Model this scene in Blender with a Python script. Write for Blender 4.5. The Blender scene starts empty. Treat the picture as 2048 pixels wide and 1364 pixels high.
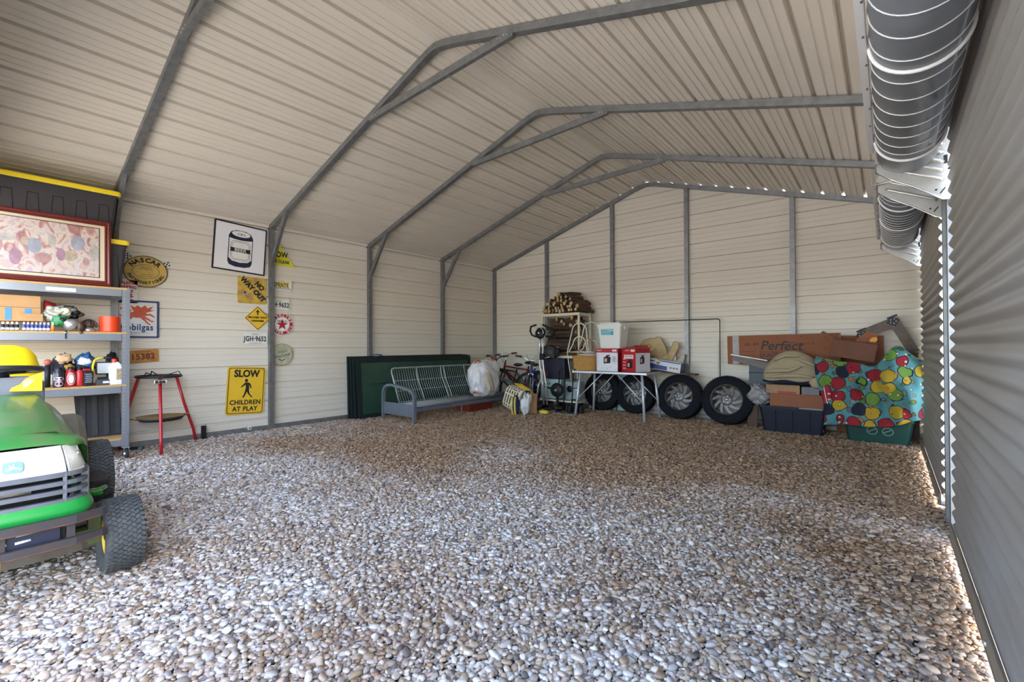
import bpy, bmesh, math, random
from mathutils import Vector, Matrix, Euler, noise
import numpy as np
PI = math.pi
rnd = random.Random(7)
SC = bpy.context.scene
COL = SC.collection

# ---------------------------------------------------------------- camera
CAM_H = 1.2
cam = bpy.data.cameras.new('camera')
camo = bpy.data.objects.new('camera', cam)
COL.objects.link(camo)
cam.sensor_fit = 'HORIZONTAL'
cam.sensor_width = 36.0
cam.lens = 913.5 / 2048 * 36.0
cam.clip_start = 0.02
cam.clip_end = 400
_yaw, _pitch, _roll = math.radians(39.45), math.radians(0.595), math.radians(-0.179)
_r = Vector((math.cos(_yaw), math.sin(_yaw), 0))
_f = Vector((-math.sin(_yaw) * math.cos(_pitch), math.cos(_yaw) * math.cos(_pitch), math.sin(_pitch)))
_u = _r.cross(_f)
_r2 = math.cos(_roll) * _r + math.sin(_roll) * _u
_u2 = -math.sin(_roll) * _r + math.cos(_roll) * _u
_m = Matrix((_r2, _u2, -_f)).transposed().to_4x4()
_m.translation = (0, 0, CAM_H)
camo.matrix_world = _m
SC.camera = camo

# ---------------------------------------------------------------- world, sun, exposure
world = bpy.data.worlds.new('world')
SC.world = world
world.use_nodes = True
wn = world.node_tree.nodes
wl = world.node_tree.links
for n in list(wn):
    wn.remove(n)
sky = wn.new('ShaderNodeTexSky')
sky.sky_type = 'NISHITA'
sky.sun_disc = False
sky.sun_elevation = math.radians(42)
sky.sun_rotation = math.radians(70)
sky.altitude = 200
sky.air_density = 1.0
sky.dust_density = 2.5
sky.ozone_density = 1.0
bg = wn.new('ShaderNodeBackground')
bg.inputs['Strength'].default_value = 0.58
wo = wn.new('ShaderNodeOutputWorld')
hs = wn.new('ShaderNodeHueSaturation')
hs.inputs['Saturation'].default_value = 0.86
wl.new(sky.outputs[0], hs.inputs['Color'])
wl.new(hs.outputs[0], bg.inputs[0])
wl.new(bg.outputs[0], wo.inputs[0])
sun = bpy.data.lights.new('sun', 'SUN')
sun.energy = 6.5
sun.angle = math.radians(0.6)
sun.color = (1.0, 0.95, 0.87)
suno = bpy.data.objects.new('sun', sun)
COL.objects.link(suno)
# the sun stands to behind the building's back right corner
_sd = Vector((math.cos(math.radians(42)) * 0.94, math.cos(math.radians(42)) * 0.34, math.sin(math.radians(42))))
suno.rotation_euler = _sd.to_track_quat('Z', 'Y').to_euler()
suno.location = (20, 10, 20)

SC.view_settings.view_transform = 'Standard'
SC.view_settings.look = 'None'
SC.view_settings.gamma = 1.0
SC.view_settings.use_curve_mapping = False
SC.view_settings.exposure = 1.74

# ---------------------------------------------------------------- materials
MATS = {}
def mat(name, col, rough=0.5, metal=0.0, var=0.0, vscale=8.0, bump=0.0, bscale=40.0, col2=None, spec=None, coat=0.0, trans=0.0, alpha=1.0, stretch=None):
    """principled material: colour, optional noise variation towards col2, optional bump"""
    if name in MATS:
        return MATS[name]
    m = bpy.data.materials.new(name)
    m.use_nodes = True
    nt = m.node_tree
    b = nt.nodes['Principled BSDF']
    b.inputs['Base Color'].default_value = (*col, 1)
    b.inputs['Roughness'].default_value = rough
    b.inputs['Metallic'].default_value = metal
    if spec is not None:
        b.inputs['Specular IOR Level'].default_value = spec
    if coat:
        b.inputs['Coat Weight'].default_value = coat
    if trans:
        b.inputs['Transmission Weight'].default_value = trans
    if alpha < 1:
        b.inputs['Alpha'].default_value = alpha
    if var or bump:
        tc = nt.nodes.new('ShaderNodeTexCoord')
        vec = tc.outputs['Object']
        if stretch:
            mp = nt.nodes.new('ShaderNodeMapping')
            mp.inputs['Scale'].default_value = stretch
            nt.links.new(vec, mp.inputs[0])
            vec = mp.outputs[0]
    if var:
        nz = nt.nodes.new('ShaderNodeTexNoise')
        nz.inputs['Scale'].default_value = vscale
        nz.inputs['Detail'].default_value = 6
        nt.links.new(vec, nz.inputs['Vector'])
        rp = nt.nodes.new('ShaderNodeValToRGB')
        rp.color_ramp.elements[0].position = 0.5 - 0.28
        rp.color_ramp.elements[1].position = 0.5 + 0.22
        c2 = col2 if col2 else tuple(max(0, c * (1 - var)) for c in col)
        rp.color_ramp.elements[0].color = (*c2, 1)
        rp.color_ramp.elements[1].color = (*col, 1)
        nt.links.new(nz.outputs['Fac'], rp.inputs[0])
        nt.links.new(rp.outputs[0], b.inputs['Base Color'])
    if bump:
        nb = nt.nodes.new('ShaderNodeTexNoise')
        nb.inputs['Scale'].default_value = bscale
        nb.inputs['Detail'].default_value = 4
        nt.links.new(vec, nb.inputs['Vector'])
        bp = nt.nodes.new('ShaderNodeBump')
        bp.inputs['Strength'].default_value = bump
        bp.inputs['Distance'].default_value = 0.01
        nt.links.new(nb.outputs['Fac'], bp.inputs['Height'])
        nt.links.new(bp.outputs[0], b.inputs['Normal'])
    MATS[name] = m
    return m

# ---------------------------------------------------------------- mesh builder
class MB:
    def __init__(self):
        self.v, self.f, self.s = [], [], []
    def add(self, vs, fs, smooth=False, M=None):
        o = len(self.v)
        for p in vs:
            p = Vector(p)
            self.v.append(M @ p if M else p)
        for q in fs:
            self.f.append(tuple(i + o for i in q))
            self.s.append(smooth)
        return self
    def box(self, c, s, rot=None, ch=0.0):
        """box with centre c, size s, optional euler rot, optional chamfer ch (vertical-ish edges all)"""
        M = Matrix.Translation(Vector(c))
        if rot:
            M = M @ Euler(rot).to_matrix().to_4x4()
        hx, hy, hz = s[0] / 2, s[1] / 2, s[2] / 2
        if ch <= 0:
            vs = [(x, y, z) for z in (-hz, hz) for y in (-hy, hy) for x in (-hx, hx)]
            fs = [(0, 2, 3, 1), (4, 5, 7, 6), (0, 1, 5, 4), (2, 6, 7, 3), (0, 4, 6, 2), (1, 3, 7, 5)]
            return self.add(vs, fs, False, M)
        c_ = min(ch, hx * 0.95, hy * 0.95, hz * 0.95)
        bm = bmesh.new()
        bmesh.ops.create_cube(bm, size=1.0)
        for v in bm.verts:
            v.co = Vector((v.co.x * s[0], v.co.y * s[1], v.co.z * s[2]))
        bmesh.ops.bevel(bm, geom=bm.edges[:], offset=c_, segments=2, profile=0.6, affect='EDGES')
        bm.verts.index_update()
        self.add([v.co.copy() for v in bm.verts], [tuple(v.index for v in f.verts) for f in bm.faces], False, M)
        bm.free()
        return self
    def tube(self, pts, r, n=8, closed=False, cap=True, smooth=True, rs=None, flat=None):
        """round tube along pts; flat=(w,h) makes it a rectangular bar"""
        pts = [Vector(p) for p in pts]
        k = len(pts)
        up = None
        rings = []
        for i, p in enumerate(pts):
            if closed:
                d = (pts[(i + 1) % k] - pts[i - 1])
            elif i == 0:
                d = pts[1] - p
            elif i == k - 1:
                d = p - pts[i - 1]
            else:
                d = (pts[i + 1] - p).normalized() + (p - pts[i - 1]).normalized()
            if d.length < 1e-9:
                d = Vector((0, 0, 1))
            d.normalize()
            if up is None:
                up = Vector((0, 0, 1)) if abs(d.z) < 0.95 else Vector((1, 0, 0))
            a = d.cross(up)
            if a.length < 1e-6:
                a = d.orthogonal()
            a.normalize()
            b = a.cross(d).normalized()
            up = b
            rr = rs[i] if rs else r
            if flat:
                ring = [p + a * sx * flat[0] / 2 + b * sy * flat[1] / 2 for sx, sy in ((-1, -1), (1, -1), (1, 1), (-1, 1))]
            else:
                ring = [p + (a * math.cos(2 * PI * j / n) + b * math.sin(2 * PI * j / n)) * rr for j in range(n)]
            rings.append(ring)
        n = len(rings[0])
        vs = [q for ring in rings for q in ring]
        fs = []
        for i in range(k if closed else k - 1):
            i2 = (i + 1) % k
            for j in range(n):
                j2 = (j + 1) % n
                fs.append((i * n + j, i * n + j2, i2 * n + j2, i2 * n + j))
        self.add(vs, fs, smooth and not flat)
        if cap and not closed:
            o = len(self.v) - len(vs)
            self.f.append(tuple(o + j for j in reversed(range(n)))); self.s.append(False)
            self.f.append(tuple(o + (k - 1) * n + j for j in range(n))); self.s.append(False)
        return self
    def cyl(self, p0, p1, r, n=16, r2=None):
        return self.tube([p0, p1], r, n, rs=[r, r if r2 is None else r2])
    def lathe(self, prof, n=24, M=None, smooth=True):
        """prof: list of (radius, z) revolved about local z"""
        vs, fs = [], []
        for (r, z) in prof:
            for j in range(n):
                a = 2 * PI * j / n
                vs.append((r * math.cos(a), r * math.sin(a), z))
        for i in range(len(prof) - 1):
            for j in range(n):
                j2 = (j + 1) % n
                fs.append((i * n + j, i * n + j2, (i + 1) * n + j2, (i + 1) * n + j))
        return self.add(vs, fs, smooth, M)
    def prism(self, poly, z0, z1, M=None):
        """polygon in local xy extruded z0..z1"""
        n = len(poly)
        a = sum(poly[i][0] * poly[(i + 1) % n][1] - poly[(i + 1) % n][0] * poly[i][1] for i in range(n))
        if a < 0:
            poly = poly[::-1]
        vs = [(x, y, z0) for x, y in poly] + [(x, y, z1) for x, y in poly]
        fs = [tuple(reversed(range(n))), tuple(range(n, 2 * n))]
        fs += [(i, (i + 1) % n, n + (i + 1) % n, n + i) for i in range(n)]
        return self.add(vs, fs, False, M)
    def ell(self, c, s, n=16, m=10, M=None, fn=None):
        """ellipsoid, radii s; fn(dir)->scale lets it be lumpy"""
        vs, fs = [], []
        for i in range(m + 1):
            t = PI * i / m
            for j in range(n):
                a = 2 * PI * j / n
                d = Vector((math.sin(t) * math.cos(a), math.sin(t) * math.sin(a), math.cos(t)))
                k = fn(d) if fn else 1.0
                vs.append((c[0] + d.x * s[0] * k, c[1] + d.y * s[1] * k, c[2] + d.z * s[2] * k))
        for i in range(m):
            for j in range(n):
                j2 = (j + 1) % n
                fs.append((i * n + j, (i + 1) * n + j, (i + 1) * n + j2, i * n + j2))
        return self.add(vs, fs, True, M)
    def grid(self, fn, nu, nv, smooth=True):
        vs = [fn(i / nu, j / nv) for j in range(nv + 1) for i in range(nu + 1)]
        fs = [(j * (nu + 1) + i, j * (nu + 1) + i + 1, (j + 1) * (nu + 1) + i + 1, (j + 1) * (nu + 1) + i) for j in range(nv) for i in range(nu)]
        return self.add(vs, fs, smooth)
    def loft(self, rings, smooth=True, cap=True, closed=True):
        n = len(rings[0])
        o = len(self.v)
        vs = [p for r in rings for p in r]
        fs = []
        for i in range(len(rings) - 1):
            for j in range(n if closed else n - 1):
                j2 = (j + 1) % n
                fs.append((i * n + j, i * n + j2, (i + 1) * n + j2, (i + 1) * n + j))
        self.add(vs, fs, smooth)
        if cap:
            self.f.append(tuple(o + j for j in reversed(range(n)))); self.s.append(False)
            self.f.append(tuple(o + (len(rings) - 1) * n + j for j in range(n))); self.s.append(False)
        return self
    def text(self, s, size, M, depth=0.0015, sx=1.0, bold=0.0, align='CENTER', spacing=1.0):
        me = text_mesh(s, size, depth, bold, align, spacing)
        S = Matrix.Diagonal((sx, 1, 1, 1))
        self.add([S @ Vector(c) for c in me[0]], me[1], False, M)
        return self
    def mesh(self, name, m):
        me = bpy.data.meshes.new(name)
        me.from_pydata([tuple(p) for p in self.v], [], self.f)
        me.polygons.foreach_set('use_smooth', self.s)
        if m is not None:
            me.materials.append(m)
        me.update()
        return me
    def build(self, name, m, parent=None, weld=True, fixn=True):
        me = self.mesh(name, m)
        if fixn:
            bm = bmesh.new()
            bm.from_mesh(me)
            bmesh.ops.recalc_face_normals(bm, faces=bm.faces)
            bm.to_mesh(me)
            bm.free()
        o = bpy.data.objects.new(name, me)
        COL.objects.link(o)
        if parent is not None:
            o.parent = parent
        return o

_TXT = {}
def text_mesh(s, size, depth, bold, align, spacing):
    k = (s, size, depth, bold, align, spacing)
    if k in _TXT:
        return _TXT[k]
    cu = bpy.data.curves.new('t', 'FONT')
    cu.body = s
    cu.size = size
    cu.extrude = depth
    cu.offset = bold
    cu.align_x = align
    cu.align_y = 'CENTER'
    cu.space_character = spacing
    cu.resolution_u = 3
    o = bpy.data.objects.new('t', cu)
    COL.objects.link(o)
    dg = bpy.context.evaluated_depsgraph_get()
    me = o.evaluated_get(dg).to_mesh()
    r = ([v.co.copy() for v in me.vertices], [tuple(p.vertices) for p in me.polygons])
    o.evaluated_get(dg).to_mesh_clear()
    bpy.data.objects.remove(o)
    bpy.data.curves.remove(cu)
    _TXT[k] = r
    return r

def tag(o, label, cat=None, group=None, kind=None):
    if label:
        o['label'] = label
    if cat:
        o['category'] = cat
    if group:
        o['group'] = group
    if kind:
        o['kind'] = kind
    return o
def thing(name, label, cat, loc=(0, 0, 0), rz=0.0, group=None, kind=None):
    o = bpy.data.objects.new(name, None)
    o.empty_display_size = 0.1
    COL.objects.link(o)
    o.location = loc
    o.rotation_euler = (0, 0, rz)
    return tag(o, label, cat, group, kind)
def children(o):
    return [c for c in o.children]
def dup(root, loc=None, rot=None, label=None, scale=None):
    r = root.copy(); COL.objects.link(r)
    if loc is not None: r.location = loc
    if rot is not None: r.rotation_euler = rot
    if scale is not None: r.scale = scale
    if label: r['label'] = label
    for ch in list(root.children):
        c = ch.copy(); COL.objects.link(c); c.parent = r
        for g in list(ch.children):
            d = g.copy(); COL.objects.link(d); d.parent = c
    return r
def arc(c, r, a0, a1, n, ax='xz', r2=None):
    """points on an arc; ax picks the plane"""
    out = []
    for i in range(n + 1):
        a = a0 + (a1 - a0) * i / n
        u, w = r * math.cos(a), (r if r2 is None else r2) * math.sin(a)
        if ax == 'xz': out.append((c[0] + u, c[1], c[2] + w))
        elif ax == 'yz': out.append((c[0], c[1] + u, c[2] + w))
        else: out.append((c[0] + u, c[1] + w, c[2]))
    return out
def lump(seed, amp, fr=2.2, box=0):
    """crumpled radius for ell(): folds and dents, optionally squared towards a box"""
    off = Vector((seed * 1.73, seed * 0.91, seed * 2.37))
    def fn(d):
        k = 1 + amp * (1.1 * noise.noise(d * fr + off) + 1.0 * (0.3 - abs(noise.noise(d * fr * 2.0 + off * 1.3))) + 0.45 * noise.noise(d * fr * 4.3 + off))
        if box:
            k /= (abs(d.x) ** box + abs(d.y) ** box + abs(d.z) ** box) ** (1 / box)
        return k
    return fn
# frames for flat print: a matrix whose local x runs along a wall, local y up, local z out of it
def MX(x, y, z, tilt=0.0, roll=0.0):      # on a plane facing +X (left wall): reading direction is +Y
    return Matrix.Translation((x, y, z)) @ Matrix(((0, 0, 1, 0), (1, 0, 0, 0), (0, 1, 0, 0), (0, 0, 0, 1))) @ Matrix.Rotation(tilt, 4, 'X') @ Matrix.Rotation(roll, 4, 'Z')
def MY(x, y, z, tilt=0.0, roll=0.0):      # on a plane facing -Y (back wall): reading direction is +X
    return Matrix.Translation((x, y, z)) @ Matrix(((1, 0, 0, 0), (0, 0, -1, 0), (0, 1, 0, 0), (0, 0, 0, 1))) @ Matrix.Rotation(tilt, 4, 'X') @ Matrix.Rotation(roll, 4, 'Z')
# ================================================================ the setting
XL, XR, YB, YF = -7.0, 0.34, 7.88, -0.05
RX, RZ = -3.33, 4.135           # ridge of the frames' upper side
def roof_z(x):
    return RZ - 0.319 * (RX - x) if x < RX else RZ - 0.300 * (x - RX)
cream = mat('cream_painted_steel', (0.74, 0.685, 0.59), 0.42, 0.0, var=0.10, vscale=1.3, bump=0.02, bscale=3, stretch=(0.25, 0.25, 1.0))
roofpaint = mat('roof_painted_steel', (0.70, 0.64, 0.545), 0.36, 0.0, var=0.10, vscale=1.1, stretch=(1, 0.2, 1))
galv = mat('galvanized_steel', (0.30, 0.31, 0.32), 0.46, 0.75, var=0.35, vscale=14, bump=0.03, bscale=60)
galv_bright = mat('bright_zinc_steel', (0.58, 0.58, 0.56), 0.35, 0.7, var=0.15, vscale=20)
dirt = mat('dark_soil', (0.045, 0.036, 0.028), 0.95, var=0.4, vscale=12)
screwm = mat('screw_steel', (0.12, 0.12, 0.12), 0.5, 0.6)

# ---- floor: soil bed, loose pebbles (the largest 300 as objects, the rest as stuff), pale ground outside
fl = MB()
fl.box((-3.3, 3.6, -0.045), (7.6, 8.8, 0.06))
floor = tag(fl.build('floor', dirt), 'gravel floor of rounded river pebbles in grey, tan and brown', None, kind='structure')
og = MB()
og.grid(lambda u, v: (-60 + 120 * u, -60 + 120 * v, -0.10), 24, 24, False)
outm = mat('pale_outdoor_gravel', (0.56, 0.52, 0.46), 0.95, var=0.35, vscale=0.8)
tag(og.build('ground', outm, fixn=False), 'pale gravel yard outside the building', None, kind='structure')

def pebble_mat():
    m = bpy.data.materials.new('river_pebble')
    m.use_nodes = True
    nt = m.node_tree; N = nt.nodes; L = nt.links
    b = N['Principled BSDF']
    oi = N.new('ShaderNodeObjectInfo')
    rp = N.new('ShaderNodeValToRGB')
    cr = rp.color_ramp
    cr.interpolation = 'CONSTANT'
    cols = [(0.56, 0.54, 0.52), (0.44, 0.37, 0.30), (0.64, 0.62, 0.60), (0.40, 0.32, 0.24), (0.52, 0.49, 0.47), (0.56, 0.46, 0.36),
            (0.30, 0.27, 0.26), (0.68, 0.64, 0.59), (0.46, 0.37, 0.28), (0.46, 0.44, 0.45), (0.56, 0.47, 0.40), (0.15, 0.13, 0.13),
            (0.55, 0.50, 0.49), (0.38, 0.28, 0.20), (0.74, 0.72, 0.70), (0.34, 0.24, 0.16), (0.50, 0.40, 0.36), (0.62, 0.58, 0.56)]
    pos = [i / len(cols) for i in range(len(cols))]
    cr.elements[0].position = 0; cr.elements[0].color = (*cols[0], 1)
    cr.elements[1].position = pos[1]; cr.elements[1].color = (*cols[1], 1)
    for p, c in zip(pos[2:], cols[2:]):
        e = cr.elements.new(p); e.color = (*c, 1)
    L.new(oi.outputs['Random'], rp.inputs[0])
    # brown stained patches; a Y ramp paints the dimmer rear light into the colour
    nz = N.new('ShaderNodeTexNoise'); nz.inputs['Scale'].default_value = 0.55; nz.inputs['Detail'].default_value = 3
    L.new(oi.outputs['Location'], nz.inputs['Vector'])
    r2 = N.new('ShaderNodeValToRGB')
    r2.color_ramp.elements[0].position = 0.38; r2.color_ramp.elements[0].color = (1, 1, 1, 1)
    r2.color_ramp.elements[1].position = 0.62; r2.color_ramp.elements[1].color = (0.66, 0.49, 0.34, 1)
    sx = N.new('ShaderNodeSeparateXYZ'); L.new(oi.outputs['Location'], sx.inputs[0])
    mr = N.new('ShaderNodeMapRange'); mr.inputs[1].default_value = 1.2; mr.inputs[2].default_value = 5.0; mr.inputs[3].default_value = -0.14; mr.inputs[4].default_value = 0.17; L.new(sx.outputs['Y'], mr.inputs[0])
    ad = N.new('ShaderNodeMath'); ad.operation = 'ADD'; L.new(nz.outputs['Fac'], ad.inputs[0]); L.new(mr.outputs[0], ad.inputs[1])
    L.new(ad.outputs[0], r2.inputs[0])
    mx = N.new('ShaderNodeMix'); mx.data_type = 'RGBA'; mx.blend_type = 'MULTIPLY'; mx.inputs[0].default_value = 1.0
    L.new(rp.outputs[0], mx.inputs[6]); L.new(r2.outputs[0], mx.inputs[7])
    tc = N.new('ShaderNodeTexCoord')
    n2 = N.new('ShaderNodeTexNoise'); n2.inputs['Scale'].default_value = 60; n2.inputs['Detail'].default_value = 5
    L.new(tc.outputs['Object'], n2.inputs['Vector'])
    r3 = N.new('ShaderNodeValToRGB')
    r3.color_ramp.elements[0].position = 0.3; r3.color_ramp.elements[0].color = (0.78, 0.76, 0.74, 1)
    r3.color_ramp.elements[1].position = 0.7; r3.color_ramp.elements[1].color = (1.12, 1.1, 1.08, 1)
    L.new(n2.outputs['Fac'], r3.inputs[0])
    m2 = N.new('ShaderNodeMix'); m2.data_type = 'RGBA'; m2.blend_type = 'MULTIPLY'; m2.inputs[0].default_value = 1.0
    L.new(mx.outputs[2], m2.inputs[6]); L.new(r3.outputs[0], m2.inputs[7])
    L.new(m2.outputs[2], b.inputs['Base Color'])
    b.inputs['Roughness'].default_value = 0.62
    return m
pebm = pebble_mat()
PEB = []
for k in range(9):
    bm = bmesh.new()
    bmesh.ops.create_icosphere(bm, subdivisions=2, radius=1.0)
    fn = lump(100 + k, 0.16 + 0.02 * (k % 3), 0.9)
    ax = (0.0116 + 0.0019 * (k % 3), 0.0080 + 0.0011 * ((k * 2) % 4), 0.0048 + 0.0008 * ((k * 5) % 3))
    for v in bm.verts:
        d = v.co.normalized(); s = fn(d)
        q = lambda t: math.copysign(abs(t) ** 0.86, t)
        v.co = Vector((q(d.x) * ax[0], q(d.y) * ax[1], q(d.z) * ax[2])) * s
    for f in bm.faces: f.smooth = True
    me = bpy.data.meshes.new('pebble'); bm.to_mesh(me); bm.free()
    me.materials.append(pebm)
    PEB.append(me)
g = np.random.default_rng(3)
def scatter(x0, x1, y0, y1, sp, jit):
    nx, ny = int((x1 - x0) / sp), int((y1 - y0) / (sp * 0.866))
    ii, jj = np.meshgrid(np.arange(nx), np.arange(ny))
    x = x0 + (ii + 0.5 * (jj % 2)) * sp + g.normal(0, jit, ii.shape)
    y = y0 + jj * sp * 0.866 + g.normal(0, jit, ii.shape)
    return np.stack([x.ravel(), y.ravel()], 1)
low = scatter(XL, 0.46, -0.5, YB, 0.0166, 0.004)
up = scatter(XL, 0.46, -0.5, YB, 0.0275, 0.0085)
P = np.concatenate([np.c_[low, g.uniform(-0.012, -0.007, len(low))], np.c_[up, g.uniform(-0.004, 0.004, len(up))]])
nP = len(P)
big = np.r_[np.zeros(len(low)), np.ones(len(up))]
S = np.clip(g.lognormal(-0.05, 0.27, nP), 0.55, 1.9) * (0.92 + 0.16 * big)
giant = g.random(nP) < 0.012
S[giant] *= 1.5
tl = np.where(big > 0, 0.24, 0.20)
RXn, RYn, RZn = g.normal(0, 1, nP) * tl, g.normal(0, 1, nP) * tl, g.uniform(0, 2 * PI, nP)
IDX = g.integers(0, 9, nP)
# nearest 300 that the photograph shows: inside the camera's floor footprint
dirv = P[:, :2]
ang = np.degrees(np.arctan2(-dirv[:, 0], dirv[:, 1]))         # left of +Y
depth = dirv @ np.array([-math.sin(_yaw), math.cos(_yaw)])
inview = (depth > 1.66) & (np.abs(ang - 39.45) < 46.5) & (P[:, 0] < 0.24)
sc = np.where(inview & (big > 0), S / np.maximum(depth, 0.1), 0)
near = np.argsort(-sc)[:290]
isnear = np.zeros(nP, bool); isnear[near] = True
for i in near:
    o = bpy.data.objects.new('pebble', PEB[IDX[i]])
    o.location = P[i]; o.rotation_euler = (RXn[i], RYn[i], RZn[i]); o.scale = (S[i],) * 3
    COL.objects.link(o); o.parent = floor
# all others: instances on a point cloud, one stuff object
K = ~isnear
me = bpy.data.meshes.new('gravel')
me.vertices.add(int(K.sum()))
me.vertices.foreach_set('co', P[K].astype(np.float32).ravel())
for nm, arr, ty in (('rot', np.stack([RXn, RYn, RZn], 1)[K], 'FLOAT_VECTOR'), ('scl', S[K], 'FLOAT'), ('idx', IDX[K], 'INT')):
    at = me.attributes.new(nm, ty, 'POINT')
    at.data.foreach_set('vector' if ty == 'FLOAT_VECTOR' else 'value', (arr.astype(np.int32) if ty == 'INT' else arr.astype(np.float32)).ravel())
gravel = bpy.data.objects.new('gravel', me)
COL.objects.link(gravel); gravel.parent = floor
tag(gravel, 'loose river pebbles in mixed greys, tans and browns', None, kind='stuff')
pc = bpy.data.collections.new('pebble_shapes')
for k, m_ in enumerate(PEB):
    pc.objects.link(bpy.data.objects.new('pebble_shape_%02d' % k, m_))
ng = bpy.data.node_groups.new('gravel_nodes', 'GeometryNodeTree')
ng.interface.new_socket('Geometry', in_out='INPUT', socket_type='NodeSocketGeometry')
ng.interface.new_socket('Geometry', in_out='OUTPUT', socket_type='NodeSocketGeometry')
gi, go = ng.nodes.new('NodeGroupInput'), ng.nodes.new('NodeGroupOutput')
ci = ng.nodes.new('GeometryNodeCollectionInfo'); ci.inputs['Collection'].default_value = pc
ci.inputs['Separate Children'].default_value = True; ci.inputs['Reset Children'].default_value = True
ip = ng.nodes.new('GeometryNodeInstanceOnPoints'); ip.inputs['Pick Instance'].default_value = True
def named(nm, ty):
    n = ng.nodes.new('GeometryNodeInputNamedAttribute'); n.data_type = ty; n.inputs[0].default_value = nm
    return n.outputs[0]
e2r = ng.nodes.new('FunctionNodeEulerToRotation')
ng.links.new(named('rot', 'FLOAT_VECTOR'), e2r.inputs[0])
ng.links.new(gi.outputs[0], ip.inputs['Points'])
ng.links.new(ci.outputs[0], ip.inputs['Instance'])
ng.links.new(named('idx', 'INT'), ip.inputs['Instance Index'])
ng.links.new(e2r.outputs[0], ip.inputs['Rotation'])
ng.links.new(named('scl', 'FLOAT'), ip.inputs['Scale'])
ng.links.new(ip.outputs[0], go.inputs[0])
md = gravel.modifiers.new('scatter', 'NODES'); md.node_group = ng

# ---- ribbed steel sheets. Profile of one rib pitch: (along, outward)
PROF = [(0.0, 0.0), (0.002, 0.030), (0.024, 0.030), (0.030, 0.0), (0.098, 0.0), (0.102, 0.0035), (0.112, 0.0035), (0.116, 0.0),
        (0.170, 0.0), (0.174, 0.0035), (0.184, 0.0035), (0.188, 0.0), (0.250, 0.0)]
def strip(pts0, pts1):
    m = MB()
    n = len(pts0)
    m.add(list(pts0) + list(pts1), [(i, i + 1, n + i + 1, n + i) for i in range(n - 1)], False)
    return m
wall_left = tag(thing('wall_left', None, None), 'left wall of cream ribbed steel siding', None, kind='structure')
z0 = 0.146 - 0.2515
k = 0
while True:
    zb = z0 + 0.2515 * k; k += 1
    if zb > 2.93: break
    pr = [(XL - 0.002 - d, min(max(zb + s * 1.006, 0.0), 2.955)) for s, d in PROF]
    strip([(x, YF, z) for x, z in pr], [(x, YB, z) for x, z in pr]).build('siding_panel', cream, wall_left, fixn=False)
wall_back = tag(thing('wall_back', None, None), 'back gable wall of cream ribbed steel siding', None, kind='structure')
z0 = 1.640 - 0.2485 * 7
k = 0
while True:
    zb = z0 + 0.2485 * k; k += 1
    if zb > 4.1: break
    A, B = [], []
    for s, d in PROF:
        z = min(max(zb + s * 0.994, 0.0), RZ - 0.01)
        xa = max(XL, RX - (RZ - z) / 0.319 ) if z > roof_z(XL) else XL
        xb = min(XR + 0.03, RX + (RZ - z) / 0.300) if z > roof_z(XR) else XR + 0.03
        A.append((xa, YB + d, z)); B.append((xb, YB + d, z))
    strip(A, B).build('siding_panel', cream, wall_back, fixn=False)
RPROF = [(0.0, 0.0), (0.003, 0.030), (0.030, 0.030), (0.040, 0.0)] + [(0.092, 0.0), (0.095, 0.006), (0.108, 0.006), (0.111, 0.0), (0.160, 0.0), (0.163, 0.006), (0.176, 0.006), (0.179, 0.0), (0.250, 0.0)]
# unseen front gable added above the open bay to dim the near ceiling
wall_front_blocker = tag(thing('wall_front_blocker', None, None), 'unseen front gable added above the open bay to shade the ceiling', None, kind='structure')
m = MB(); m.prism([(XL, 2.62), (XR + 0.1, 2.62), (XR + 0.1, roof_z(XR + 0.1)), (RX, RZ), (XL, roof_z(XL))], -0.01, 0.01, Matrix.Translation((0, YF, 0)) @ Matrix(((1, 0, 0, 0), (0, 0, -1, 0), (0, 1, 0, 0), (0, 0, 0, 1)))); m.build('blocker_panel', cream, wall_front_blocker)
# ---- ceiling: strips run along the building
ceiling = tag(thing('ceiling', None, None), 'underside of the cream ribbed steel roof', None, kind='structure')
for side in (0, 1):
    sl = 0.319 if side == 0 else 0.300
    ca = 1 / math.sqrt(1 + sl * sl)
    for k in range(16):
        A, B = [], []
        for s, d in RPROF:
            t = 0.02 + 0.25 * k + (0.25 - s)            # distance down the slope from the ridge
            if k == 0 and s == 0.25: t = 0.0
            x = RX - t * ca if side == 0 else RX + t * ca
            z = RZ + 0.004 - t * ca * sl + d * 1.3 * ca
            x += (-d if side == 0 else d) * 1.3 * ca * sl * 0.5
            A.append((x, YF - 0.05, z)); B.append((x, YB + 0.035, z))
        strip(A, B).build('roof_panel', roofpaint, ceiling, fixn=False)

# ---- steel frames
TW = 0.064
def bar(m, a, b, w=TW, h=TW):
    return m.tube([a, b], 0, flat=(w, h))
def channel(m, p0, p1, nrm, w=0.07, d=0.04):
    """open C-section from p0 to p1, web towards nrm"""
    p0, p1, nrm = Vector(p0), Vector(p1), Vector(nrm).normalized()
    t = (p1 - p0).normalized(); s = t.cross(nrm).normalized()
    pr = [(-w / 2, -d), (-w / 2, 0), (w / 2, 0), (w / 2, -d), (w / 2 - 0.003, -d), (w / 2 - 0.003, -0.003), (-w / 2 + 0.003, -0.003), (-w / 2 + 0.003, -d)]
    m.loft([[p0 + s * a + nrm * b for a, b in pr], [p1 + s * a + nrm * b for a, b in pr]], smooth=False, cap=False)
    return m
def screws(m, pts, nrm, r=0.006):
    nrm = Vector(nrm).normalized()
    for p in pts:
        m.cyl(Vector(p), Vector(p) + nrm * 0.006, r, 6)
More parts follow.
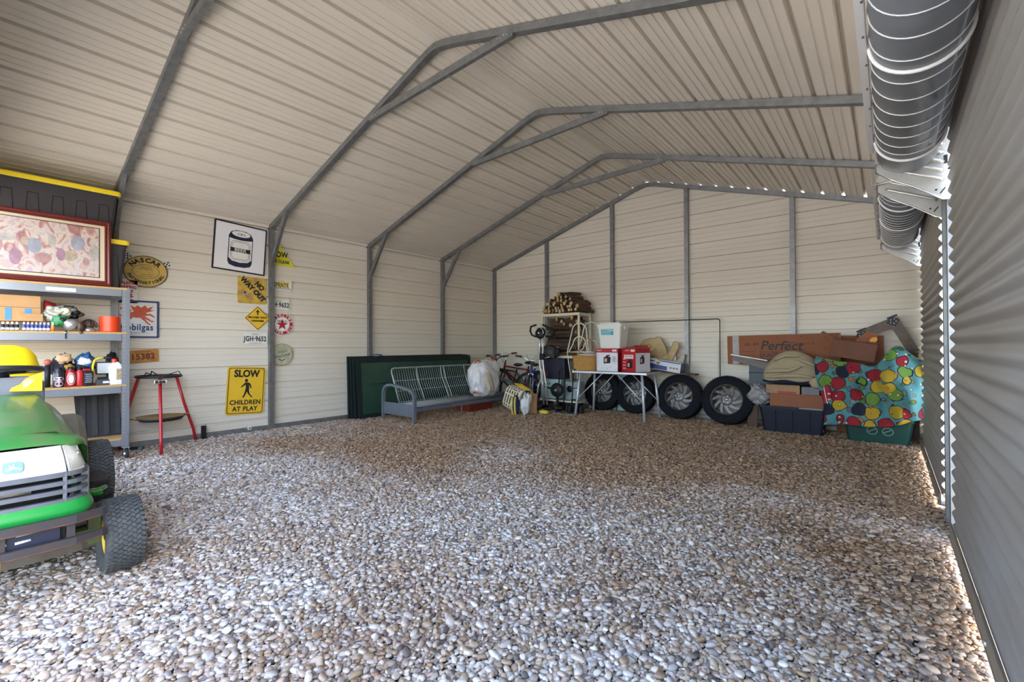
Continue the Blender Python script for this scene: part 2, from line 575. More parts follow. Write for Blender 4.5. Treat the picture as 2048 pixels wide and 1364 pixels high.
FR = [(-0.02, 'nearest the open front'), (1.165, 'beside the steel shelf'), (2.92, 'between the two licence plates'),
      (4.56, 'at the end of the dark green panels'), (6.25, 'behind the futon frame'), (7.835, 'against the gable wall')]
def rafter_pts(y):
    out = []
    zt = lambda x: roof_z(x) - 0.036
    out.append((XL - 0.04, y, zt(XL - 0.04)))
    out.append((RX - 0.24, y, zt(RX - 0.24)))
    out.append((RX - 0.10, y, zt(RX - 0.12)))
    out.append((RX, y, RZ - 0.058))
    out.append((RX + 0.10, y, zt(RX + 0.12)))
    out.append((RX + 0.24, y, zt(RX + 0.24)))
    out.append((XR + 0.04, y, zt(XR + 0.04)))
    return out
for i, (y, where) in enumerate(FR):
    back = i == 5
    fr = thing('steel_truss', 'galvanized steel bow truss with sloping rafters, standing %s' % where, 'truss', (0, y, 0), 0, 'galvanized trusses along the building')
    bar(MB(), (XL + 0.04, 0, 0.0), (XL + 0.04, 0, roof_z(XL + 0.04) - 0.05)).build('post', galv, fr)
    bar(MB(), (XR + 0.045, 0, 0.0), (XR + 0.045, 0, roof_z(XR) - 0.05)).build('post', galv, fr)
    for h in (0, 1):
        pts = [(x, 0, z) for x, _, z in rafter_pts(0)]
        pts = pts[:4] if h == 0 else pts[3:]
        MB().tube(pts, 0, flat=(TW, TW)).build('rafter', galv, fr)
    if back:
        for x in (-5.50, -3.995, -2.615, -1.075):
            bar(MB(), (x, 0, 0), (x, 0, roof_z(x) - 0.06)).build('post', galv, fr)
    else:
        c = MB(); channel(c, (XL + 0.045, -0.035, 2.36), (XL + 0.58, -0.035, 3.115), (0, -1, 0)); c.build('knee_brace', galv, fr)
        # collar brace under the ridge
        c = MB()
        za, zb = roof_z(-4.42) - 0.06, roof_z(-2.36) - 0.06
        channel(c, (-4.42, -0.035, za), (-2.36, -0.035, zb), (0, -1, 0))
        c.build('collar_brace', galv, fr)
        c = MB()
        screws(c, [(-2.42 - 0.035 * j, -0.033, zb - 0.002 + 0.012 * (j % 2)) for j in range(4)], (0, -1, 0), 0.007)
        screws(c, [(-4.36 + 0.035 * j, -0.033, za - 0.002 + 0.012 * (j % 2)) for j in range(4)], (0, -1, 0), 0.007)
        tag(c.build('screw_set', galv_bright, fr), None, kind='stuff')
# base rails and eave trim
t1 = MB(); bar(t1, (XL + 0.035, YF, 0.028), (XL + 0.035, YB, 0.028)); tag(t1.build('trim_1', galv), 'galvanized base rail along the left wall', None, kind='structure')
t2 = MB(); bar(t2, (XL, YB - 0.045, 0.028), (XR, YB - 0.045, 0.028)); tag(t2.build('trim_2', galv), 'galvanized base rail along the back wall', None, kind='structure')
t3 = MB(); t3.box((XL + 0.004, (YF + YB) / 2, 2.90), (0.012, YB - YF, 0.02)); t3.box((XL - 0.005, (YF + YB) / 2, 2.955), (0.05, YB - YF, 0.035))
tag(t3.build('trim_3', cream), 'cream eave trim along the top of the left wall', None, kind='structure')

# ---- right wall: two roll-up doors side by side
doorpaint = mat('roll_door_paint', (0.31, 0.30, 0.29), 0.42, 0.15, var=0.22, vscale=2.2, col2=(0.24, 0.20, 0.16), stretch=(1, 0.4, 2.0))
coilpaint = mat('rolled_curtain_paint', (0.20, 0.215, 0.24), 0.42, 0.25, var=0.2, vscale=6)
rope = mat('white_tie_rope', (0.80, 0.80, 0.80), 0.6)
ringm = mat('curtain_edge_ring', (0.62, 0.63, 0.64), 0.4, 0.3)
barm = mat('door_bottom_bar', (0.24, 0.20, 0.16), 0.6, 0.2, var=0.3, vscale=9)
darkm = mat('black_plastic', (0.011, 0.012, 0.015), 0.5, spec=0.3)
CX, CZ, CR = 0.108, 2.445, 0.155
def rolldoor(name, label, ya, yb, rings, ropes, gap):
    d = tag(thing(name, None, None), label, None, kind='structure')
    # curtain: horizontal corrugations, hanging from the outer side of the coil
    m = MB()
    n = int((2.55 - 0.13) / 0.08) * 8
    prof = []
    for i in range(n + 1):
        z = 0.13 + (2.55 - 0.13) * i / n
        ph = (z / 0.08) % 1.0
        w = 0.5 - 0.5 * math.cos(2 * PI * ph)
        w = w ** 0.8
        prof.append((XR - 0.032 - 0.024 * w, z))
    m.add([(x, ya, z) for x, z in prof] + [(x, yb, z) for x, z in prof], [(i, i + 1, n + 2 + i, n + 1 + i) for i in range(n)], True)
    m.add([(x + 0.002, ya, z) for x, z in prof] + [(x + 0.002, yb, z) for x, z in prof], [(i, i + 1, n + 2 + i, n + 1 + i) for i in range(n)], True)
    m.build('curtain', doorpaint, d, fixn=False)
    m = MB(); m.box((XR - 0.062, (ya + yb) / 2, 0.096), (0.012, yb - ya, 0.085), ch=0.003); m.box((XR - 0.05, (ya + yb) / 2, 0.058), (0.04, yb - ya, 0.01))
    m.build('bottom_bar', barm, d)
    m = MB()
    for yy in (ya + 0.05, (ya + yb) / 2 - 0.25, (ya + yb) / 2 + 0.2):
        m.cyl((XR - 0.076, yy, 0.09), (XR - 0.066, yy, 0.09), 0.012, 8)
    tag(m.build('bar_bolts', galv_bright, d), None, kind='stuff')
    m = MB(); m.tube([(CX, ya + 0.02, CZ), (CX, yb + 0.06, CZ)], CR, 40)
    m.build('coil', coilpaint, d)
    for y in rings:
        m = MB(); m.tube([(CX + (CR + 0.001) * math.cos(2 * PI * j / 40), y + 0.006 * math.sin(2 * PI * j / 40), CZ + (CR + 0.001) * math.sin(2 * PI * j / 40)) for j in range(40)], 0.0032, 5, closed=True)
        m.build('coil_ring', ringm, d)
    for y in ropes:
        m = MB(); m.tube([(CX + (CR + 0.004) * math.cos(2 * PI * j / 40), y + 0.012 * math.sin(2 * PI * j / 40 + 1), CZ + (CR + 0.004) * math.sin(2 * PI * j / 40)) for j in range(40)], 0.0085, 7, closed=True)
        m.build('tie_rope', rope, d)
    # angle strip hung beside the coil
    m = MB(); m.box((-0.072, (ya + yb) / 2, 2.43), (0.026, yb - ya - 0.05, 0.003)); m.box((-0.084, (ya + yb) / 2, 2.46), (0.003, yb - ya - 0.05, 0.06)); m.box((-0.0575, (ya + yb) / 2, 2.455), (0.003, yb - ya - 0.05, 0.05))
    m.build('coil_guard', mat('white_trim_paint', (0.78, 0.77, 0.76), 0.4), d)
    m = MB(); screws(m, [(-0.066 + 0.004 * (j % 2), ya + 0.15 + 0.24 * j, 2.43) for j in range(int((yb - ya - 0.3) / 0.24))], (0, 0, -1), 0.005); tag(m.build('screw_set', screwm, d), None, kind='stuff')
    # end brackets
    for yy, flip in ((ya - 0.09, 1), (yb + 0.10, -1)):
        m = MB()
        poly = [(-0.052, 2.335), (-0.05, 2.46), (0.0, 2.56), (0.30, 2.60), (0.335, 2.45), (0.335, 2.08), (0.27, 2.10), (0.14, 2.20), (0.03, 2.27)]
        M = Matrix.Translation((0, yy, 0)) @ Matrix(((1, 0, 0, 0), (0, 0, -1, 0), (0, 1, 0, 0), (0, 0, 0, 1)))
        m.prism(poly, -0.0025, 0.0025, M)
        m.tube([(x, yy, z) for x, z in poly], 0.006, 6, closed=True)
        br = m.build('coil_bracket', galv_bright, d)
        m = MB()
        for j in range(5):
            z = 2.30 + 0.055 * j
            a, b = Vector((0.0 + 0.01 * j, yy, z + 0.045)), Vector((0.275, yy, z - 0.085))
            for sg in (-1, 1):
                m.tube([a + (b - a) * t + Vector((0, sg * (0.003 + 0.012 * math.sin(PI * t) ** 0.3), 0)) for t in (0.0, 0.06, 0.5, 0.94, 1.0)], 0.011, 8)
        tag(m.build('pressed_rib', galv_bright, br), None, kind='stuff')
        m = MB(); m.cyl((0.30, yy - 0.006, 2.28), (0.30, yy + 0.006, 2.28), 0.007, 8); m.cyl((0.24, yy - 0.006, 2.16), (0.24, yy + 0.006, 2.16), 0.006, 8); m.box((0.27, yy, 2.15), (0.006, 0.012, 0.04), (0, 0.6, 0)); m.box((0.285, yy, 2.34), (0.016, 0.02, 0.05))
        m.build('bracket_hole', darkm, br)
        m = MB(); m.cyl((CX - 0.02, yy - 0.05, CZ), (CX - 0.02, yy + 0.05, CZ), 0.018, 10); m.tube([(-0.06, yy - 0.02, 2.39), (0.05, yy - 0.02, 2.40), (0.12, yy - 0.03, 2.44)], 0.009, 8)
        m.build('axle_pin', galv_bright, br)
    m = MB()
    for yy in (ya - gap, yb + gap):
        m.box((XR + 0.075, yy, 1.15), (0.012, 0.055, 2.3))
    m.build('guide_rail', galv, d)
    # outdoor daylight reaches in through the gap between curtain and guide; widened siding panels behind it block the sun
    return d
import itertools
rolldoor('door_1', 'nearer closed roll-up door with ribbed grey curtain and coil above', 0.70, 3.76, [0.9, 1.1, 1.3, 1.5, 1.7, 1.86, 2.01, 2.16, 2.33, 2.53, 2.70, 2.87, 3.03, 3.18, 3.33, 3.46], [2.42, 3.56], 0.075)
rolldoor('door_2', 'farther closed roll-up door with ribbed grey curtain and coil above', 4.46, 6.86, [4.62, 4.75] + [5.1 + 0.105 * j for j in range(15)], [4.90, 5.72, 6.66], 0.075)
wall_right = tag(thing('wall_right', None, None), 'right wall of steel posts and panels around the roll-up doors', None, kind='structure')
for a, b in ((YF, 0.76), (3.79, 4.53), (6.89, YB)):  # panel ends run past the door gaps to block direct sun
    MB().box((XR + 0.095, (a + b) / 2, 1.5), (0.02, b - a, 3.0)).build('siding_panel', cream, wall_right)
MB().box((XR + 0.095, (YF + YB) / 2, 2.80), (0.02, YB - YF, 0.46)).build('header_panel', cream, wall_right)
for yy in (3.955, 4.275):
    MB().box((0.325, yy, 1.15), (0.064, 0.064, 2.3)).build('jamb_post', galv, wall_right)
MB().box((0.32, 4.115, 1.15), (0.02, 0.27, 2.3)).build('jamb_plate', galv, wall_right)
MB().box((0.345, 7.06, 1.15), (0.06, 0.06, 2.3)).build('jamb_post', galv, wall_right)
# ================================================================ left wall: signs
white_e = mat('white_enamel', (0.80, 0.79, 0.77), 0.35, var=0.06, vscale=5)
black_e = mat('black_print', (0.012, 0.012, 0.015), 0.5)
navy_e = mat('navy_print', (0.012, 0.018, 0.05), 0.5)
yellow_e = mat('yellow_sign', (0.80, 0.50, 0.03), 0.4, var=0.08, vscale=4)
red_e = mat('red_print', (0.60, 0.045, 0.03), 0.45)
SX = XL + 0.012
def sign(name, label, cat, y, z, group=None):
    return thing(name, label, cat, (SX, y, z), 0, group)
def plate(poly, m, parent, roll=0.0, z0=0.0, z1=0.006, name='plate'):
    return MB().prism(poly, z0, z1, MX(0, 0, 0, 0, roll)).build(name, m, parent)
def rrect(w, h, r, n=4):
    out = []
    for cx, cy, a in ((w / 2 - r, h / 2 - r, 0), (-w / 2 + r, h / 2 - r, PI / 2), (-w / 2 + r, -h / 2 + r, PI), (w / 2 - r, -h / 2 + r, 1.5 * PI)):
        for i in range(n + 1):
            t = a + PI / 2 * i / n
            out.append((cx + r * math.cos(t), cy + r * math.sin(t)))
    return out
def ellp(rx, ry, n=40, c=(0, 0)):
    return [(c[0] + rx * math.cos(2 * PI * i / n), c[1] + ry * math.sin(2 * PI * i / n)) for i in range(n)]
def ringp(m, po, pi, z0, z1, M):
    """flat ring between two outlines with the same count"""
    n = len(po)
    vs = [(x, y, z1) for x, y in po] + [(x, y, z1) for x, y in pi] + [(x, y, z0) for x, y in po] + [(x, y, z0) for x, y in pi]
    fs = []
    for i in range(n):
        j = (i + 1) % n
        fs += [(i, j, n + j, n + i), (2 * n + i, i, j, 2 * n + j)[::-1], (n + i, n + j, 3 * n + j, 3 * n + i)[::-1]]
    return m.add(vs, fs, False, M)
def T(x, y, z=0, a=0):
    return Matrix.Translation((x, y, z)) @ Matrix.Rotation(a, 4, 'Z')
def arctext(m, s, R, a_mid, da, size, M, up=True, bold=0.0, z=0.0065, ry=None, sx=1.0):
    n = len(s)
    ry = R if ry is None else ry
    for i, ch in enumerate(s):
        if ch == ' ': continue
        a = a_mid + ((n - 1) / 2 - i) * da * (1 if up else -1)
        p = T(R * math.cos(a), ry * math.sin(a), z, (math.atan2(math.sin(a) / ry, math.cos(a) / R)) + (-PI / 2 if up else PI / 2))
        m.text(ch, size, M @ p, 0.0008, sx, bold)

# beer can print
s = sign('framed_print', 'large white square print of a black beer can near the eave', 'picture', 2.51, 2.574)
R = -0.055
Mx = MX(0, 0, 0, 0, R)
MB().box((0, 0, 0.008), (0.66, 0.66, 0.014)).add([], []).build('x', None) if False else None
m = MB(); m.prism(rrect(0.66, 0.66, 0.004, 1), 0, 0.014, Mx); m.build('panel', mat('print_white', (0.78, 0.77, 0.80), 0.5), s)
m = MB(); ringp(m, rrect(0.67, 0.67, 0.004, 1), rrect(0.636, 0.636, 0.004, 1), 0, 0.018, Mx); m.build('border', black_e, s)
m = MB()
ez = 0.0145
can = [(-0.155, 0.16), (-0.155, -0.20), (-0.135, -0.245), (-0.06, -0.268), (0.06, -0.268), (0.135, -0.245), (0.155, -0.20), (0.155, 0.16), (0.125, 0.215), (0.06, 0.243), (-0.06, 0.243), (-0.125, 0.215)]
m.prism(can, ez, ez + 0.001, Mx)
m.build('can_drawing', navy_e, s)
m = MB()
m.prism(ellp(0.118, 0.042, 28, (0, 0.195)), ez + 0.001, ez + 0.002, Mx)
body = [(-0.145, 0.125), (-0.145, -0.15), (-0.10, -0.19), (0, -0.205), (0.10, -0.19), (0.145, -0.15), (0.145, 0.125), (0.09, 0.115), (0, 0.108), (-0.09, 0.115)]
m.prism(body, ez + 0.001, ez + 0.002, Mx)
m.build('can_label', white_e, s)
m = MB()
for k in (0.125, 0.11):
    ringp(m, rrect(2 * k, 0.27 + (k - 0.125) * 2, 0.05), rrect(2 * k - 0.008, 0.262 + (k - 0.125) * 2, 0.046), ez + 0.002, ez + 0.003, Mx @ T(0, -0.04))
m.prism([(-0.135, -0.005), (-0.12, -0.03), (-0.135, -0.06), (0.135, -0.06), (0.12, -0.03), (0.135, -0.005)], ez + 0.002, ez + 0.003, Mx)
ringp(m, ellp(0.03, 0.014, 16, (-0.02, 0.19)), ellp(0.024, 0.009, 16, (-0.02, 0.19)), ez + 0.002, ez + 0.003, Mx)
ringp(m, ellp(0.03, 0.014, 16, (0.025, 0.19)), ellp(0.024, 0.009, 16, (0.025, 0.19)), ez + 0.002, ez + 0.003, Mx)
m.build('label_lines', black_e, s)
MB().text('BEER', 0.062, Mx @ T(0, -0.033, ez + 0.0035), 0.0008, 1.15, 0.0006).build('lettering', white_e, s)

# oval racing sign
s = sign('oval_sign', 'gold oval metal sign with black racing lettering and checkered flags', 'sign', 1.46, 2.118)
gold = mat('gold_sign_paint', (0.62, 0.42, 0.10), 0.4, var=0.25, vscale=9, col2=(0.45, 0.30, 0.08))
plate(ellp(0.215, 0.19, 48), gold, s)
m = MB(); ringp(m, ellp(0.217, 0.192, 48), ellp(0.209, 0.184, 48), 0, 0.0075, MX(0, 0, 0)); ringp(m, ellp(0.135, 0.085, 40), ellp(0.131, 0.081, 40), 0, 0.0075, MX(0, 0, 0)); m.build('border', black_e, s)
m = MB()
arctext(m, 'NASCAR', 0.165, PI / 2 + 0.06, 0.345, 0.072, MX(0, 0, 0), True, 0.004, ry=0.135)
arctext(m, 'INTERNATIONAL', 0.172, -PI / 2, 0.212, 0.050, MX(0, 0, 0), False, 0.002, ry=0.138)
for t_, yy, sz in (('NATIONAL', 0.05, 0.022), ('ASSOCIATION', 0.028, 0.022), ('STOCK CAR', -0.035, 0.018), ('AUTO RACING', -0.056, 0.018)):
    m.text(t_, sz, MX(0, 0, 0) @ T(0, yy, 0.0065), 0.0006)
m.build('lettering', black_e, s)
for sg in (-1, 1):
    m = MB(); w = MB()
    for i in range(3):
        for j in range(3):
            (m if (i + j) % 2 == 0 else w).box((0, 0, 0), (0.018, 0.018, 0.004)) if False else (m if (i + j) % 2 == 0 else w).prism([(i * 0.018, j * 0.018), (i * 0.018 + 0.018, j * 0.018), (i * 0.018 + 0.018, j * 0.018 + 0.018), (i * 0.018, j * 0.018 + 0.018)], 0.002, 0.007, MX(0, 0, 0) @ T(sg * 0.175, 0.13, 0, PI / 4 if sg < 0 else -PI / 4 - 0.4))
    f_ = w.build('checkered_flag', white_e, s); m.build('check', black_e, f_)

# parking sign
s = sign('parking_sign', 'small white parking sign with red lettering below the gold oval sign', 'sign', 1.285, 1.862)
plate(rrect(0.19, 0.275, 0.01), white_e, s)
m = MB(); M0 = MX(0, 0, 0)
for t_, yy, sz in (("ALEX'S", 0.10, 0.048), ('PARKING', 0.05, 0.048), ('ONLY', 0.0, 0.048), ('ALL OTHERS', -0.04, 0.018), ('WILL BE TOWED', -0.062, 0.016)):
    m.text(t_, sz, M0 @ T(0, yy, 0.0065), 0.0006, 0.85, 0.003)
m.prism([(-0.06, -0.104), (0.03, -0.104), (0.03, -0.114), (0.06, -0.10), (0.03, -0.086), (0.03, -0.096), (-0.06, -0.096)], 0.006, 0.0072, M0)
m.build('lettering', red_e, s)

# winged horse gasoline sign
s = sign('enamel_sign', 'white enamel fuel sign with blue border and red winged horse', 'sign', 1.385, 1.535)
plate(rrect(0.405, 0.445, 0.008), mat('cool_white_enamel', (0.72, 0.71, 0.70), 0.35, var=0.12, vscale=6), s, z0=0, z1=0.006)
blue_e = mat('blue_enamel', (0.03, 0.055, 0.16), 0.4, var=0.15, vscale=9)
m = MB(); ringp(m, rrect(0.412, 0.452, 0.008), rrect(0.37, 0.41, 0.008), 0, 0.0085, M0); m.build('border', blue_e, s)
m = MB(); m.text('Mobilgas', 0.105, M0 @ T(-0.015, -0.10, 0.0065), 0.0008, 0.80, 0.003, spacing=1.12); m.text('SOCONY-VACUUM OIL CO.', 0.017, M0 @ T(0.0, -0.165, 0.0065), 0.0005); m.build('lettering', blue_e, s)
m = MB()
z_a, z_b = 0.006, 0.0075
for poly in (
    [(-.09, .03), (-.02, .015), (.05, .02), (.085, .045), (.08, .08), (.03, .088), (-.04, .088), (-.085, .075)],      # body
    [(-.085, .078), (-.06, .10), (-.09, .138), (-.12, .155), (-.165, .128), (-.172, .112), (-.135, .116), (-.118, .09), (-.10, .055), (-.09, .03)],   # neck and head
    [(-.03, .078), (-.05, .11), (-.075, .165), (-.03, .14), (-.005, .168), (.03, .14), (.07, .172), (.09, .135), (.15, .16), (.12, .115), (.165, .115), (.10, .088), (.05, .072)],   # wing
    [(-.09, .045), (-.14, .038), (-.175, .052), (-.178, .042), (-.14, .02), (-.07, .02)],
    [(-.07, .03), (-.10, -.005), (-.14, -.02), (-.138, -.03), (-.09, -.018), (-.045, .015)],
    [(.06, .035), (.10, .012), (.135, -.018), (.152, -.013), (.157, -.022), (.135, -.034), (.09, -.005), (.045, .012)],
    [(.045, .022), (.078, -.01), (.103, -.045), (.123, -.06), (.116, -.07), (.09, -.054), (.058, -.015), (.022, .012)],
    [(.08, .065), (.12, .07), (.152, .048), (.17, .018), (.14, .035), (.11, .05), (.085, .046)]):
    m.prism(poly, z_a, z_b, M0); z_b += 0.0002
m.build('emblem', mat('faded_red_enamel', (0.58, 0.10, 0.05), 0.45, var=0.25, vscale=20), s)

def licence(name, label, y, z, roll, plate_m, ink, top, num, bot=None, w=0.305, h=0.152, sx=0.72):
    s = sign(name, label, 'licence plate', y, z)
    Mr = MX(0, 0, 0, 0, roll)
    plate(rrect(w, h, 0.012), plate_m, s, roll)
    m = MB(); ringp(m, rrect(w, h, 0.012), rrect(w - 0.006, h - 0.006, 0.010), 0, 0.0075, Mr); m.build('rim', ink if name == 'old_plate' else plate_m, s)
    m = MB()
    m.text(top, 0.03, Mr @ T(0, h / 2 - 0.024, 0.0065), 0.0005)
    m.text(num, 0.098, Mr @ T(0, -0.008, 0.0065), 0.0008, sx, 0.004, spacing=1.08)
    if bot: m.text(bot, 0.016, Mr @ T(0, -h / 2 + 0.014, 0.0065), 0.0005)
    m.build('lettering', ink, s)
    return s
ink_g = mat('plate_ink', (0.05, 0.06, 0.06), 0.5)
licence('licence_plate', 'worn orange licence plate with brown numbers, hanging tilted below the winged horse', 1.435, 1.088, 0.07,
        mat('orange_plate', (0.50, 0.20, 0.03), 0.5, var=0.35, vscale=12), mat('brown_ink', (0.11, 0.03, 0.015), 0.5), 'OKLAHOMA', '15382', sx=0.9)
pw = mat('plate_white', (0.78, 0.77, 0.72), 0.4, var=0.05, vscale=6)
licence('licence_plate', 'white licence plate with black numbers, left of the post below a yellow diamond', 2.71, 1.315, -0.01, pw, ink_g, 'TEXAS', 'JGH\u00b79652', 'THE LONE STAR STATE', w=0.325, h=0.162)
licence('licence_plate', 'white licence plate with black numbers, right of the post above a red star disc', 3.035, 1.825, -0.03, pw, ink_g, 'TEXAS', 'JGH\u00b79652', None)
s = licence('licence_plate', 'white licence plate with yellow and black letters, topmost right of the post', 3.07, 2.12, -0.03, pw, mat('olive_ink', (0.16, 0.12, 0.02), 0.5), 'CLASSIC', 'SPRNTR', None, sx=0.6)
m = MB(); m.prism([(-0.15, -0.045), (0.15, -0.045), (0.15, -0.050), (-0.15, -0.050)], 0.006, 0.0072, MX(0, 0, 0, 0, -0.03)); m.prism([(-0.15, -0.056), (0.15, -0.056), (0.15, -0.062), (-0.15, -0.062)], 0.006, 0.0072, MX(0, 0, 0, 0, -0.03)); m.build('stripe', mat('violet_ink', (0.20, 0.18, 0.36), 0.5), s)
m = MB(); m.prism(ellp(0.03, 0.025, 12, (0.10, 0.045)), 0.006, 0.007, MX(0, 0, 0, 0, -0.03)); m.prism(rrect(0.15, 0.07, 0.02), 0.006, 0.0066, MX(0, 0, 0, 0, -0.03)); m.build('yellow_print', mat('yellow_print', (0.75, 0.62, 0.10), 0.5), s)

# no way out, proceed with kindness, slow
s = sign('warning_sign', 'rusty yellow square sign with slanted words under the beer can print', 'sign', 2.668, 2.0)
rusty = mat('rusty_yellow', (0.66, 0.45, 0.05), 0.55, var=0.9, vscale=11, col2=(0.30, 0.16, 0.05))
plate(rrect(0.375, 0.375, 0.012), rusty, s, -0.01)
m = MB()
Mr = MX(0, 0, 0, 0, -PI / 4 - 0.01)
m.text('NO', 0.095, Mr @ T(0.02, 0.115, 0.0065), 0.0008, 0.9, 0.006)
m.text('WAY OUT', 0.095, Mr @ T(0.0, 0.015, 0.0065), 0.0008, 0.95, 0.006)
m.build('lettering', black_e, s)
m = MB()
r2 = random.Random(5)
for i in range(16):
    a, b = r2.uniform(-0.16, 0.12), r2.uniform(-0.17, -0.02)
    m.prism([(a + r2.uniform(0.008, 0.025) * math.cos(t * PI / 4), b + r2.uniform(0.006, 0.02) * math.sin(t * PI / 4)) for t in range(8)], 0.006, 0.0068, MX(0, 0, 0))
tag(m.build('paint_chips', mat('chipped_paint', (0.55, 0.42, 0.36), 0.7, var=0.6, vscale=30, col2=(0.2, 0.08, 0.05)), s), None, kind='stuff')

s = sign('diamond_sign', 'yellow diamond sign with a black arrow, just left of the post', 'sign', 2.742, 1.607)
plate([(0, 0.17), (0.17, 0), (0, -0.17), (-0.17, 0)], yellow_e, s)
m = MB(); ringp(m, [(0, 0.165), (0.165, 0), (0, -0.165), (-0.165, 0)], [(0, 0.156), (0.156, 0), (0, -0.156), (-0.156, 0)], 0.005, 0.0072, M0)
m.prism([(-0.008, 0.045), (0.008, 0.045), (0.008, 0.085), (0.028, 0.085), (0.0, 0.122), (-0.028, 0.085), (-0.008, 0.085)], 0.005, 0.0072, M0)
m.text('PROCEED WITH', 0.036, M0 @ T(0, 0.008, 0.0065), 0.0006, 0.95, 0.002); m.text('KINDNESS', 0.036, M0 @ T(0, -0.04, 0.0065), 0.0006, 1.0, 0.002)
m.build('lettering', black_e, s)

s = sign('road_sign', 'tall yellow road sign with a walking figure, standing low beside the post', 'sign', 2.59, 0.58)
plate(rrect(0.495, 0.665, 0.035), yellow_e, s, -0.055)
Mr = MX(0, 0, 0, 0, -0.055)
m = MB(); ringp(m, rrect(0.465, 0.635, 0.03), rrect(0.447, 0.617, 0.026), 0.005, 0.0072, Mr); m.build('border', black_e, s)
m = MB()
m.text('SLOW', 0.135, Mr @ T(0.0, 0.235, 0.0065), 0.0008, 0.86, 0.006)
m.text('CHILDREN', 0.088, Mr @ T(0, -0.165, 0.0065), 0.0008, 0.90, 0.003, spacing=1.08)
m.text('AT PLAY', 0.088, Mr @ T(0, -0.255, 0.0065), 0.0008, 0.90, 0.003, spacing=1.08)
m.build('lettering', black_e, s)
m = MB()
m.prism(ellp(0.020, 0.024, 16, (-0.003, 0.142)), 0.005, 0.0072, Mr)
for i, poly in enumerate(([(-0.02, 0.115), (0.028, 0.115), (0.04, 0.03), (0.035, 0.0), (-0.012, 0.0), (-0.005, 0.05)],
    [(-0.02, 0.112), (-0.012, 0.085), (-0.06, 0.045), (-0.072, 0.052)],
    [(0.02, 0.115), (0.05, 0.10), (0.072, 0.035), (0.06, 0.032), (0.035, 0.08)],
    [(-0.012, 0.008), (0.02, 0.004), (0.0, -0.045), (-0.028, -0.098), (-0.046, -0.095), (-0.022, -0.04)],
    [(0.005, 0.006), (0.036, 0.006), (0.048, -0.045), (0.088, -0.09), (0.078, -0.10), (0.028, -0.048)])):
    m.prism(poly, 0.005, 0.0074 + 0.0002 * i, Mr)
m.build('walking_figure', black_e, s)

s = sign('pennant_sign', 'yellow green triangular sign half behind the post beneath the eave', 'sign', 3.05, 2.56)
plate([(-0.10, 0.21), (0.0, 0.155), (0.06, 0.06), (0.13, -0.03), (0.235, -0.165), (0.12, -0.155), (-0.11, -0.15)], mat('lime_yellow', (0.70, 0.66, 0.04), 0.4), s)
m = MB(); m.text('SLOW', 0.115, M0 @ T(-0.015, 0.005, 0.0065), 0.0008, 0.8, 0.003); m.text('FOR CLEAR', 0.062, M0 @ T(-0.005, -0.098, 0.0065), 0.0008, 0.9, 0.002); m.build('lettering', black_e, s)

s = sign('round_sign', 'round white and red sign with a red star, right of the post', 'sign', 3.085, 1.532)
plate(ellp(0.163, 0.163, 48), white_e, s)
m = MB(); ringp(m, ellp(0.155, 0.155, 48), ellp(0.108, 0.108, 48), 0.005, 0.0072, M0)
m.build('red_ring', mat('dull_red_enamel', (0.42, 0.02, 0.03), 0.4), s)
m = MB()
star = []
for i in range(10):
    a = PI / 2 + i * PI / 5; rr = 0.088 if i % 2 == 0 else 0.036
    star.append((rr * math.cos(a), rr * math.sin(a) - 0.008))
m.prism(star, 0.005, 0.0074, M0); m.build('star', mat('star_red', (0.45, 0.02, 0.025), 0.4), s)
m = MB(); arctext(m, 'GASOLINE', 0.131, PI / 2 + 0.05, 0.37, 0.046, M0, True, 0.002, z=0.0075); arctext(m, 'MOTOR OIL', 0.131, -PI / 2, 0.33, 0.046, M0, False, 0.002, z=0.0075); m.build('ring_lettering', white_e, s)
m = MB(); m.text('TEXACO', 0.036, M0 @ T(0, 0.042, 0.0085), 0.0006, 1.0, 0.001); m.text('T', 0.035, M0 @ T(0, -0.012, 0.0085), 0.0006, 1.0, 0.001); m.build('lettering', black_e, s)

s = sign('round_sign', 'round weathered cream sign with teal lettering, below the red star disc', 'sign', 3.082, 1.08)
plate(ellp(0.163, 0.163, 48), mat('weathered_cream', (0.55, 0.52, 0.36), 0.6, var=0.5, vscale=16, col2=(0.36, 0.33, 0.22)), s)
teal = mat('teal_ink', (0.05, 0.14, 0.14), 0.5)
m = MB(); ringp(m, ellp(0.163, 0.163, 48), ellp(0.158, 0.158, 48), 0, 0.0075, M0); m.build('border', mat('worn_rim', (0.16, 0.13, 0.09), 0.6), s)
m = MB(); m.text('GASOLINE', 0.052, M0 @ T(0.005, -0.02, 0.0065, 0.2), 0.0008, 0.95, 0.001); m.text('Indian', 0.075, M0 @ T(0.01, 0.045, 0.0065, 0.2), 0.0006, 0.8)
m.prism([(-0.05, -0.075), (0, -0.10), (0.05, -0.075), (0.05, -0.06), (0, -0.085), (-0.05, -0.06)], 0.005, 0.0072, M0); m.build('lettering', teal, s)

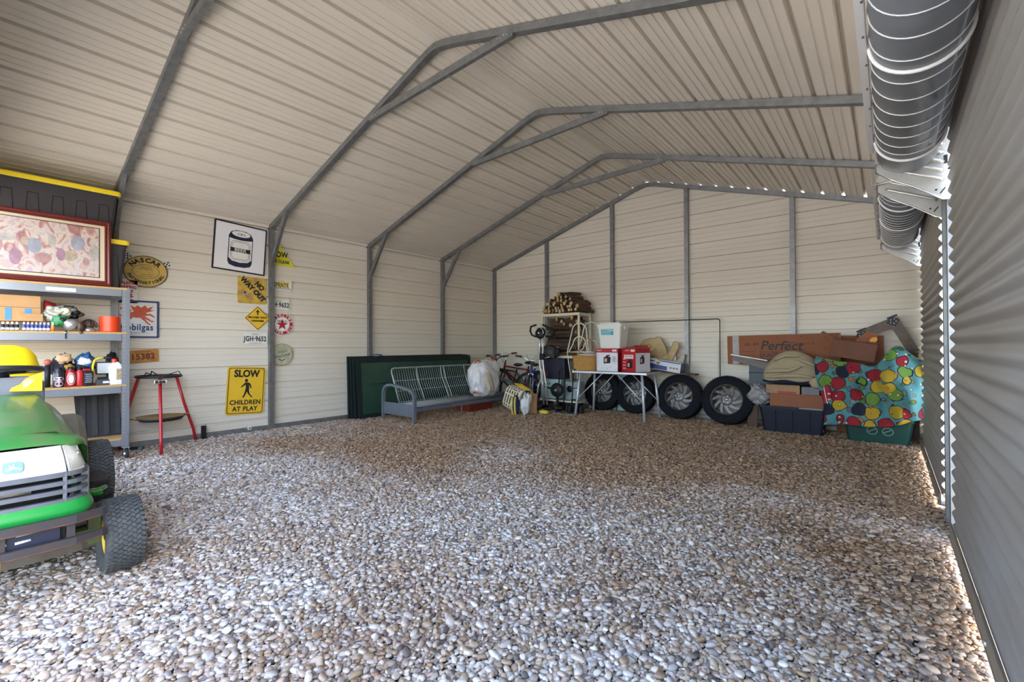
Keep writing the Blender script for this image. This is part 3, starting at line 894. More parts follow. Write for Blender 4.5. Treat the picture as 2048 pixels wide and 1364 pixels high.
# ================================================================ steel shelf against the left wall
steelg = mat('shelf_grey_steel', (0.27, 0.29, 0.32), 0.36, 0.55, var=0.10, vscale=6)
chip = mat('chipboard', (0.52, 0.31, 0.11), 0.75, var=0.25, vscale=60)
holem = mat('slot_wall_tone', (0.42, 0.42, 0.42), 0.8)  # pale discs stand in for the wall seen through the slots
shf = thing('steel_shelf', 'grey bolted steel shelf with chipboard decks by the tractor', 'shelf', (0, 0, 0))
xf, xb_, ye, yl = -6.35, -6.945, 1.19, -0.72
def lpost(x, y, sx, sy):
    m = MB()
    m.box((x, y - sy * 0.032, 0.98), (0.003, 0.066, 1.72)); m.box((x - sx * 0.018, y, 0.98), (0.036, 0.003, 1.72))
    p = m.build('post', steelg, shf)
    m = MB()
    for j in range(42):
        m.cyl((x + sx * 0.0005, y - sy * 0.045, 0.16 + 0.04 * j), (x + sx * 0.003, y - sy * 0.045, 0.16 + 0.04 * j), 0.006, 5)
        m.cyl((x - sx * 0.018, y + sy * 0.0005, 0.16 + 0.04 * j), (x - sx * 0.018, y + sy * 0.003, 0.16 + 0.04 * j), 0.006, 5)
    tag(m.build('slot_hole', holem, p), None, kind='stuff')
lpost(xf, ye, 1, 1); lpost(xb_, ye, -1, 1); lpost(xf, yl, 1, -1); lpost(xb_, yl, -1, -1)
for zb, zt in ((1.742, 1.815), (1.268, 1.338), (0.708, 0.778), (0.148, 0.205)):
    m = MB(); m.box((xf + 0.004, (ye + yl) / 2 - 0.02, (zb + zt) / 2), (0.004, ye - yl - 0.10, zt - zb)); m.box((xf - 0.006, (ye + yl) / 2 - 0.02, zb + 0.002), (0.02, ye - yl - 0.10, 0.004)); m.build('front_beam', steelg, shf)
    m = MB(); m.box((xb_ - 0.002, (ye + yl) / 2, (zb + zt) / 2), (0.004, ye - yl - 0.10, zt - zb)); m.build('back_beam', steelg, shf)
    m = MB(); m.box(((xf + xb_) / 2, ye - 0.003, (zb + zt) / 2), (xf - xb_ - 0.02, 0.003, zt - zb)); m.build('side_beam', steelg, shf)
    m = MB(); m.box(((xf + xb_) / 2, (ye + yl) / 2 - 0.01, zt + 0.010), (xf - xb_ + 0.004, ye - yl - 0.03, 0.02)); m.build('deck', chip, shf)
m = MB(); m.box((xf + 0.0075, 0.655, 1.775), (0.003, 0.215, 0.035)); tag(m.build('sticker', white_e, shf), 'white paper sticker')
m = MB(); m.prism([(1.185, 0.14), (1.185, 0.30), (1.06, 0.14)], 0, 0.003, Matrix(((0, 0, 1, xf + 0.006), (1, 0, 0, 0), (0, 1, 0, 0), (0, 0, 0, 1)))); m.build('gusset', steelg, shf)
chrome = mat('chrome', (0.75, 0.77, 0.78), 0.16, 0.95)
rubber = mat('black_rubber', (0.022, 0.022, 0.025), 0.75, var=0.3, vscale=25)
for (x, y) in ((xf + 0.01, 1.165), (xf - 0.0, 0.60), (xb_ + 0.02, 1.12)):
    m = MB(); m.box((x - 0.01, y, 0.118), (0.06, 0.05, 0.008)); m.box((x, y - 0.02, 0.085), (0.03, 0.004, 0.07)); m.box((x, y + 0.02, 0.085), (0.03, 0.004, 0.07)); c_ = m.build('caster', chrome, shf)
    m = MB(); m.lathe([(0.0, -0.013), (0.045, -0.013), (0.052, -0.006), (0.052, 0.006), (0.045, 0.013), (0.0, 0.013)], 20, Matrix.Translation((x + 0.005, y, 0.052)) @ Matrix.Rotation(PI / 2, 4, 'X')); m.build('wheel', rubber, c_)
    m = MB(); m.cyl((x + 0.005, y - 0.025, 0.052), (x + 0.005, y + 0.025, 0.052), 0.02, 12); m.build('hub', chrome, c_)

# totes and picture on top
toteb = mat('tote_black', (0.035, 0.030, 0.033), 0.45)
lidy = mat('tote_yellow_lid', (0.83, 0.62, 0.02), 0.38)
def tote(label, y0, y1, z0, z1, x0=-6.92, x1=-6.43):
    t = thing('storage_tote', label, 'tote', ((x0 + x1) / 2, (y0 + y1) / 2, z0), 0, 'black totes with yellow lids')
    L, W, H = y1 - y0, x1 - x0, z1 - z0
    m = MB()
    rings = []
    for f_, z in ((0.86, 0.0), (0.87, 0.01), (0.955, H - 0.07), (0.97, H - 0.07), (0.97, H - 0.035)):
        rings.append([(x, y, z) for x, y in rrect(W * f_, L * f_, 0.03, 3)])
    m.loft(rings, smooth=False); m.build('body', toteb, t)
    m = MB()
    for sgx in (1, -1):
        for yy in np.linspace(-0.36, 0.36, 5):
            def at(dy, z):
                k = 0.86 + (0.955 - 0.86) * z / (H - 0.07)
                return (sgx * (W * k / 2 + 0.002), yy * L + dy, z)
            pts = [at(-0.055, 0.02), at(-0.035, H * 0.68), at(0.035, H * 0.68), at(0.055, 0.02)]
            m.tube(pts, 0.0035, 5)
    m.build('moulded_rib', darkm, t)
    m = MB()
    m.loft([[(x, y, z) for x, y in rrect(W * f_, L * f_, 0.035, 4)] for f_, z in ((1.0, H - 0.05), (1.015, H - 0.045), (1.015, H - 0.01), (1.0, H), (0.93, H), (0.92, H - 0.008))], smooth=False)
    m.build('lid', lidy, t)
    return t
tote('black tote with yellow lid standing directly on the steel shelf', 0.24, 1.20, 1.838, 2.362, -6.91, -6.43)
tote('black tote with yellow lid stacked uppermost under the roof', 0.15, 1.125, 2.366, 2.885, -6.91, -6.44)
pic = thing('framed_picture', 'wide dark red framed picture in soft pink tones leaning on the totes', 'picture', (-6.365, 0.56, 1.838))
tl_ = 0.045
Mp = MX(0, 0, 0, -tl_, 0) @ T(0, 0.345)
W, H = 0.955, 0.69
mah = mat('mahogany_frame', (0.13, 0.014, 0.010), 0.35, var=0.3, vscale=14, stretch=(1, 4, 4))
m = MB()
rr = [rrect(W - d * 2, H - d * 2, 0.002, 1) for d in (0.0, 0.006, 0.02, 0.034, 0.048, 0.055)]
hz = (0.0, 0.024, 0.03, 0.024, 0.028, 0.014)
for a in range(5):
    n = len(rr[a])
    vs = [(x, y, hz[a]) for x, y in rr[a]] + [(x, y, hz[a + 1]) for x, y in rr[a + 1]]
    m.add(vs, [(i, (i + 1) % n, n + (i + 1) % n, n + i) for i in range(n)], False, Mp)
m.build('frame', mah, pic)
m = MB(); m.prism(rrect(W - 0.10, H - 0.10, 0.002, 1), 0.0, 0.010, Mp); m.build('mat_board', mat('mat_board', (0.56, 0.46, 0.32), 0.8), pic)
m = MB(); ringp(m, rrect(W - 0.185, H - 0.165, 0.002, 1), rrect(W - 0.197, H - 0.177, 0.002, 1), 0.009, 0.013, Mp); m.build('inner_fillet', darkm, pic)
def print_mat():
    m = bpy.data.materials.new('soft_pink_print'); m.use_nodes = True
    nt = m.node_tree; N = nt.nodes; L = nt.links; b = N['Principled BSDF']; b.inputs['Roughness'].default_value = 0.35
    tc = N.new('ShaderNodeTexCoord'); mp = N.new('ShaderNodeMapping'); mp.inputs['Scale'].default_value = (1, 1.6, 1.0)
    nz = N.new('ShaderNodeTexNoise'); nz.inputs['Scale'].default_value = 7; nz.inputs['Detail'].default_value = 7; nz.inputs['Distortion'].default_value = 1.4
    L.new(tc.outputs['Object'], mp.inputs[0]); L.new(mp.outputs[0], nz.inputs['Vector'])
    r = N.new('ShaderNodeValToRGB'); cr = r.color_ramp
    cols = [(0.30, (0.22, 0.12, 0.12)), (0.40, (0.38, 0.18, 0.17)), (0.47, (0.46, 0.36, 0.30)), (0.53, (0.52, 0.44, 0.38)), (0.60, (0.40, 0.33, 0.35)), (0.68, (0.50, 0.31, 0.25))]
    cr.elements[0].position = cols[0][0]; cr.elements[0].color = (*cols[0][1], 1); cr.elements[1].position = cols[1][0]; cr.elements[1].color = (*cols[1][1], 1)
    for p, c in cols[2:]:
        e = cr.elements.new(p); e.color = (*c, 1)
    L.new(nz.outputs['Fac'], r.inputs[0]); L.new(r.outputs[0], b.inputs['Base Color'])
    return m
m = MB(); m.prism(rrect(W - 0.19, H - 0.17, 0.002, 1), 0.0, 0.0112, Mp); m.build('print', print_mat(), pic)
# the print is a plain soft abstract: pale rounded forms only
for i in range(12):
    m = MB(); cx = -0.34 + 0.062 * i; cy = 0.10 * math.sin(i * 2.3) - 0.02
    m.prism(ellp(0.045 + 0.02 * math.sin(i * 1.7), 0.06 + 0.025 * math.cos(i * 2.9), 18, (cx, cy)), 0.0112, 0.0117 + 0.0002 * (i % 4), Mp)
    m.build('print_shape', mat('print_tone_%d' % (i % 5), [(0.42, 0.24, 0.22), (0.45, 0.40, 0.35), (0.35, 0.20, 0.24), (0.47, 0.38, 0.27), (0.32, 0.32, 0.36)][i % 5], 0.4, var=0.45, vscale=16), pic)

# ---- things on the second deck
card = mat('cardboard', (0.45, 0.25, 0.10), 0.8, var=0.10, vscale=5)
card_d = mat('cardboard_dark', (0.22, 0.09, 0.04), 0.8, var=0.15, vscale=5)
tape = mat('blue_tape', (0.05, 0.22, 0.50), 0.5)
def carton(name, label, cx, cy, z0, sx, sy, sz, rz=0.0, m1=None, group=None):
    t = thing(name, label, 'box', (cx, cy, z0), rz, group)
    m1 = m1 or card
    MB().box((0, 0, sz / 2), (sx, sy, sz), ch=0.003).build('body', m1, t)
    m = MB(); m.box((-sx * 0.25, 0, sz + 0.0015), (sx * 0.48, sy * 0.99, 0.003)); m.box((sx * 0.25, 0, sz + 0.0015), (sx * 0.48, sy * 0.99, 0.003)); m.build('flap', m1, t)
    return t
D2, D3, D4 = 1.359, 0.799, 0.226
can_w = mat('can_white_cap', (0.75, 0.75, 0.76), 0.4)
can_b = mat('can_blue', (0.03, 0.06, 0.30), 0.35)
def vial(x, y, z, h, r, bodym, capm, label, group):
    t = thing('small_bottle', label, 'bottle', (x, y, z), 0, group)
    MB().lathe([(0, 0), (r, 0), (r, h * 0.62), (r * 0.6, h * 0.74)], 14).build('body', bodym, t)
    MB().lathe([(r * 0.62, h * 0.70), (r * 0.62, h), (0, h)], 12).build('cap', capm, t)
    MB().lathe([(r * 1.02, h * 0.08), (r * 1.02, h * 0.34)], 14).build('label_band', can_w, t)
    return t
for i in range(4):
    vial(-6.395, 0.272 + 0.030 * i, D2, 0.082, 0.0135, darkm, can_w, 'small black bottle with white label, %s from the blue ones' % ('fourth', 'third', 'second', 'nearest')[i], 'black bottles on the second deck')
for i in range(7):
    vial(-6.395, 0.408 + 0.0275 * i, D2, 0.085, 0.0125, can_b, can_w, 'small blue bottle under the carton, %s from the orange one' % ('seventh', 'sixth', 'fifth', 'fourth', 'third', 'second', 'nearest')[i], 'blue bottles on the second deck')
t = thing('small_bottle', 'small orange and white bottle ending the row of blue ones', 'bottle', (-6.395, 0.603, D2))
MB().lathe([(0, 0), (0.015, 0), (0.015, 0.05), (0.009, 0.06), (0.009, 0.08), (0, 0.08)], 14).build('body', mat('orange_plastic', (0.62, 0.20, 0.04), 0.4), t); MB().lathe([(0.0095, 0.06), (0.0095, 0.088), (0, 0.088)], 12).build('cap', can_w, t)
shelfbox = carton('cardboard_box', 'flat cardboard carton with blue tape lying on the small bottles', -6.53, 0.25, D2 + 0.09, 0.25, 0.54, 0.13)
m = MB()
for yy in (0.055, 0.185): m.box((0.1265, yy, 0.07 if yy < 0.1 else 0.10), (0.002, 0.04 if yy < 0.1 else 0.045, 0.115 if yy < 0.1 else 0.05))
m.build('tape_strip', tape, shelfbox)
carton('cardboard_box', 'long tan carton lying uppermost on the second deck', -6.54, 0.24, D2 + 0.225, 0.24, 0.56, 0.112)
carton('cardboard_box', 'small open tan carton in front of the taped one', -6.385, 0.455, D2 + 0.092, 0.045, 0.155, 0.07)
fn_ = thing('funnel', 'red funnel with a dark spout lying beside the long tan carton', 'funnel', (-6.50, 0.60, D2 + 0.26))
Mf = Matrix.Rotation(-PI / 2, 4, 'X')
MB().lathe([(0.055, -0.05), (0.05, -0.05), (0.014, 0.04), (0.018, 0.04), (0.055, -0.05)], 18, Mf).build('cone', mat('red_plastic', (0.35, 0.02, 0.02), 0.4), fn_); MB().lathe([(0.02, 0.035), (0.006, 0.17), (0, 0.17)], 12, Mf).build('spout', mat('grey_plastic', (0.12, 0.10, 0.11), 0.4), fn_)
def lumpthing(name, label, cat, c, s, m_, seed, amp=0.25, parts=(), group=None, fr=1.6):
    t = thing(name, label, cat, (c[0], c[1], c[2] - s[2] * 0.9), 0, group)
    MB().ell((0, 0, s[2] * 0.9), s, 34, 22, None, lump(seed, amp * 1.5, fr * 1.3)).build('body', m_, t)
    for (nm, pc_, ps, pm, sd) in parts:
        MB().ell((pc_[0], pc_[1], pc_[2] + s[2] * 0.9), ps, 22, 14, None, lump(sd, amp * 1.5, fr * 1.3)).build(nm, pm, t)
    return t
clearbag = mat('clear_bag', (0.55, 0.52, 0.40), 0.25, var=0.4, vscale=18, bump=0.6, bscale=30)
green_p = mat('green_plastic', (0.02, 0.20, 0.06), 0.4)
steel_l = mat('lamp_reflector', (0.55, 0.54, 0.52), 0.3, 0.7, var=0.2, vscale=14)
brownm = mat('brown_leather', (0.10, 0.05, 0.025), 0.6, var=0.4, vscale=20)
lumpthing('plastic_bag', 'crumpled clear bag of fittings beside the small cartons', 'bag', (-6.46, 0.635, D2 + 0.17), (0.07, 0.095, 0.075), clearbag, 3, 0.3, (('green_strip', (0.05, 0.02, -0.06), (0.03, 0.06, 0.05), green_p, 5), ('paper_slip', (0.045, 0.06, 0.03), (0.03, 0.035, 0.035), mat('paper_pale', (0.7, 0.68, 0.45), 0.7), 6)))
lumpthing('hand_tool', 'black gadget lying on top of the clear bag', 'tool', (-6.50, 0.76, D2 + 0.19), (0.06, 0.055, 0.05), darkm, 9, 0.3, (('glass_window', (0.04, -0.005, 0.03), (0.025, 0.03, 0.02), steel_l, 3), ('strap', (0.03, 0.05, -0.01), (0.02, 0.03, 0.02), brownm, 4)))
t = thing('work_lamp', 'silver bowl lamp lying tilted in the middle of the second deck', 'lamp', (-6.42, 0.735, D2 + 0.07))
Mq = Matrix.Rotation(0.9, 4, 'X') @ Matrix.Rotation(0.5, 4, 'Y')
MB().lathe([(0.018, 0.07), (0.03, 0.055), (0.055, 0.03), (0.068, -0.01), (0.066, -0.014), (0.05, 0.028), (0.02, 0.05)], 22, Mq).build('reflector', steel_l, t); MB().lathe([(0.0, 0.11), (0.016, 0.11), (0.018, 0.065)], 12, Mq).build('socket', darkm, t)
t = thing('wire_guard', 'brown leather and wire bundle hanging over the second deck edge', 'tool', (-6.39, 0.80, D2))
MB().ell((0, 0, 0.045), (0.03, 0.03, 0.06), 14, 10, None, lump(21, 0.3)).build('bundle', brownm, t); MB().tube([(0.03, -0.01, 0.02), (0.045, 0.0, -0.01), (0.05, 0.01, -0.02)], 0.012, 8).build('strap', brownm, t)
t = thing('work_lamp', 'dark wired lamp with silver base left of the red cord reel', 'lamp', (-6.44, 0.875, D2))
MB().lathe([(0, 0), (0.06, 0), (0.05, 0.03), (0.025, 0.05), (0, 0.05)], 20).build('reflector', steel_l, t)
m = MB()
for i in range(9):
    a = i * PI / 9
    m.tube([(0.065 * math.cos(a) * math.cos(b), 0.065 * math.sin(a) * math.cos(b), 0.07 + 0.06 * math.sin(b)) for b in np.linspace(-0.4, PI + 0.4, 12)], 0.003, 5)
m.build('wire_cage', mat('dark_wire', (0.05, 0.035, 0.03), 0.5, 0.4), t)
MB().ell((0, 0, 0.075), (0.045, 0.045, 0.05), 16, 10).build('bulb_housing', brownm, t)
t = thing('cord_reel', 'bright red reel of trimmer line at the end of the second deck', 'reel', (-6.46, 1.045, D2))
MB().lathe([(0, 0), (0.093, 0), (0.093, 0.006), (0.088, 0.008)], 28).build('flange', red_e, t)
m = MB(); prof = []
for i in range(30):
    prof += [(0.0885, 0.008 + i * 0.0053), (0.0905, 0.0106 + i * 0.0053)]
m.lathe(prof + [(0.088, 0.168), (0, 0.170)], 30); m.build('cord', mat('red_orange_cord', (0.75, 0.06, 0.012), 0.35), t)
t = thing('spring_clip', 'black clip hanging from the second deck edge', 'clip', (-6.338, 0.69, D2 - 0.075))
MB().box((0, 0, 0.04), (0.006, 0.012, 0.08), ch=0.002).build('jaw', darkm, t); MB().cyl((0, -0.008, 0.06), (0, 0.008, 0.06), 0.006, 8).build('pivot', chrome, t)

# ---- things on the third deck
def jug(name, label, x, y, z, r, h, bm_, cm_, neck=0.4, sx=1.0, logo=None):
    t = thing(name, label, 'bottle', (x, y, z))
    Ms = Matrix.Diagonal((sx, 1, 1, 1))
    MB().lathe([(0, 0), (r * 0.95, 0), (r, 0.01), (r, h * 0.66), (r * 0.85, h * 0.76), (r * neck, h * 0.85), (r * neck, h * 0.88)], 22, Ms).build('body', bm_, t)
    MB().lathe([(r * neck * 1.1, h * 0.87), (r * neck * 1.1, h), (0, h)], 14, Ms).build('cap', cm_, t)
    if logo:
        for nm, rx, rz_, zc, mm, off in logo:
            m = MB(); n = 18
            cvs = []
            for i in range(n):
                a = 2 * PI * i / n
                yy = rx * math.cos(a); zz = zc + rz_ * math.sin(a)
                cvs.append((math.sqrt(max((r + off) ** 2 - yy * yy, 0.0)) * sx, yy, zz))
            cvs.append(((r + off) * sx, 0, zc))
            m.add(cvs, [(i, (i + 1) % n, n) for i in range(n)], True); m.build(nm, mm, t)
    return t
redb = mat('red_bottle', (0.36, 0.015, 0.02), 0.3)
jug('can_bottle', 'tall black and white bottle with a chrome shine on the third deck', -6.42, 0.648, D3, 0.043, 0.20, mat('black_gloss', (0.02, 0.02, 0.03), 0.15), darkm, 0.6, 1, [('logo', 0.036, 0.018, 0.085, white_e, 0.001), ('logo', 0.030, 0.03, 0.035, mat('pink_print', (0.55, 0.35, 0.40), 0.4), 0.001)])
jug('oil_bottle', 'red bottle with a white oval emblem on the third deck', -6.43, 0.738, D3, 0.040, 0.20, redb, darkm, 0.5, 1, [('logo', 0.032, 0.062, 0.08, white_e, 0.001), ('logo', 0.028, 0.056, 0.08, redb, 0.002), ('logo', 0.021, 0.046, 0.08, white_e, 0.003)])
jug('oil_bottle', 'red jug with a black label right of the oval emblem bottle', -6.45, 0.805, D3, 0.038, 0.19, mat('bright_red_bottle', (0.55, 0.03, 0.03), 0.3), darkm, 0.5)
t = thing('oil_bottle', 'squat black canister with grey lettering beside the red jug', 'bottle', (-6.42, 0.868, D3))
MB().box((0, 0, 0.075), (0.07, 0.075, 0.15), ch=0.012).build('body', darkm, t); MB().box((0, -0.012, 0.165), (0.06, 0.06, 0.022), ch=0.006).build('red_top', redb, t)
m = MB()
for i in range(5): m.box((0.0355, -0.002 + 0.004 * (i % 2), 0.04 + 0.02 * i), (0.001, 0.05, 0.007))
m.build('lettering', mat('grey_print', (0.35, 0.36, 0.40), 0.5), t)
lumpthing('gloves', 'dark work gloves heaped with a tan cuff behind the bottles', 'gloves', (-6.60, 0.70, D3 + 0.19), (0.085, 0.085, 0.13), mat('dark_cloth', (0.02, 0.02, 0.035), 0.9), 31, 0.3, (('tan_cuff', (0.09, 0.0, 0.09), (0.035, 0.055, 0.045), mat('tan_cloth', (0.55, 0.36, 0.20), 0.85), 8), ('mustard_patch', (0.085, 0.03, -0.005), (0.03, 0.05, 0.035), mat('mustard_cloth', (0.42, 0.24, 0.03), 0.8), 9)))
lumpthing('cloth_bundle', 'blue and white cloth bundled at the back of the third deck', 'cloth', (-6.58, 0.865, D3 + 0.20), (0.085, 0.075, 0.13), mat('blue_cloth', (0.03, 0.13, 0.33), 0.8, var=0.2, vscale=9), 33, 0.22, (('white_fold', (0.085, -0.015, 0.05), (0.03, 0.05, 0.035), mat('white_cloth', (0.75, 0.74, 0.72), 0.8), 7), ('dark_fold', (0.075, -0.03, -0.03), (0.03, 0.05, 0.06), darkm, 17)))
t = thing('floodlight', 'square floodlight with yellow handle frame behind the white jug', 'lamp', (-6.50, 1.0, D3))
MB().box((0, 0.015, 0.175), (0.05, 0.155, 0.135), ch=0.008).build('housing', darkm, t)
MB().box((0.026, 0.015, 0.175), (0.006, 0.135, 0.112), ch=0.002).build('lens', mat('lamp_glass', (0.60, 0.62, 0.60), 0.12, 0.2, var=0.15, vscale=12), t)
m = MB(); m.tube([(0.02, -0.085, 0.08), (0.02, -0.088, 0.2), (0.015, -0.075, 0.26), (0.0, -0.03, 0.285), (0, 0.0, 0.285)], 0.010, 8); m.build('yellow_frame', lidy, t)
m = MB(); m.tube([(0, 0.0, 0.285), (0, 0.06, 0.285), (0, 0.12, 0.27)], 0.013, 8); m.build('handle', darkm, t)
m = MB(); m.box((0, 0, 0.04), (0.07, 0.09, 0.08), ch=0.006); m.build('foot', darkm, t)
t = carton('parts_box', 'small dark box with red and white print under the floodlight', -6.42, 0.985, D3, 0.06, 0.11, 0.055, 0, mat('dark_print_box', (0.05, 0.05, 0.06), 0.5))
m = MB(); m.box((0.031, 0.02, 0.03), (0.001, 0.05, 0.02)); m.build('print_panel', white_e, t)
t = thing('white_jug', 'white plastic jug with red cap at the end of the third deck', 'bottle', (-6.42, 1.088, D3))
wj = mat('white_hdpe', (0.74, 0.75, 0.78), 0.4)
m = MB(); m.loft([[(x, y, z) for x, y in rrect(0.085 * k, 0.11 * k, 0.02 * k, 4)] for k, z in ((0.97, 0.0), (1, 0.01), (1, 0.175), (0.85, 0.21), (0.45, 0.235), (0.40, 0.24))], smooth=False); m.build('body', wj, t)
MB().lathe([(0.022, 0.232), (0.022, 0.268), (0.016, 0.275), (0, 0.275)], 14, Matrix.Translation((0, -0.012, 0))).build('cap', red_e, t)
m = MB(); m.box((0.0435, 0.024, 0.11), (0.001, 0.05, 0.12)); m.build('paper_label', mat('gold_label', (0.50, 0.40, 0.22), 0.6, var=0.5, vscale=50, col2=(0.2, 0.12, 0.08)), t)
lumpthing('tool_pouch', 'black pouch squeezed in the corner above the white jug', 'bag', (-6.68, 1.10, D3 + 0.17), (0.07, 0.055, 0.17), darkm, 41, 0.15)
t = thing('rubber_ball', 'reddish round knob peeking up beside the yellow tractor seat', 'ball', (-6.5, 0.578, D3)); MB().lathe([(0, 0), (0.022, 0), (0.022, 0.22), (0, 0.22)], 14).build('stand', darkm, t); MB().ell((0, 0, 0.25), (0.03, 0.03, 0.03), 14, 10).build('knob', mat('terracotta', (0.40, 0.10, 0.06), 0.5), t)
# ---- bottom deck: ribbed rubber mat
t = thing('rubber_mat', 'black ribbed rubber mat leaning inside the lowest shelf bay', 'mat', (-6.62, 0.99, D4))
Mm = MX(0, 0, 0, -0.10, 0)
m = MB(); m.prism([(-0.20, 0.455), (0.165, 0.455), (0.175, 0.25), (0.205, 0.0), (0.0, 0.0), (-0.17, 0.0)], 0, 0.012, Mm); m.build('sheet', rubber, t)
for i in range(4):
    m = MB(); x0 = -0.155 + 0.095 * i
    m.prism([(x0, 0.02), (x0 + 0.045, 0.02), (x0 + 0.04, 0.44), (x0 + 0.0, 0.44)], 0.012, 0.022, Mm); m.build('rib', mat('mat_rib', (0.035, 0.036, 0.04), 0.6, var=0.5, vscale=45), t)

# ================================================================ paella burner stand
ps = thing('burner_stand', 'red three-legged gas burner stand in front of the left wall', 'burner', (-6.70, 1.53, 0))
redp = mat('red_leg_paint', (0.42, 0.012, 0.02), 0.3)
iron = mat('black_iron', (0.02, 0.022, 0.026), 0.5, 0.3)
base = [(0.43, -0.075), (-0.16, 0.42), (-0.22, -0.33)]
topz = 0.835
for bx, by in base:
    a = math.atan2(by, bx)
    p1 = (0.205 * math.cos(a), 0.205 * math.sin(a), topz)
    m = MB(); m.tube([(bx, by, 0.0), (bx * 0.93, by * 0.93, 0.16), (0.30 * math.cos(a), 0.30 * math.sin(a), 0.5), p1], 0.0165, 10); m.build('leg', redp, ps)
def torus(m, c, R, r, n=40, k=8, ry=None):
    m.tube([(c[0] + R * math.cos(2 * PI * i / n), c[1] + (ry or R) * math.sin(2 * PI * i / n), c[2]) for i in range(n)], r, k, closed=True)
    return m
m = MB(); torus(m, (0, 0, 0.85), 0.215, 0.015); torus(m, (0, 0, 0.845), 0.11, 0.009); m.build('burner_ring', iron, ps)
for i in range(3):
    a = i * 2 * PI / 3 + 0.5
    m = MB(); m.tube([(0.02 * math.cos(a), 0.02 * math.sin(a), 0.845), (0.215 * math.cos(a), 0.215 * math.sin(a), 0.85)], 0.008, 6); m.build('burner_arm', iron, ps)
for i in range(3):
    a = i * 2 * PI / 3 + 1.1
    ca_, sa_ = math.cos(a), math.sin(a)
    m = MB(); m.tube([(0.09 * ca_, 0.09 * sa_, 0.87), (0.19 * ca_ - 0.02 * sa_, 0.19 * sa_ + 0.02 * ca_, 0.905), (0.215 * ca_ - 0.02 * sa_, 0.215 * sa_ + 0.02 * ca_, 0.86)], 0.006, 6); m.build('pan_support', iron, ps)
m = MB(); m.box((0.255, -0.045, 0.80), (0.07, 0.12, 0.035), (0, 0, -0.17), ch=0.004); cb = m.build('control_box', mat('steel_plate', (0.62, 0.58, 0.52), 0.35, 0.6), ps)
m = MB()
for dy in (-0.035, 0.0, 0.03): m.cyl((0.28, -0.05 + dy, 0.80), (0.315, -0.056 + dy, 0.80), 0.016, 12)
m.build('knob', darkm, cb)
pan = thing('paella_pan', 'wide shallow steel pan with a woven mat, sitting between the red stand legs', 'pan', (-6.70, 1.55, 0.335))
MB().lathe([(0, 0.0), (0.20, 0.0), (0.235, 0.04), (0.24, 0.04), (0.205, -0.004), (0, -0.004)], 36).build('dish', iron, pan)
m = MB(); prof = []
for i in range(14): prof += [(0.225 - i * 0.016, 0.037 + 0.003 * (i % 2)), (0.218 - i * 0.016, 0.043)]
m.lathe(prof + [(0, 0.042)], 36); m.build('woven_mat', mat('woven_straw', (0.36, 0.22, 0.08), 0.8, var=0.35, vscale=40), pan)
for sg in (-1, 1):
    m = MB(); m.tube([(0.0 - 0.04, sg * 0.235, 0.04), (0, sg * 0.285, 0.045), (0.04, sg * 0.235, 0.04)], 0.006, 6); m.build('handle', mat('brass', (0.45, 0.32, 0.12), 0.4, 0.5), pan)
m = MB()
for a in (0.1, 2.2, 4.3): m.tube([(0.19 * math.cos(a), 0.19 * math.sin(a), 0.0), (0.33 * math.cos(a - 0.27), 0.33 * math.sin(a - 0.27), 0.012)], 0.005, 6)
m.build('rest_rod', iron, pan)
t = thing('door_stop', 'black angled stop block at the foot of the right red leg', 'block', (-6.90, 2.05, 0)); MB().box((0, 0, 0.085), (0.03, 0.055, 0.17), ch=0.003).build('block', darkm, t); MB().box((0.02, 0, 0.01), (0.06, 0.055, 0.02)).build('foot', darkm, t)
t = thing('rail_gauge', 'small white round knob on the base rail near the walking figure sign', 'knob', (-6.93, 2.61, 0.055)); MB().cyl((0, 0, 0), (0.025, 0, 0), 0.024, 16).build('disc', white_e, t); MB().cyl((0.025, 0, 0), (0.028, 0, 0), 0.015, 12).build('face', galv, t)
t = thing('flashlight', 'small dark flashlight lying on the gravel behind the shelf caster', 'flashlight', (-6.78, 1.31, 0.02), 0.9); MB().cyl((-0.08, 0, 0), (0.05, 0, 0), 0.016, 10).build('barrel', darkm, t); MB().lathe([(0.016, 0), (0.024, 0.03), (0.024, 0.05), (0, 0.05)], 12, Matrix.Translation((0.05, 0, 0)) @ Matrix.Rotation(PI / 2, 4, 'Y')).build('head', teal, t)
# ================================================================ green lawn tractor
tr = thing('lawn_tractor', 'dusty green and yellow lawn tractor parked nose out beside the shelf', 'tractor', (-3.9, 0.165, 0))
greenp = mat('tractor_green', (0.016, 0.20, 0.03), 0.33, var=0.5, vscale=7, col2=(0.10, 0.155, 0.055), coat=0.2)
greenc = mat('tractor_green_clean', (0.012, 0.26, 0.045), 0.25, coat=0.3)
greyg = mat('grille_grey', (0.13, 0.14, 0.165), 0.5, var=0.35, vscale=12)
rustb = mat('rusty_black_bar', (0.03, 0.033, 0.04), 0.5, var=0.9, vscale=13, col2=(0.055, 0.036, 0.032))
yell = mat('tractor_yellow', (0.82, 0.58, 0.01), 0.32, coat=0.2)
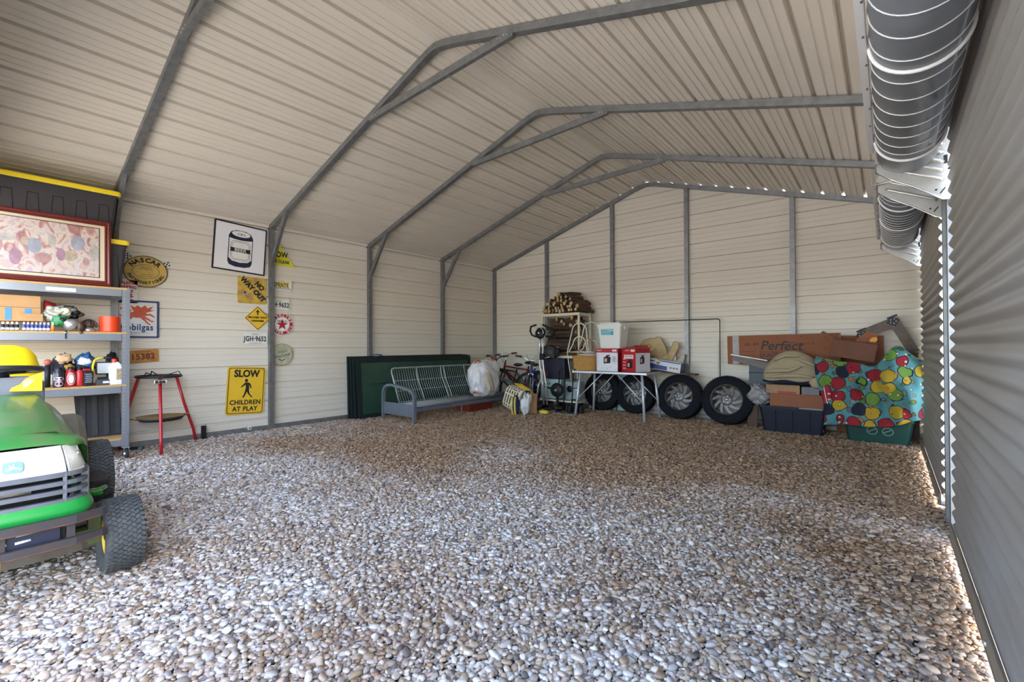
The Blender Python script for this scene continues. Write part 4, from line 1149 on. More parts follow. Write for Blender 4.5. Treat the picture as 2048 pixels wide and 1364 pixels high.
# hood shell
def hood_ring(x, w, zt, zb, n=22, e=2.7):
    out = []
    for i in range(n + 1):
        a = PI * i / n
        c, s_ = math.cos(a), math.sin(a)
        out.append((x, -w * math.copysign(abs(c) ** (2 / e), c), zb + (zt - zb) * abs(s_) ** (2 / e)))
    return out
st = [(0.797, 0.19, 0.733, 0.715), (0.785, 0.215, 0.748, 0.715), (0.745, 0.245, 0.768, 0.712), (0.69, 0.266, 0.785, 0.69), (0.655, 0.276, 0.794, 0.46), (0.60, 0.284, 0.805, 0.40), (0.40, 0.304, 0.845, 0.38), (0.10, 0.312, 0.885, 0.42), (-0.15, 0.310, 0.908, 0.45), (-0.28, 0.300, 0.908, 0.50), (-0.31, 0.27, 0.895, 0.55)]
m = MB(); m.loft([hood_ring(*a) for a in st], closed=False, cap=False)
# raised centre panel of the hood
m.build('hood', greenp, tr)
m = MB(); m.loft([[(x, y, z) for y, z in ((-0.17, zt - 0.012), (-0.15, zt + 0.004), (0.15, zt + 0.004), (0.17, zt - 0.012))] for x, zt in ((0.70, 0.778), (0.40, 0.842), (0.10, 0.882), (-0.26, 0.906))], closed=False, cap=False, smooth=True); m.build('hood_panel', greenp, tr)
def P(u, off=0.0, k=0.15):
    """front outline in plan"""
    y = (0.252 + off) * math.sin(u * PI / 2) if abs(u) <= 1 else math.copysign(0.252 + off, u)
    x = 0.832 + off - k * abs(u) ** 4
    if abs(u) > 1: x -= (abs(u) - 1) * 0.25
    return x, y
def band(u0, u1, z0, z1, off0=0.0, off1=0.0, nu=18, nv=3, bulge=0.0):
    m = MB()
    def fn(a, b):
        u = u0 + (u1 - u0) * a
        o = off0 + (off1 - off0) * b + bulge * math.sin(PI * b)
        x, y = P(u, o)
        return (x, y, z0 + (z1 - z0) * b)
    m.grid(fn, nu, nv)
    return m
band(-0.50, 0.50, 0.583, 0.724, 0.0, -0.03, bulge=0.004).build('nose_panel', mat('nose_white', (0.55, 0.57, 0.55), 0.35, var=0.15, vscale=8), tr)
M_n = Matrix.Translation((0.8235, 0, 0.652)) @ Matrix(((0, 0, 1, 0), (1, 0, 0, 0), (0, 1, 0, 0), (0, 0, 0, 1))) @ Matrix.Rotation(-0.2, 4, 'X')
m = MB(); m.prism(rrect(0.066, 0.050, 0.014), 0.0, 0.004, M_n); em = m.build('emblem', mat('emblem_pale_green', (0.16, 0.30, 0.27), 0.4), tr)
m = MB()
m.prism([(-0.026, -0.006), (-0.012, 0.0), (-0.004, 0.002), (0.0, 0.017), (0.004, 0.017), (0.002, 0.004), (0.016, -0.002), (0.027, -0.010), (0.025, -0.014), (0.010, -0.009), (-0.002, -0.008), (-0.02, -0.016), (-0.024, -0.013)], 0.004, 0.0052, M_n @ T(0, 0.0))
m.prism([(-0.01, 0.0), (-0.014, 0.012), (-0.011, 0.013), (-0.005, 0.002)], 0.004, 0.0054, M_n)
m.build('leaping_deer', mat('emblem_white', (0.44, 0.54, 0.52), 0.4), em)
lensm = mat('headlight_lens', (0.50, 0.47, 0.41), 0.2, 0.15, var=0.25, vscale=9)
for sg in (-1, 1):
    m = MB()
    n = 46
    def fn(a, b, sg=sg):
        u = sg * (0.505 + (1.05 - 0.505) * a)
        o = -0.03 * b - 0.001 + (0.005 if int(a * n + 0.5) % 2 == 0 else 0.0)
        x, y = P(u, o)
        top = 0.722 - 0.05 * max(0, a - 0.75) * 4 * 0.5
        return (x, y, 0.592 + 0.012 * a + (top - 0.592 - 0.012 * a) * b)
    m.grid(fn, n, 2, False)
    hl = m.build('headlight', lensm, tr)
    m = MB()
    for k in range(20):
        u = sg * (0.54 + 0.40 * k / 19); (xa, ya), (xb, yb_) = P(u, 0.003), P(u, -0.027)
        m.tube([(xa, ya, 0.606), (xb, yb_, 0.712 - 0.01 * max(0, k - 14) / 5)], 0.0028, 5)
    tag(m.build('lens_flute', mat('lens_flute', (0.62, 0.59, 0.52), 0.15, 0.2), hl), None, kind='stuff')
    m = MB(); x, y = P(sg * 0.76, -0.012); m.ell((x, y, 0.672), (0.008, 0.011, 0.011), 12, 8); m.build('bulb_shield', chrome, hl)
# grille
m = band(-1.25, 1.25, 0.455, 0.592, -0.045, -0.045, 24, 2); m.build('grille_backing', mat('grille_dark', (0.004, 0.004, 0.004), 0.9), tr)
for z in (0.588, 0.548, 0.508, 0.462):
    m = MB(); m.tube([(*P(u, 0.004), z) for u in np.linspace(-1.02, 1.02, 25)], 0, flat=(0.026, 0.020)); m.build('grille_bar', greyg, tr)
for u in (-0.86, -0.46, 0.46, 0.86):
    m = MB(); x, y = P(u, 0.006); w_ = 0.03 if abs(u) > 0.8 else 0.016
    m.box((x, y, 0.525), (0.022, w_, 0.14), (0, 0, -u * 0.3), ch=0.004); m.build('grille_upright', greyg, tr)
for sg in (-1, 1):
    m = MB(); x, y = P(sg * 1.15, 0.003); m.box((x, y, 0.53), (0.10, 0.006, 0.13), ch=0.002); m.build('grille_cheek', greyg, tr)
m = MB(); m.tube([(0.79, -0.12, 0.525), (0.795, 0.06, 0.527)], 0.013, 8); m.build('muffler', mat('muffler_tan', (0.40, 0.35, 0.28), 0.7, var=0.4, vscale=30), tr)
m = MB()
def fnv(a, b):
    u = -1.5 + 3.0 * a
    o = 0.012 + 0.022 * math.sin(PI * min(1, b * 0.9 + 0.1)) 
    x, y = P(u, o)
    return (x, y, 0.375 + 0.088 * b)
m.grid(fnv, 36, 6); m.build('bumper_valance', greenc, tr)
# bumper bars, battery tray, chassis
for z, hh in ((0.385, 0.036), (0.282, 0.034)):
    m = MB(); m.tube([(0.80 - 0.01, -0.33, z), (0.86, -0.30, z), (0.905, -0.20, z), (0.91, 0, z), (0.905, 0.20, z), (0.875, 0.295, z), (0.86, 0.315, z)], 0, flat=(0.022, hh)); bb_ = m.build('bumper_bar', rustb, tr)
    m = MB(); m.tube([(0.867, -0.30, z - hh / 2), (0.9115, -0.20, z - hh / 2), (0.9165, 0, z - hh / 2), (0.9115, 0.20, z - hh / 2), (0.882, 0.295, z - hh / 2 + 0.003), (0.867, 0.315, z - hh / 2 + 0.003)], 0.0055, 6); m.build('rust_edge', mat('rust', (0.17, 0.075, 0.05), 0.9, var=0.6, vscale=30), bb_)
for y in (-0.235, -0.02, 0.205):
    m = MB(); m.box((0.885, y - 0.02, 0.333), (0.012, 0.03, 0.10)); m.build('bumper_strut', rustb, tr)
m = MB(); m.box((0.86, -0.05, 0.33), (0.02, 0.40, 0.13)); bt = m.build('front_plate', mat('navy_plate', (0.012, 0.016, 0.04), 0.5), tr)
for y, z, w_ in ((0.045, 0.352, 0.075), (0.030, 0.318, 0.05), (-0.06, 0.352, 0.075), (-0.045, 0.318, 0.05)):
    m = MB(); m.tube([(0.871, y - w_ / 2, z), (0.871, y + w_ / 2, z + 0.003)], 0.006, 8); m.build('plate_slot', mat('slot_pale', (0.62, 0.70, 0.70), 0.5), bt)
m = MB(); m.box((0.35, 0, 0.30), (1.0, 0.34, 0.12)); m.box((-0.5, 0, 0.33), (0.8, 0.40, 0.2)); m.build('chassis', darkm, tr)
m = MB(); m.box((0.65, 0, 0.225), (0.06, 0.60, 0.05)); m.box((0.65, 0.30, 0.24), (0.05, 0.05, 0.14)); m.box((0.65, -0.30, 0.24), (0.05, 0.05, 0.14)); m.build('front_axle', mat('green_axle', (0.02, 0.12, 0.03), 0.5, var=0.8, vscale=12, col2=(0.14, 0.06, 0.03)), tr)
m = MB(); m.tube([(0.60, -0.28, 0.25), (0.58, 0.0, 0.24), (0.60, 0.28, 0.25)], 0.011, 8); m.build('tie_rod', rustb, tr)
m = MB(); m.loft([[(x, y, z) for x, y in [(0.32, -0.30), (0.34, 0.0), (0.32, 0.30), (0.20, 0.50), (-0.20, 0.54), (-0.36, 0.40), (-0.36, -0.40), (-0.20, -0.54), (0.20, -0.50)]] for z in (0.035, 0.10)], smooth=False)
m.loft([[(x * 0.9, y * 0.85, z) for x, y in [(0.32, -0.30), (0.34, 0.0), (0.32, 0.30), (0.20, 0.50), (-0.20, 0.54), (-0.36, 0.40), (-0.36, -0.40), (-0.20, -0.54), (0.20, -0.50)]] for z in (0.10, 0.16)], smooth=False)
m.build('mower_deck', mat('deck_dusty', (0.22, 0.19, 0.16), 0.75, var=0.4, vscale=9), tr)
m = MB(); m.box((0.335, -0.05, 0.07), (0.02, 0.07, 0.045)); m.build('deck_tag', yell, tr)
m = MB(); m.lathe([(0, -0.02), (0.06, -0.02), (0.07, -0.012), (0.07, 0.012), (0.06, 0.02), (0, 0.02)], 20, Matrix.Translation((0.26, 0.545, 0.075)) @ Matrix.Rotation(PI / 2, 4, 'X')); m.build('gauge_wheel', darkm, tr)
# wheels
tyre_m = mat('turf_tyre', (0.040, 0.048, 0.055), 0.7, var=0.4, vscale=30, col2=(0.09, 0.09, 0.085))
def turf_wheel(x, y, R, W, rim):
    M = Matrix.Translation((x, y, R)) @ Matrix.Rotation(PI / 2, 4, 'X')
    h = W / 2
    prof = [(rim, -h * 0.62), (rim + 0.01, -h * 0.85), (rim + (R - rim) * 0.5, -h * 1.0), (R * 0.93, -h * 0.96), (R * 0.975, -h * 0.82), (R * 0.988, -h * 0.4), (R * 0.99, 0)]
    prof = prof + [(r, -z) for r, z in prof[-2::-1]]
    w_ = MB().lathe(prof, 48, M).build('wheel', tyre_m, tr)
    m = MB(); rr = random.Random(int(x * 100))
    nb = int(2 * PI * R / 0.026)
    rows = 8
    for i in range(nb):
        for j in range(rows):
            t = -1 + 2 * (j + 0.5) / rows
            a = 2 * PI * (i + (0.5 if j % 2 else 0)) / nb
            rad = R * (0.993 if abs(t) < 0.8 else 0.972)
            Mb = M @ Matrix.Rotation(a, 4, 'Z') @ Matrix.Translation((rad, 0, t * h * 0.92)) @ Matrix.Rotation(rr.uniform(0.35, 0.7) * (1 if j % 2 else -1), 4, 'X')
            m.add([Mb @ Vector((sx * 0.006, sy * 0.0085, sz * W * 0.062)) for sz in (-1, 1) for sy in (-1, 1) for sx in (-1, 1)], [(0, 2, 3, 1), (4, 5, 7, 6), (0, 1, 5, 4), (2, 6, 7, 3), (0, 4, 6, 2), (1, 3, 7, 5)])
    tag(m.build('tread', tyre_m, w_), None, kind='stuff')
    m = MB()
    for sg in (-1, 1):
        m.lathe([(rim + 0.004, sg * h * 0.72), (rim - 0.004, sg * h * 0.70), (rim - 0.012, sg * h * 0.45), (rim * 0.55, sg * h * 0.40), (rim * 0.45, sg * h * 0.5), (0, sg * h * 0.5)], 28, M)
    m.build('rim', yell, w_)
    m = MB()
    for sg in (-1, 1): m.lathe([(0.022, sg * h * 0.45), (0.022, sg * h * 0.75), (0, sg * h * 0.78)], 14, M)
    m.build('hub_cap', darkm, w_)
for sg in (-1, 1):
    turf_wheel(0.655, sg * 0.405, 0.188, 0.165, 0.098)
    turf_wheel(-0.62, sg * 0.455, 0.255, 0.22, 0.125)
    m = MB()
    a0, a1 = 0.35, PI - 0.1
    rings = []
    for i in range(13):
        a = a0 + (a1 - a0) * i / 12
        rings.append([(-0.66 + (0.31 + dr) * math.cos(a), sg * (0.40 + dy), 0.26 + (0.44 + dr) * math.sin(a)) for (dy, dr) in ((-0.22, 0.0), (-0.22, 0.02), (-0.02, 0.02), (0.015, 0.0), (0.025, -0.04), (0.015, -0.04), (0.005, -0.008), (-0.02, 0.0))])
    m.loft(rings, smooth=False); m.build('rear_fender', mat('fender_dusty', (0.10, 0.105, 0.07), 0.5, var=0.6, vscale=7, col2=(0.19, 0.15, 0.12)), tr)
    m = MB(); m.box((-0.18, sg * 0.37, 0.33), (0.34, 0.20, 0.03), ch=0.006); m.build('foot_rest', rubber, tr)
m = MB(); m.tube([(0.36, 0.27, 0.36), (0.36, 0.36, 0.37), (0.30, 0.40, 0.37)], 0.014, 8); m.box((0.36, 0.335, 0.365), (0.09, 0.08, 0.025), ch=0.004); m.build('side_bracket', greenc, tr)
# dash, steering wheel, yellow panel, seat
m = MB(); m.loft([[(x, y, z) for y, z in rrect(0.36 * k, 0.20, 0.05, 4)] if False else [(x, y * k, 0.90 + z) for y, z in rrect(0.40, 0.22, 0.05, 4)] for x, k in ((-0.30, 0.96), (-0.34, 1.0), (-0.46, 0.95), (-0.52, 0.8))], smooth=False); m.build('dash', mat('dash_grey', (0.17, 0.18, 0.22), 0.55, var=0.25, vscale=7), tr)
m = MB(); m.prism([(0.04, 0.775), (0.18, 0.768), (0.182, 0.885), (0.145, 0.872), (0.11, 0.85), (0.085, 0.815), (0.05, 0.795)], 0, 0.03, Matrix.Translation((-0.275, 0, 0.155)) @ Matrix(((0, 0, 1, 0), (1, 0, 0, 0), (0, 1, 0, 0), (0, 0, 0, 1)))); m.build('yellow_panel', yell, tr)
m = MB(); m.prism([(0.095, 0.785), (0.098, 0.835), (0.125, 0.848), (0.148, 0.838), (0.12, 0.805)], 0.03, 0.033, Matrix.Translation((-0.275, 0, 0.155)) @ Matrix(((0, 0, 1, 0), (1, 0, 0, 0), (0, 1, 0, 0), (0, 0, 0, 1)))); m.build('panel_decal', mat('panel_decal', (0.80, 0.60, 0.28), 0.4), tr)
Msw = Matrix.Translation((-0.42, 0, 1.055)) @ Matrix.Rotation(-0.10, 4, 'Y')
m = MB()
m.tube([Msw @ Vector((0.195 * math.cos(2 * PI * i / 40), 0.195 * math.sin(2 * PI * i / 40), 0)) for i in range(40)], 0.017, 10, closed=True); sw = m.build('steering_wheel', mat('wheel_black', (0.02, 0.02, 0.024), 0.35), tr)
m = MB(); m.lathe([(0, -0.05), (0.05, -0.05), (0.05, 0.0), (0.03, 0.012), (0, 0.012)], 18, Msw)
for a in (0.3, 2.4, 4.5): m.tube([Msw @ Vector((0, 0, -0.02)), Msw @ Vector((0.19 * math.cos(a), 0.19 * math.sin(a), 0))], 0.012, 8)
m.cyl(Msw @ Vector((0, 0, -0.03)), Msw @ Vector((0, 0, -0.22)), 0.022, 12)
m.build('wheel_spoke', darkm, sw)
m = MB()
m.loft([[(x + 0.02 * abs(y / 0.22) ** 3, y * k, z) for y, x in ((-0.22, -0.86), (-0.15, -0.825), (0, -0.815), (0.15, -0.825), (0.22, -0.86), (0.2, -0.94), (0, -0.96), (-0.2, -0.94))] for k, z in ((0.8, 0.70), (1.0, 0.76), (1.03, 0.9), (1.0, 1.05), (0.90, 1.14), (0.72, 1.195), (0.42, 1.215))], smooth=True)
m.build('seat_back', yell, tr)
m = MB(); m.loft([[(x, y, z) for x, y in rrect(0.42 * k, 0.44 * k, 0.09, 5)] for k, z in ((0.9, -0.06), (1.0, -0.03), (1.0, 0.03), (0.9, 0.06))], smooth=True); 
for i in range(len(m.v)): m.v[i] = m.v[i] + Vector((-0.68, 0, 0.72))
m.build('seat_cushion', yell, tr)
m = MB(); m.box((-0.72, 0, 0.58), (0.34, 0.38, 0.16), ch=0.03); m.build('seat_base', darkm, tr)
# ================================================================ left wall: leaning dark green panels and the futon frame
dkgreen = mat('dark_green_frame', (0.004, 0.014, 0.014), 0.5, var=0.3, vscale=5)
glassg = mat('dusty_green_glass', (0.012, 0.050, 0.034), 0.22, var=0.7, vscale=2.5, col2=(0.035, 0.075, 0.052))
def leaning_panel(i, xb, xt, y0, y1, h, label):
    p = thing('screen_panel', label, 'panel', (xb, (y0 + y1) / 2, 0.0), 0, 'dark green panels against the left wall')
    L = y1 - y0
    tilt = math.atan2(xb - xt, h)
    M = MX(0, 0, 0, -tilt, 0)
    t = 0.028
    for nm, poly in (('frame_rail', [(-L / 2, h - 0.09), (L / 2, h - 0.09), (L / 2, h), (-L / 2, h)]), ('frame_rail', [(-L / 2, 0), (L / 2, 0), (L / 2, 0.07), (-L / 2, 0.07)]),
                     ('frame_stile', [(-L / 2, 0.07), (-L / 2 + 0.07, 0.07), (-L / 2 + 0.07, h - 0.09), (-L / 2, h - 0.09)]), ('frame_stile', [(L / 2 - 0.07, 0.07), (L / 2, 0.07), (L / 2, h - 0.09), (L / 2 - 0.07, h - 0.09)])):
        MB().prism(poly, 0, t, M).build(nm, dkgreen, p)
    MB().prism([(-L / 2 + 0.07, 0.07), (L / 2 - 0.07, 0.07), (L / 2 - 0.07, h - 0.09), (-L / 2 + 0.07, h - 0.09)], 0.008, 0.016, M).build('pane', glassg, p)
    if i == 3:
        MB().prism([(-L / 2 + 0.25, 0.55), (L / 2 - 0.07, 0.55), (L / 2 - 0.07, 0.565), (-L / 2 + 0.25, 0.565)], 0.016, 0.02, M).build('glazing_strip', dkgreen, p)
    return p
leaning_panel(0, -6.885, -6.925, 4.10, 6.72, 1.03, 'dark green framed panel, rearmost of the leaning set by the wall')
leaning_panel(1, -6.835, -6.89, 4.13, 6.80, 1.025, 'dark green framed panel, second from the wall in the leaning set')
leaning_panel(2, -6.785, -6.855, 4.16, 6.82, 1.02, 'dark green framed panel, third from the wall in the leaning set')
leaning_panel(3, -6.72, -6.82, 4.20, 6.86, 1.01, 'dusty dark green framed panel, frontmost of the leaning set behind the futon')
t = thing('rag', 'small blue grey rag lying on the top edge of the green panels', 'cloth', (-6.83, 4.62, 1.03))
MB().ell((0, 0, 0.012), (0.07, 0.09, 0.022), 18, 10, None, lump(77, 0.3, 2.4)).build('cloth', mat('rag_blue', (0.12, 0.17, 0.24), 0.9, var=0.2, vscale=20), t)

fut = thing('futon_frame', 'grey metal futon frame with wire back in front of the green panels', 'futon', (0, 0, 0))
fgrey = mat('futon_grey', (0.17, 0.195, 0.235), 0.4, 0.35, var=0.1, vscale=10)
fwire = mat('futon_wire', (0.36, 0.38, 0.38), 0.42, 0.4)
def futon_arm(y):
    m = MB()
    pts = [(-5.66, y, 0.0), (-5.66, y, 0.38), (-5.675, y, 0.44), (-5.72, y, 0.49), (-5.80, y, 0.515), (-6.0, y, 0.545), (-6.22, y, 0.57), (-6.33, y, 0.565), (-6.41, y, 0.53), (-6.455, y, 0.47), (-6.465, y, 0.38), (-6.465, y, 0.0)]
    m.tube(pts, 0, flat=(0.055, 0.04)); m.build('arm_loop', fgrey, fut)
    m = MB(); m.add([(-6.45, y - 0.008, 0.285), (-5.68, y - 0.008, 0.285), (-5.68, y - 0.008, 0.09), (-6.45, y - 0.008, 0.09), (-6.45, y + 0.008, 0.285), (-5.68, y + 0.008, 0.285), (-5.68, y + 0.008, 0.09), (-6.45, y + 0.008, 0.09)], [(0, 1, 2, 3), (7, 6, 5, 4), (0, 4, 5, 1), (1, 5, 6, 2), (2, 6, 7, 3), (3, 7, 4, 0)]); m.build('arm_panel', fgrey, fut)
futon_arm(4.50); futon_arm(6.92)
m = MB(); m.tube([(-5.68, 4.5, 0.205), (-5.68, 6.92, 0.205)], 0, flat=(0.03, 0.06)); m.tube([(-5.66, 4.52, 0.26), (-5.66, 6.9, 0.26)], 0.016, 10); m.build('front_rail', fgrey, fut)
m = MB(); m.tube([(-6.42, 4.5, 0.20), (-6.42, 6.92, 0.20)], 0, flat=(0.03, 0.06)); m.build('rear_rail', fgrey, fut)
m = MB(); m.cyl((-5.70, 5.55, 0), (-5.70, 5.55, 0.19), 0.010, 8); m.build('middle_leg', fgrey, fut)
def fb(s):   # point along the back rest, s=0 bottom 1 top
    return (-6.17 - 0.23 * s - 0.03 * math.sin(PI * s), 0.27 + 0.56 * s)
bx0, bz0 = fb(0); bx1, bz1 = fb(1)
m = MB(); c = 0.06
pts = [(bx0, 4.60, bz0), (fb(0.9)[0], 4.60, fb(0.9)[1]), (fb(0.97)[0], 4.615, fb(0.97)[1]), (bx1, 4.66, bz1), (bx1, 6.74, bz1), (fb(0.97)[0], 6.785, fb(0.97)[1]), (fb(0.9)[0], 6.80, fb(0.9)[1]), (bx0, 6.80, bz0)]
m.tube(pts, 0.014, 9); m.build('back_hoop', fwire, fut)
for y in (5.12, 5.68, 5.76, 6.28):
    m = MB(); m.tube([(fb(s)[0] + 0.035 * math.sin(PI * s * 2) * 0.4 + 0.012, y, fb(s)[1]) for s in np.linspace(0, 1, 9)], 0.011, 8); m.build('back_upright', fwire, fut)
for k in range(44):
    y = 4.65 + 2.11 * k / 43
    m = MB(); m.tube([(fb(s)[0], y, fb(s)[1]) for s in (0, 0.5, 1)], 0.0042, 5); m.build('slat', fwire, fut)
m = MB()
for s in (0.02, 0.33, 0.62): m.tube([(fb(s)[0] - 0.005, 4.6, fb(s)[1]), (fb(s)[0] - 0.005, 6.8, fb(s)[1])], 0.0045, 5)
m.build('back_wire', fwire, fut)
for k in range(14):
    m = MB(); x = -5.72 - 0.034 * k; m.tube([(x, 4.55, 0.262), (x, 6.88, 0.262)], 0.0042, 5); m.build('seat_wire', fwire, fut)
m = MB(); m.tube([(-6.1, 5.55, 0.25), (-6.1, 5.55, 0.31), (-6.05, 5.78, 0.31), (-6.05, 5.78, 0.25)], 0.006, 6); m.build('lock_bracket', fwire, fut)

# ---- white bag, red box
plastic = mat('white_bag_plastic', (0.72, 0.72, 0.73), 0.35, var=0.12, vscale=14, bump=0.7, bscale=14)
t = thing('trash_bag', 'full white plastic bag with red drawstring sitting on the futon frame', 'bag', (-5.86, 6.30, 0.275))
m = MB()
m.ell((0, 0, 0.31), (0.19, 0.33, 0.33), 64, 44, None, lump(8, 0.15, 1.5, 3.0)); m.build('body', plastic, t)
m = MB()
m.tube([(0.05, 0.12, 0.60), (0.06, 0.20, 0.67), (0.05, 0.27, 0.64), (0.10, 0.22, 0.58), (0.13, 0.16, 0.52)], 0, flat=(0.045, 0.012)); m.tube([(0.0, -0.27, 0.60), (0.02, -0.20, 0.66), (0.03, -0.13, 0.63)], 0, flat=(0.03, 0.012)); m.tube([(0.02, -0.30, 0.06), (0.10, -0.34, 0.09), (0.16, -0.27, 0.05)], 0, flat=(0.04, 0.012))
m.build('drawstring', mat('red_drawstring', (0.75, 0.10, 0.02), 0.5), t)
m = MB(); m.ell((0.160, -0.05, 0.34), (0.05, 0.09, 0.23), 28, 18, Matrix.Translation((0, 0.1, 0.0)) @ Matrix.Rotation(0.35, 4, 'X'), lump(4, 0.2, 2.0, 3.0)); m.build('tan_lump', mat('tan_through_plastic', (0.66, 0.55, 0.42), 0.45, var=0.15, vscale=9), t)
carton('red_box', 'dark red box on the gravel under the white bag', -6.02, 6.2, 0.0, 0.34, 0.62, 0.19, 0, mat('dark_red_box', (0.20, 0.025, 0.015), 0.6))

# ---- bicycles
bk = mat('bike_black', (0.015, 0.015, 0.018), 0.4)
def bicycle(label, loc, rz, lean, colm, acc, sc=0.82):
    b = thing('bicycle', label, 'bicycle', loc, rz, 'bicycles in the corner')
    b.rotation_euler = (lean, 0, rz)
    b.scale = (sc,) * 3
    R = 0.305
    for x in (-0.50, 0.52):
        m = MB(); torus(m, (0, 0, 0), R, 0.026, 36, 8)
        M = Matrix.Translation((x, 0, R + 0.026)) @ Matrix.Rotation(PI / 2, 4, 'X')
        m.v = [M @ v for v in m.v]; w = m.build('wheel', rubber, b)
        m = MB(); torus(m, (0, 0, 0), R - 0.032, 0.008, 32, 6); m.v = [M @ v for v in m.v]; m.build('rim', chrome, w)
        m = MB()
        for k in range(18):
            a = 2 * PI * k / 18
            m.tube([M @ Vector((0.015 * math.cos(a + 1), 0.015 * math.sin(a + 1), 0.02 * (-1) ** k)), M @ Vector(((R - 0.03) * math.cos(a), (R - 0.03) * math.sin(a), 0))], 0.0016, 4, cap=False)
        tag(m.build('spoke', chrome, w), None, kind='stuff')
        m = MB(); m.cyl((x, -0.04, R + 0.026), (x, 0.04, R + 0.026), 0.018, 10); m.build('hub', bk, w)
    H, S, B, A = (0.37, 0, 0.76), (-0.22, 0, 0.72), (-0.08, 0, 0.30), (-0.50, 0, R + 0.026)
    m = MB()
    m.tube([S, B], 0.017, 10); m.tube([(0.385, 0, 0.72), (-0.20, 0, 0.66)], 0.017, 10); m.tube([(0.40, 0, 0.66), B], 0.021, 10)
    m.tube([(0.36, 0, 0.80), (0.41, 0, 0.63)], 0.022, 10)
    for s_ in (-1, 1):
        m.tube([(-0.08, s_ * 0.02, 0.30), (-0.5, s_ * 0.055, A[2])], 0.009, 8); m.tube([(-0.2, s_ * 0.02, 0.66), (-0.5, s_ * 0.055, A[2])], 0.009, 8)
    m.build('frame', colm, b)
    m = MB()
    for s_ in (-1, 1): m.tube([(0.41, s_ * 0.03, 0.65), (0.44, s_ * 0.05, 0.52), (0.52, s_ * 0.05, R + 0.026)], 0.014, 8)
    m.box((0.415, 0, 0.645), (0.05, 0.10, 0.03)); m.build('fork', acc, b)
    m = MB(); m.tube([(0.355, 0, 0.80), (0.345, 0, 0.88), (0.39, 0, 0.90)], 0.014, 8)
    m.tube([(0.32, -0.30, 0.97), (0.36, -0.16, 0.96), (0.39, -0.06, 0.90), (0.39, 0.06, 0.90), (0.36, 0.16, 0.96), (0.32, 0.30, 0.97)], 0.011, 8); m.build('handlebar', chrome if colm is not bk else bk, b)
    for s_ in (-1, 1):
        m = MB(); m.tube([(0.345, s_ * 0.20, 0.965), (0.315, s_ * 0.32, 0.97)], 0.017, 9); m.build('grip', bk, b)
        m = MB(); m.tube([(0.365, s_ * 0.15, 0.955), (0.42, s_ * 0.18, 0.95), (0.42, s_ * 0.26, 0.955)], 0.006, 6); m.tube([(0.37, s_ * 0.14, 0.95), (0.46, s_ * 0.08, 1.0), (0.42, 0, 0.78)], 0.003, 5); m.build('brake_lever', bk, b)
    m = MB(); m.loft([[(-0.22 + x, y * k, 0.79 + z) for x, y, z in ((-0.13, -0.075, 0.02), (-0.05, -0.06, 0.01), (0.13, -0.018, 0.0), (0.13, 0.018, 0.0), (-0.05, 0.06, 0.01), (-0.13, 0.075, 0.02), (-0.13, 0.05, 0.05), (0.1, 0.01, 0.03), (0.1, -0.01, 0.03), (-0.13, -0.05, 0.05))] for k in (0.9, 1.0)]) if False else m.ell((-0.23, 0, 0.80), (0.13, 0.07, 0.035), 16, 10, None, lambda d: 1 - 0.25 * max(0, d.x)); m.build('saddle', bk, b)
    m = MB(); m.cyl((-0.215, 0, 0.70), (-0.225, 0, 0.79), 0.013, 8); m.build('seat_post', chrome, b)
    m = MB(); m.lathe([(0, -0.006), (0.075, -0.006), (0.08, 0), (0.075, 0.006), (0, 0.006)], 22, Matrix.Translation((-0.08, 0.045, 0.30)) @ Matrix.Rotation(PI / 2, 4, 'X')); m.tube([(-0.08, 0.06, 0.30), (-0.02, 0.06, 0.15)], 0.009, 6); m.tube([(-0.08, -0.06, 0.30), (-0.14, -0.06, 0.45)], 0.009, 6); m.build('crank', bk, b)
    for s_, p in ((1, (-0.02, 0.11, 0.15)), (-1, (-0.14, -0.11, 0.45))):
        m = MB(); m.box(p, (0.08, 0.085, 0.02), ch=0.004); m.build('pedal', bk, b)
    return b
bblue = mat('bike_blue', (0.02, 0.045, 0.32), 0.3, coat=0.3)
bred = mat('bike_red', (0.38, 0.02, 0.03), 0.35)
blime = mat('bike_lime', (0.30, 0.42, 0.05), 0.35)
bicycle('blue bicycle with silver handlebar facing out beside the exercise machine', (-5.48, 7.28, 0), -1.05, -0.05, bblue, mat('fork_grey', (0.3, 0.31, 0.33), 0.35, 0.6), 1.02)
bicycle('black and lime bicycle standing just behind the white bag', (-6.03, 7.20, 0), PI - 0.04, 0.03, bk, blime, 1.02)
bicycle('dark red bicycle nearest the back wall in the corner', (-6.0, 7.58, 0), PI + 0.03, -0.05, mat('bike_dark_red', (0.20, 0.012, 0.02), 0.35), bk, 1.06)

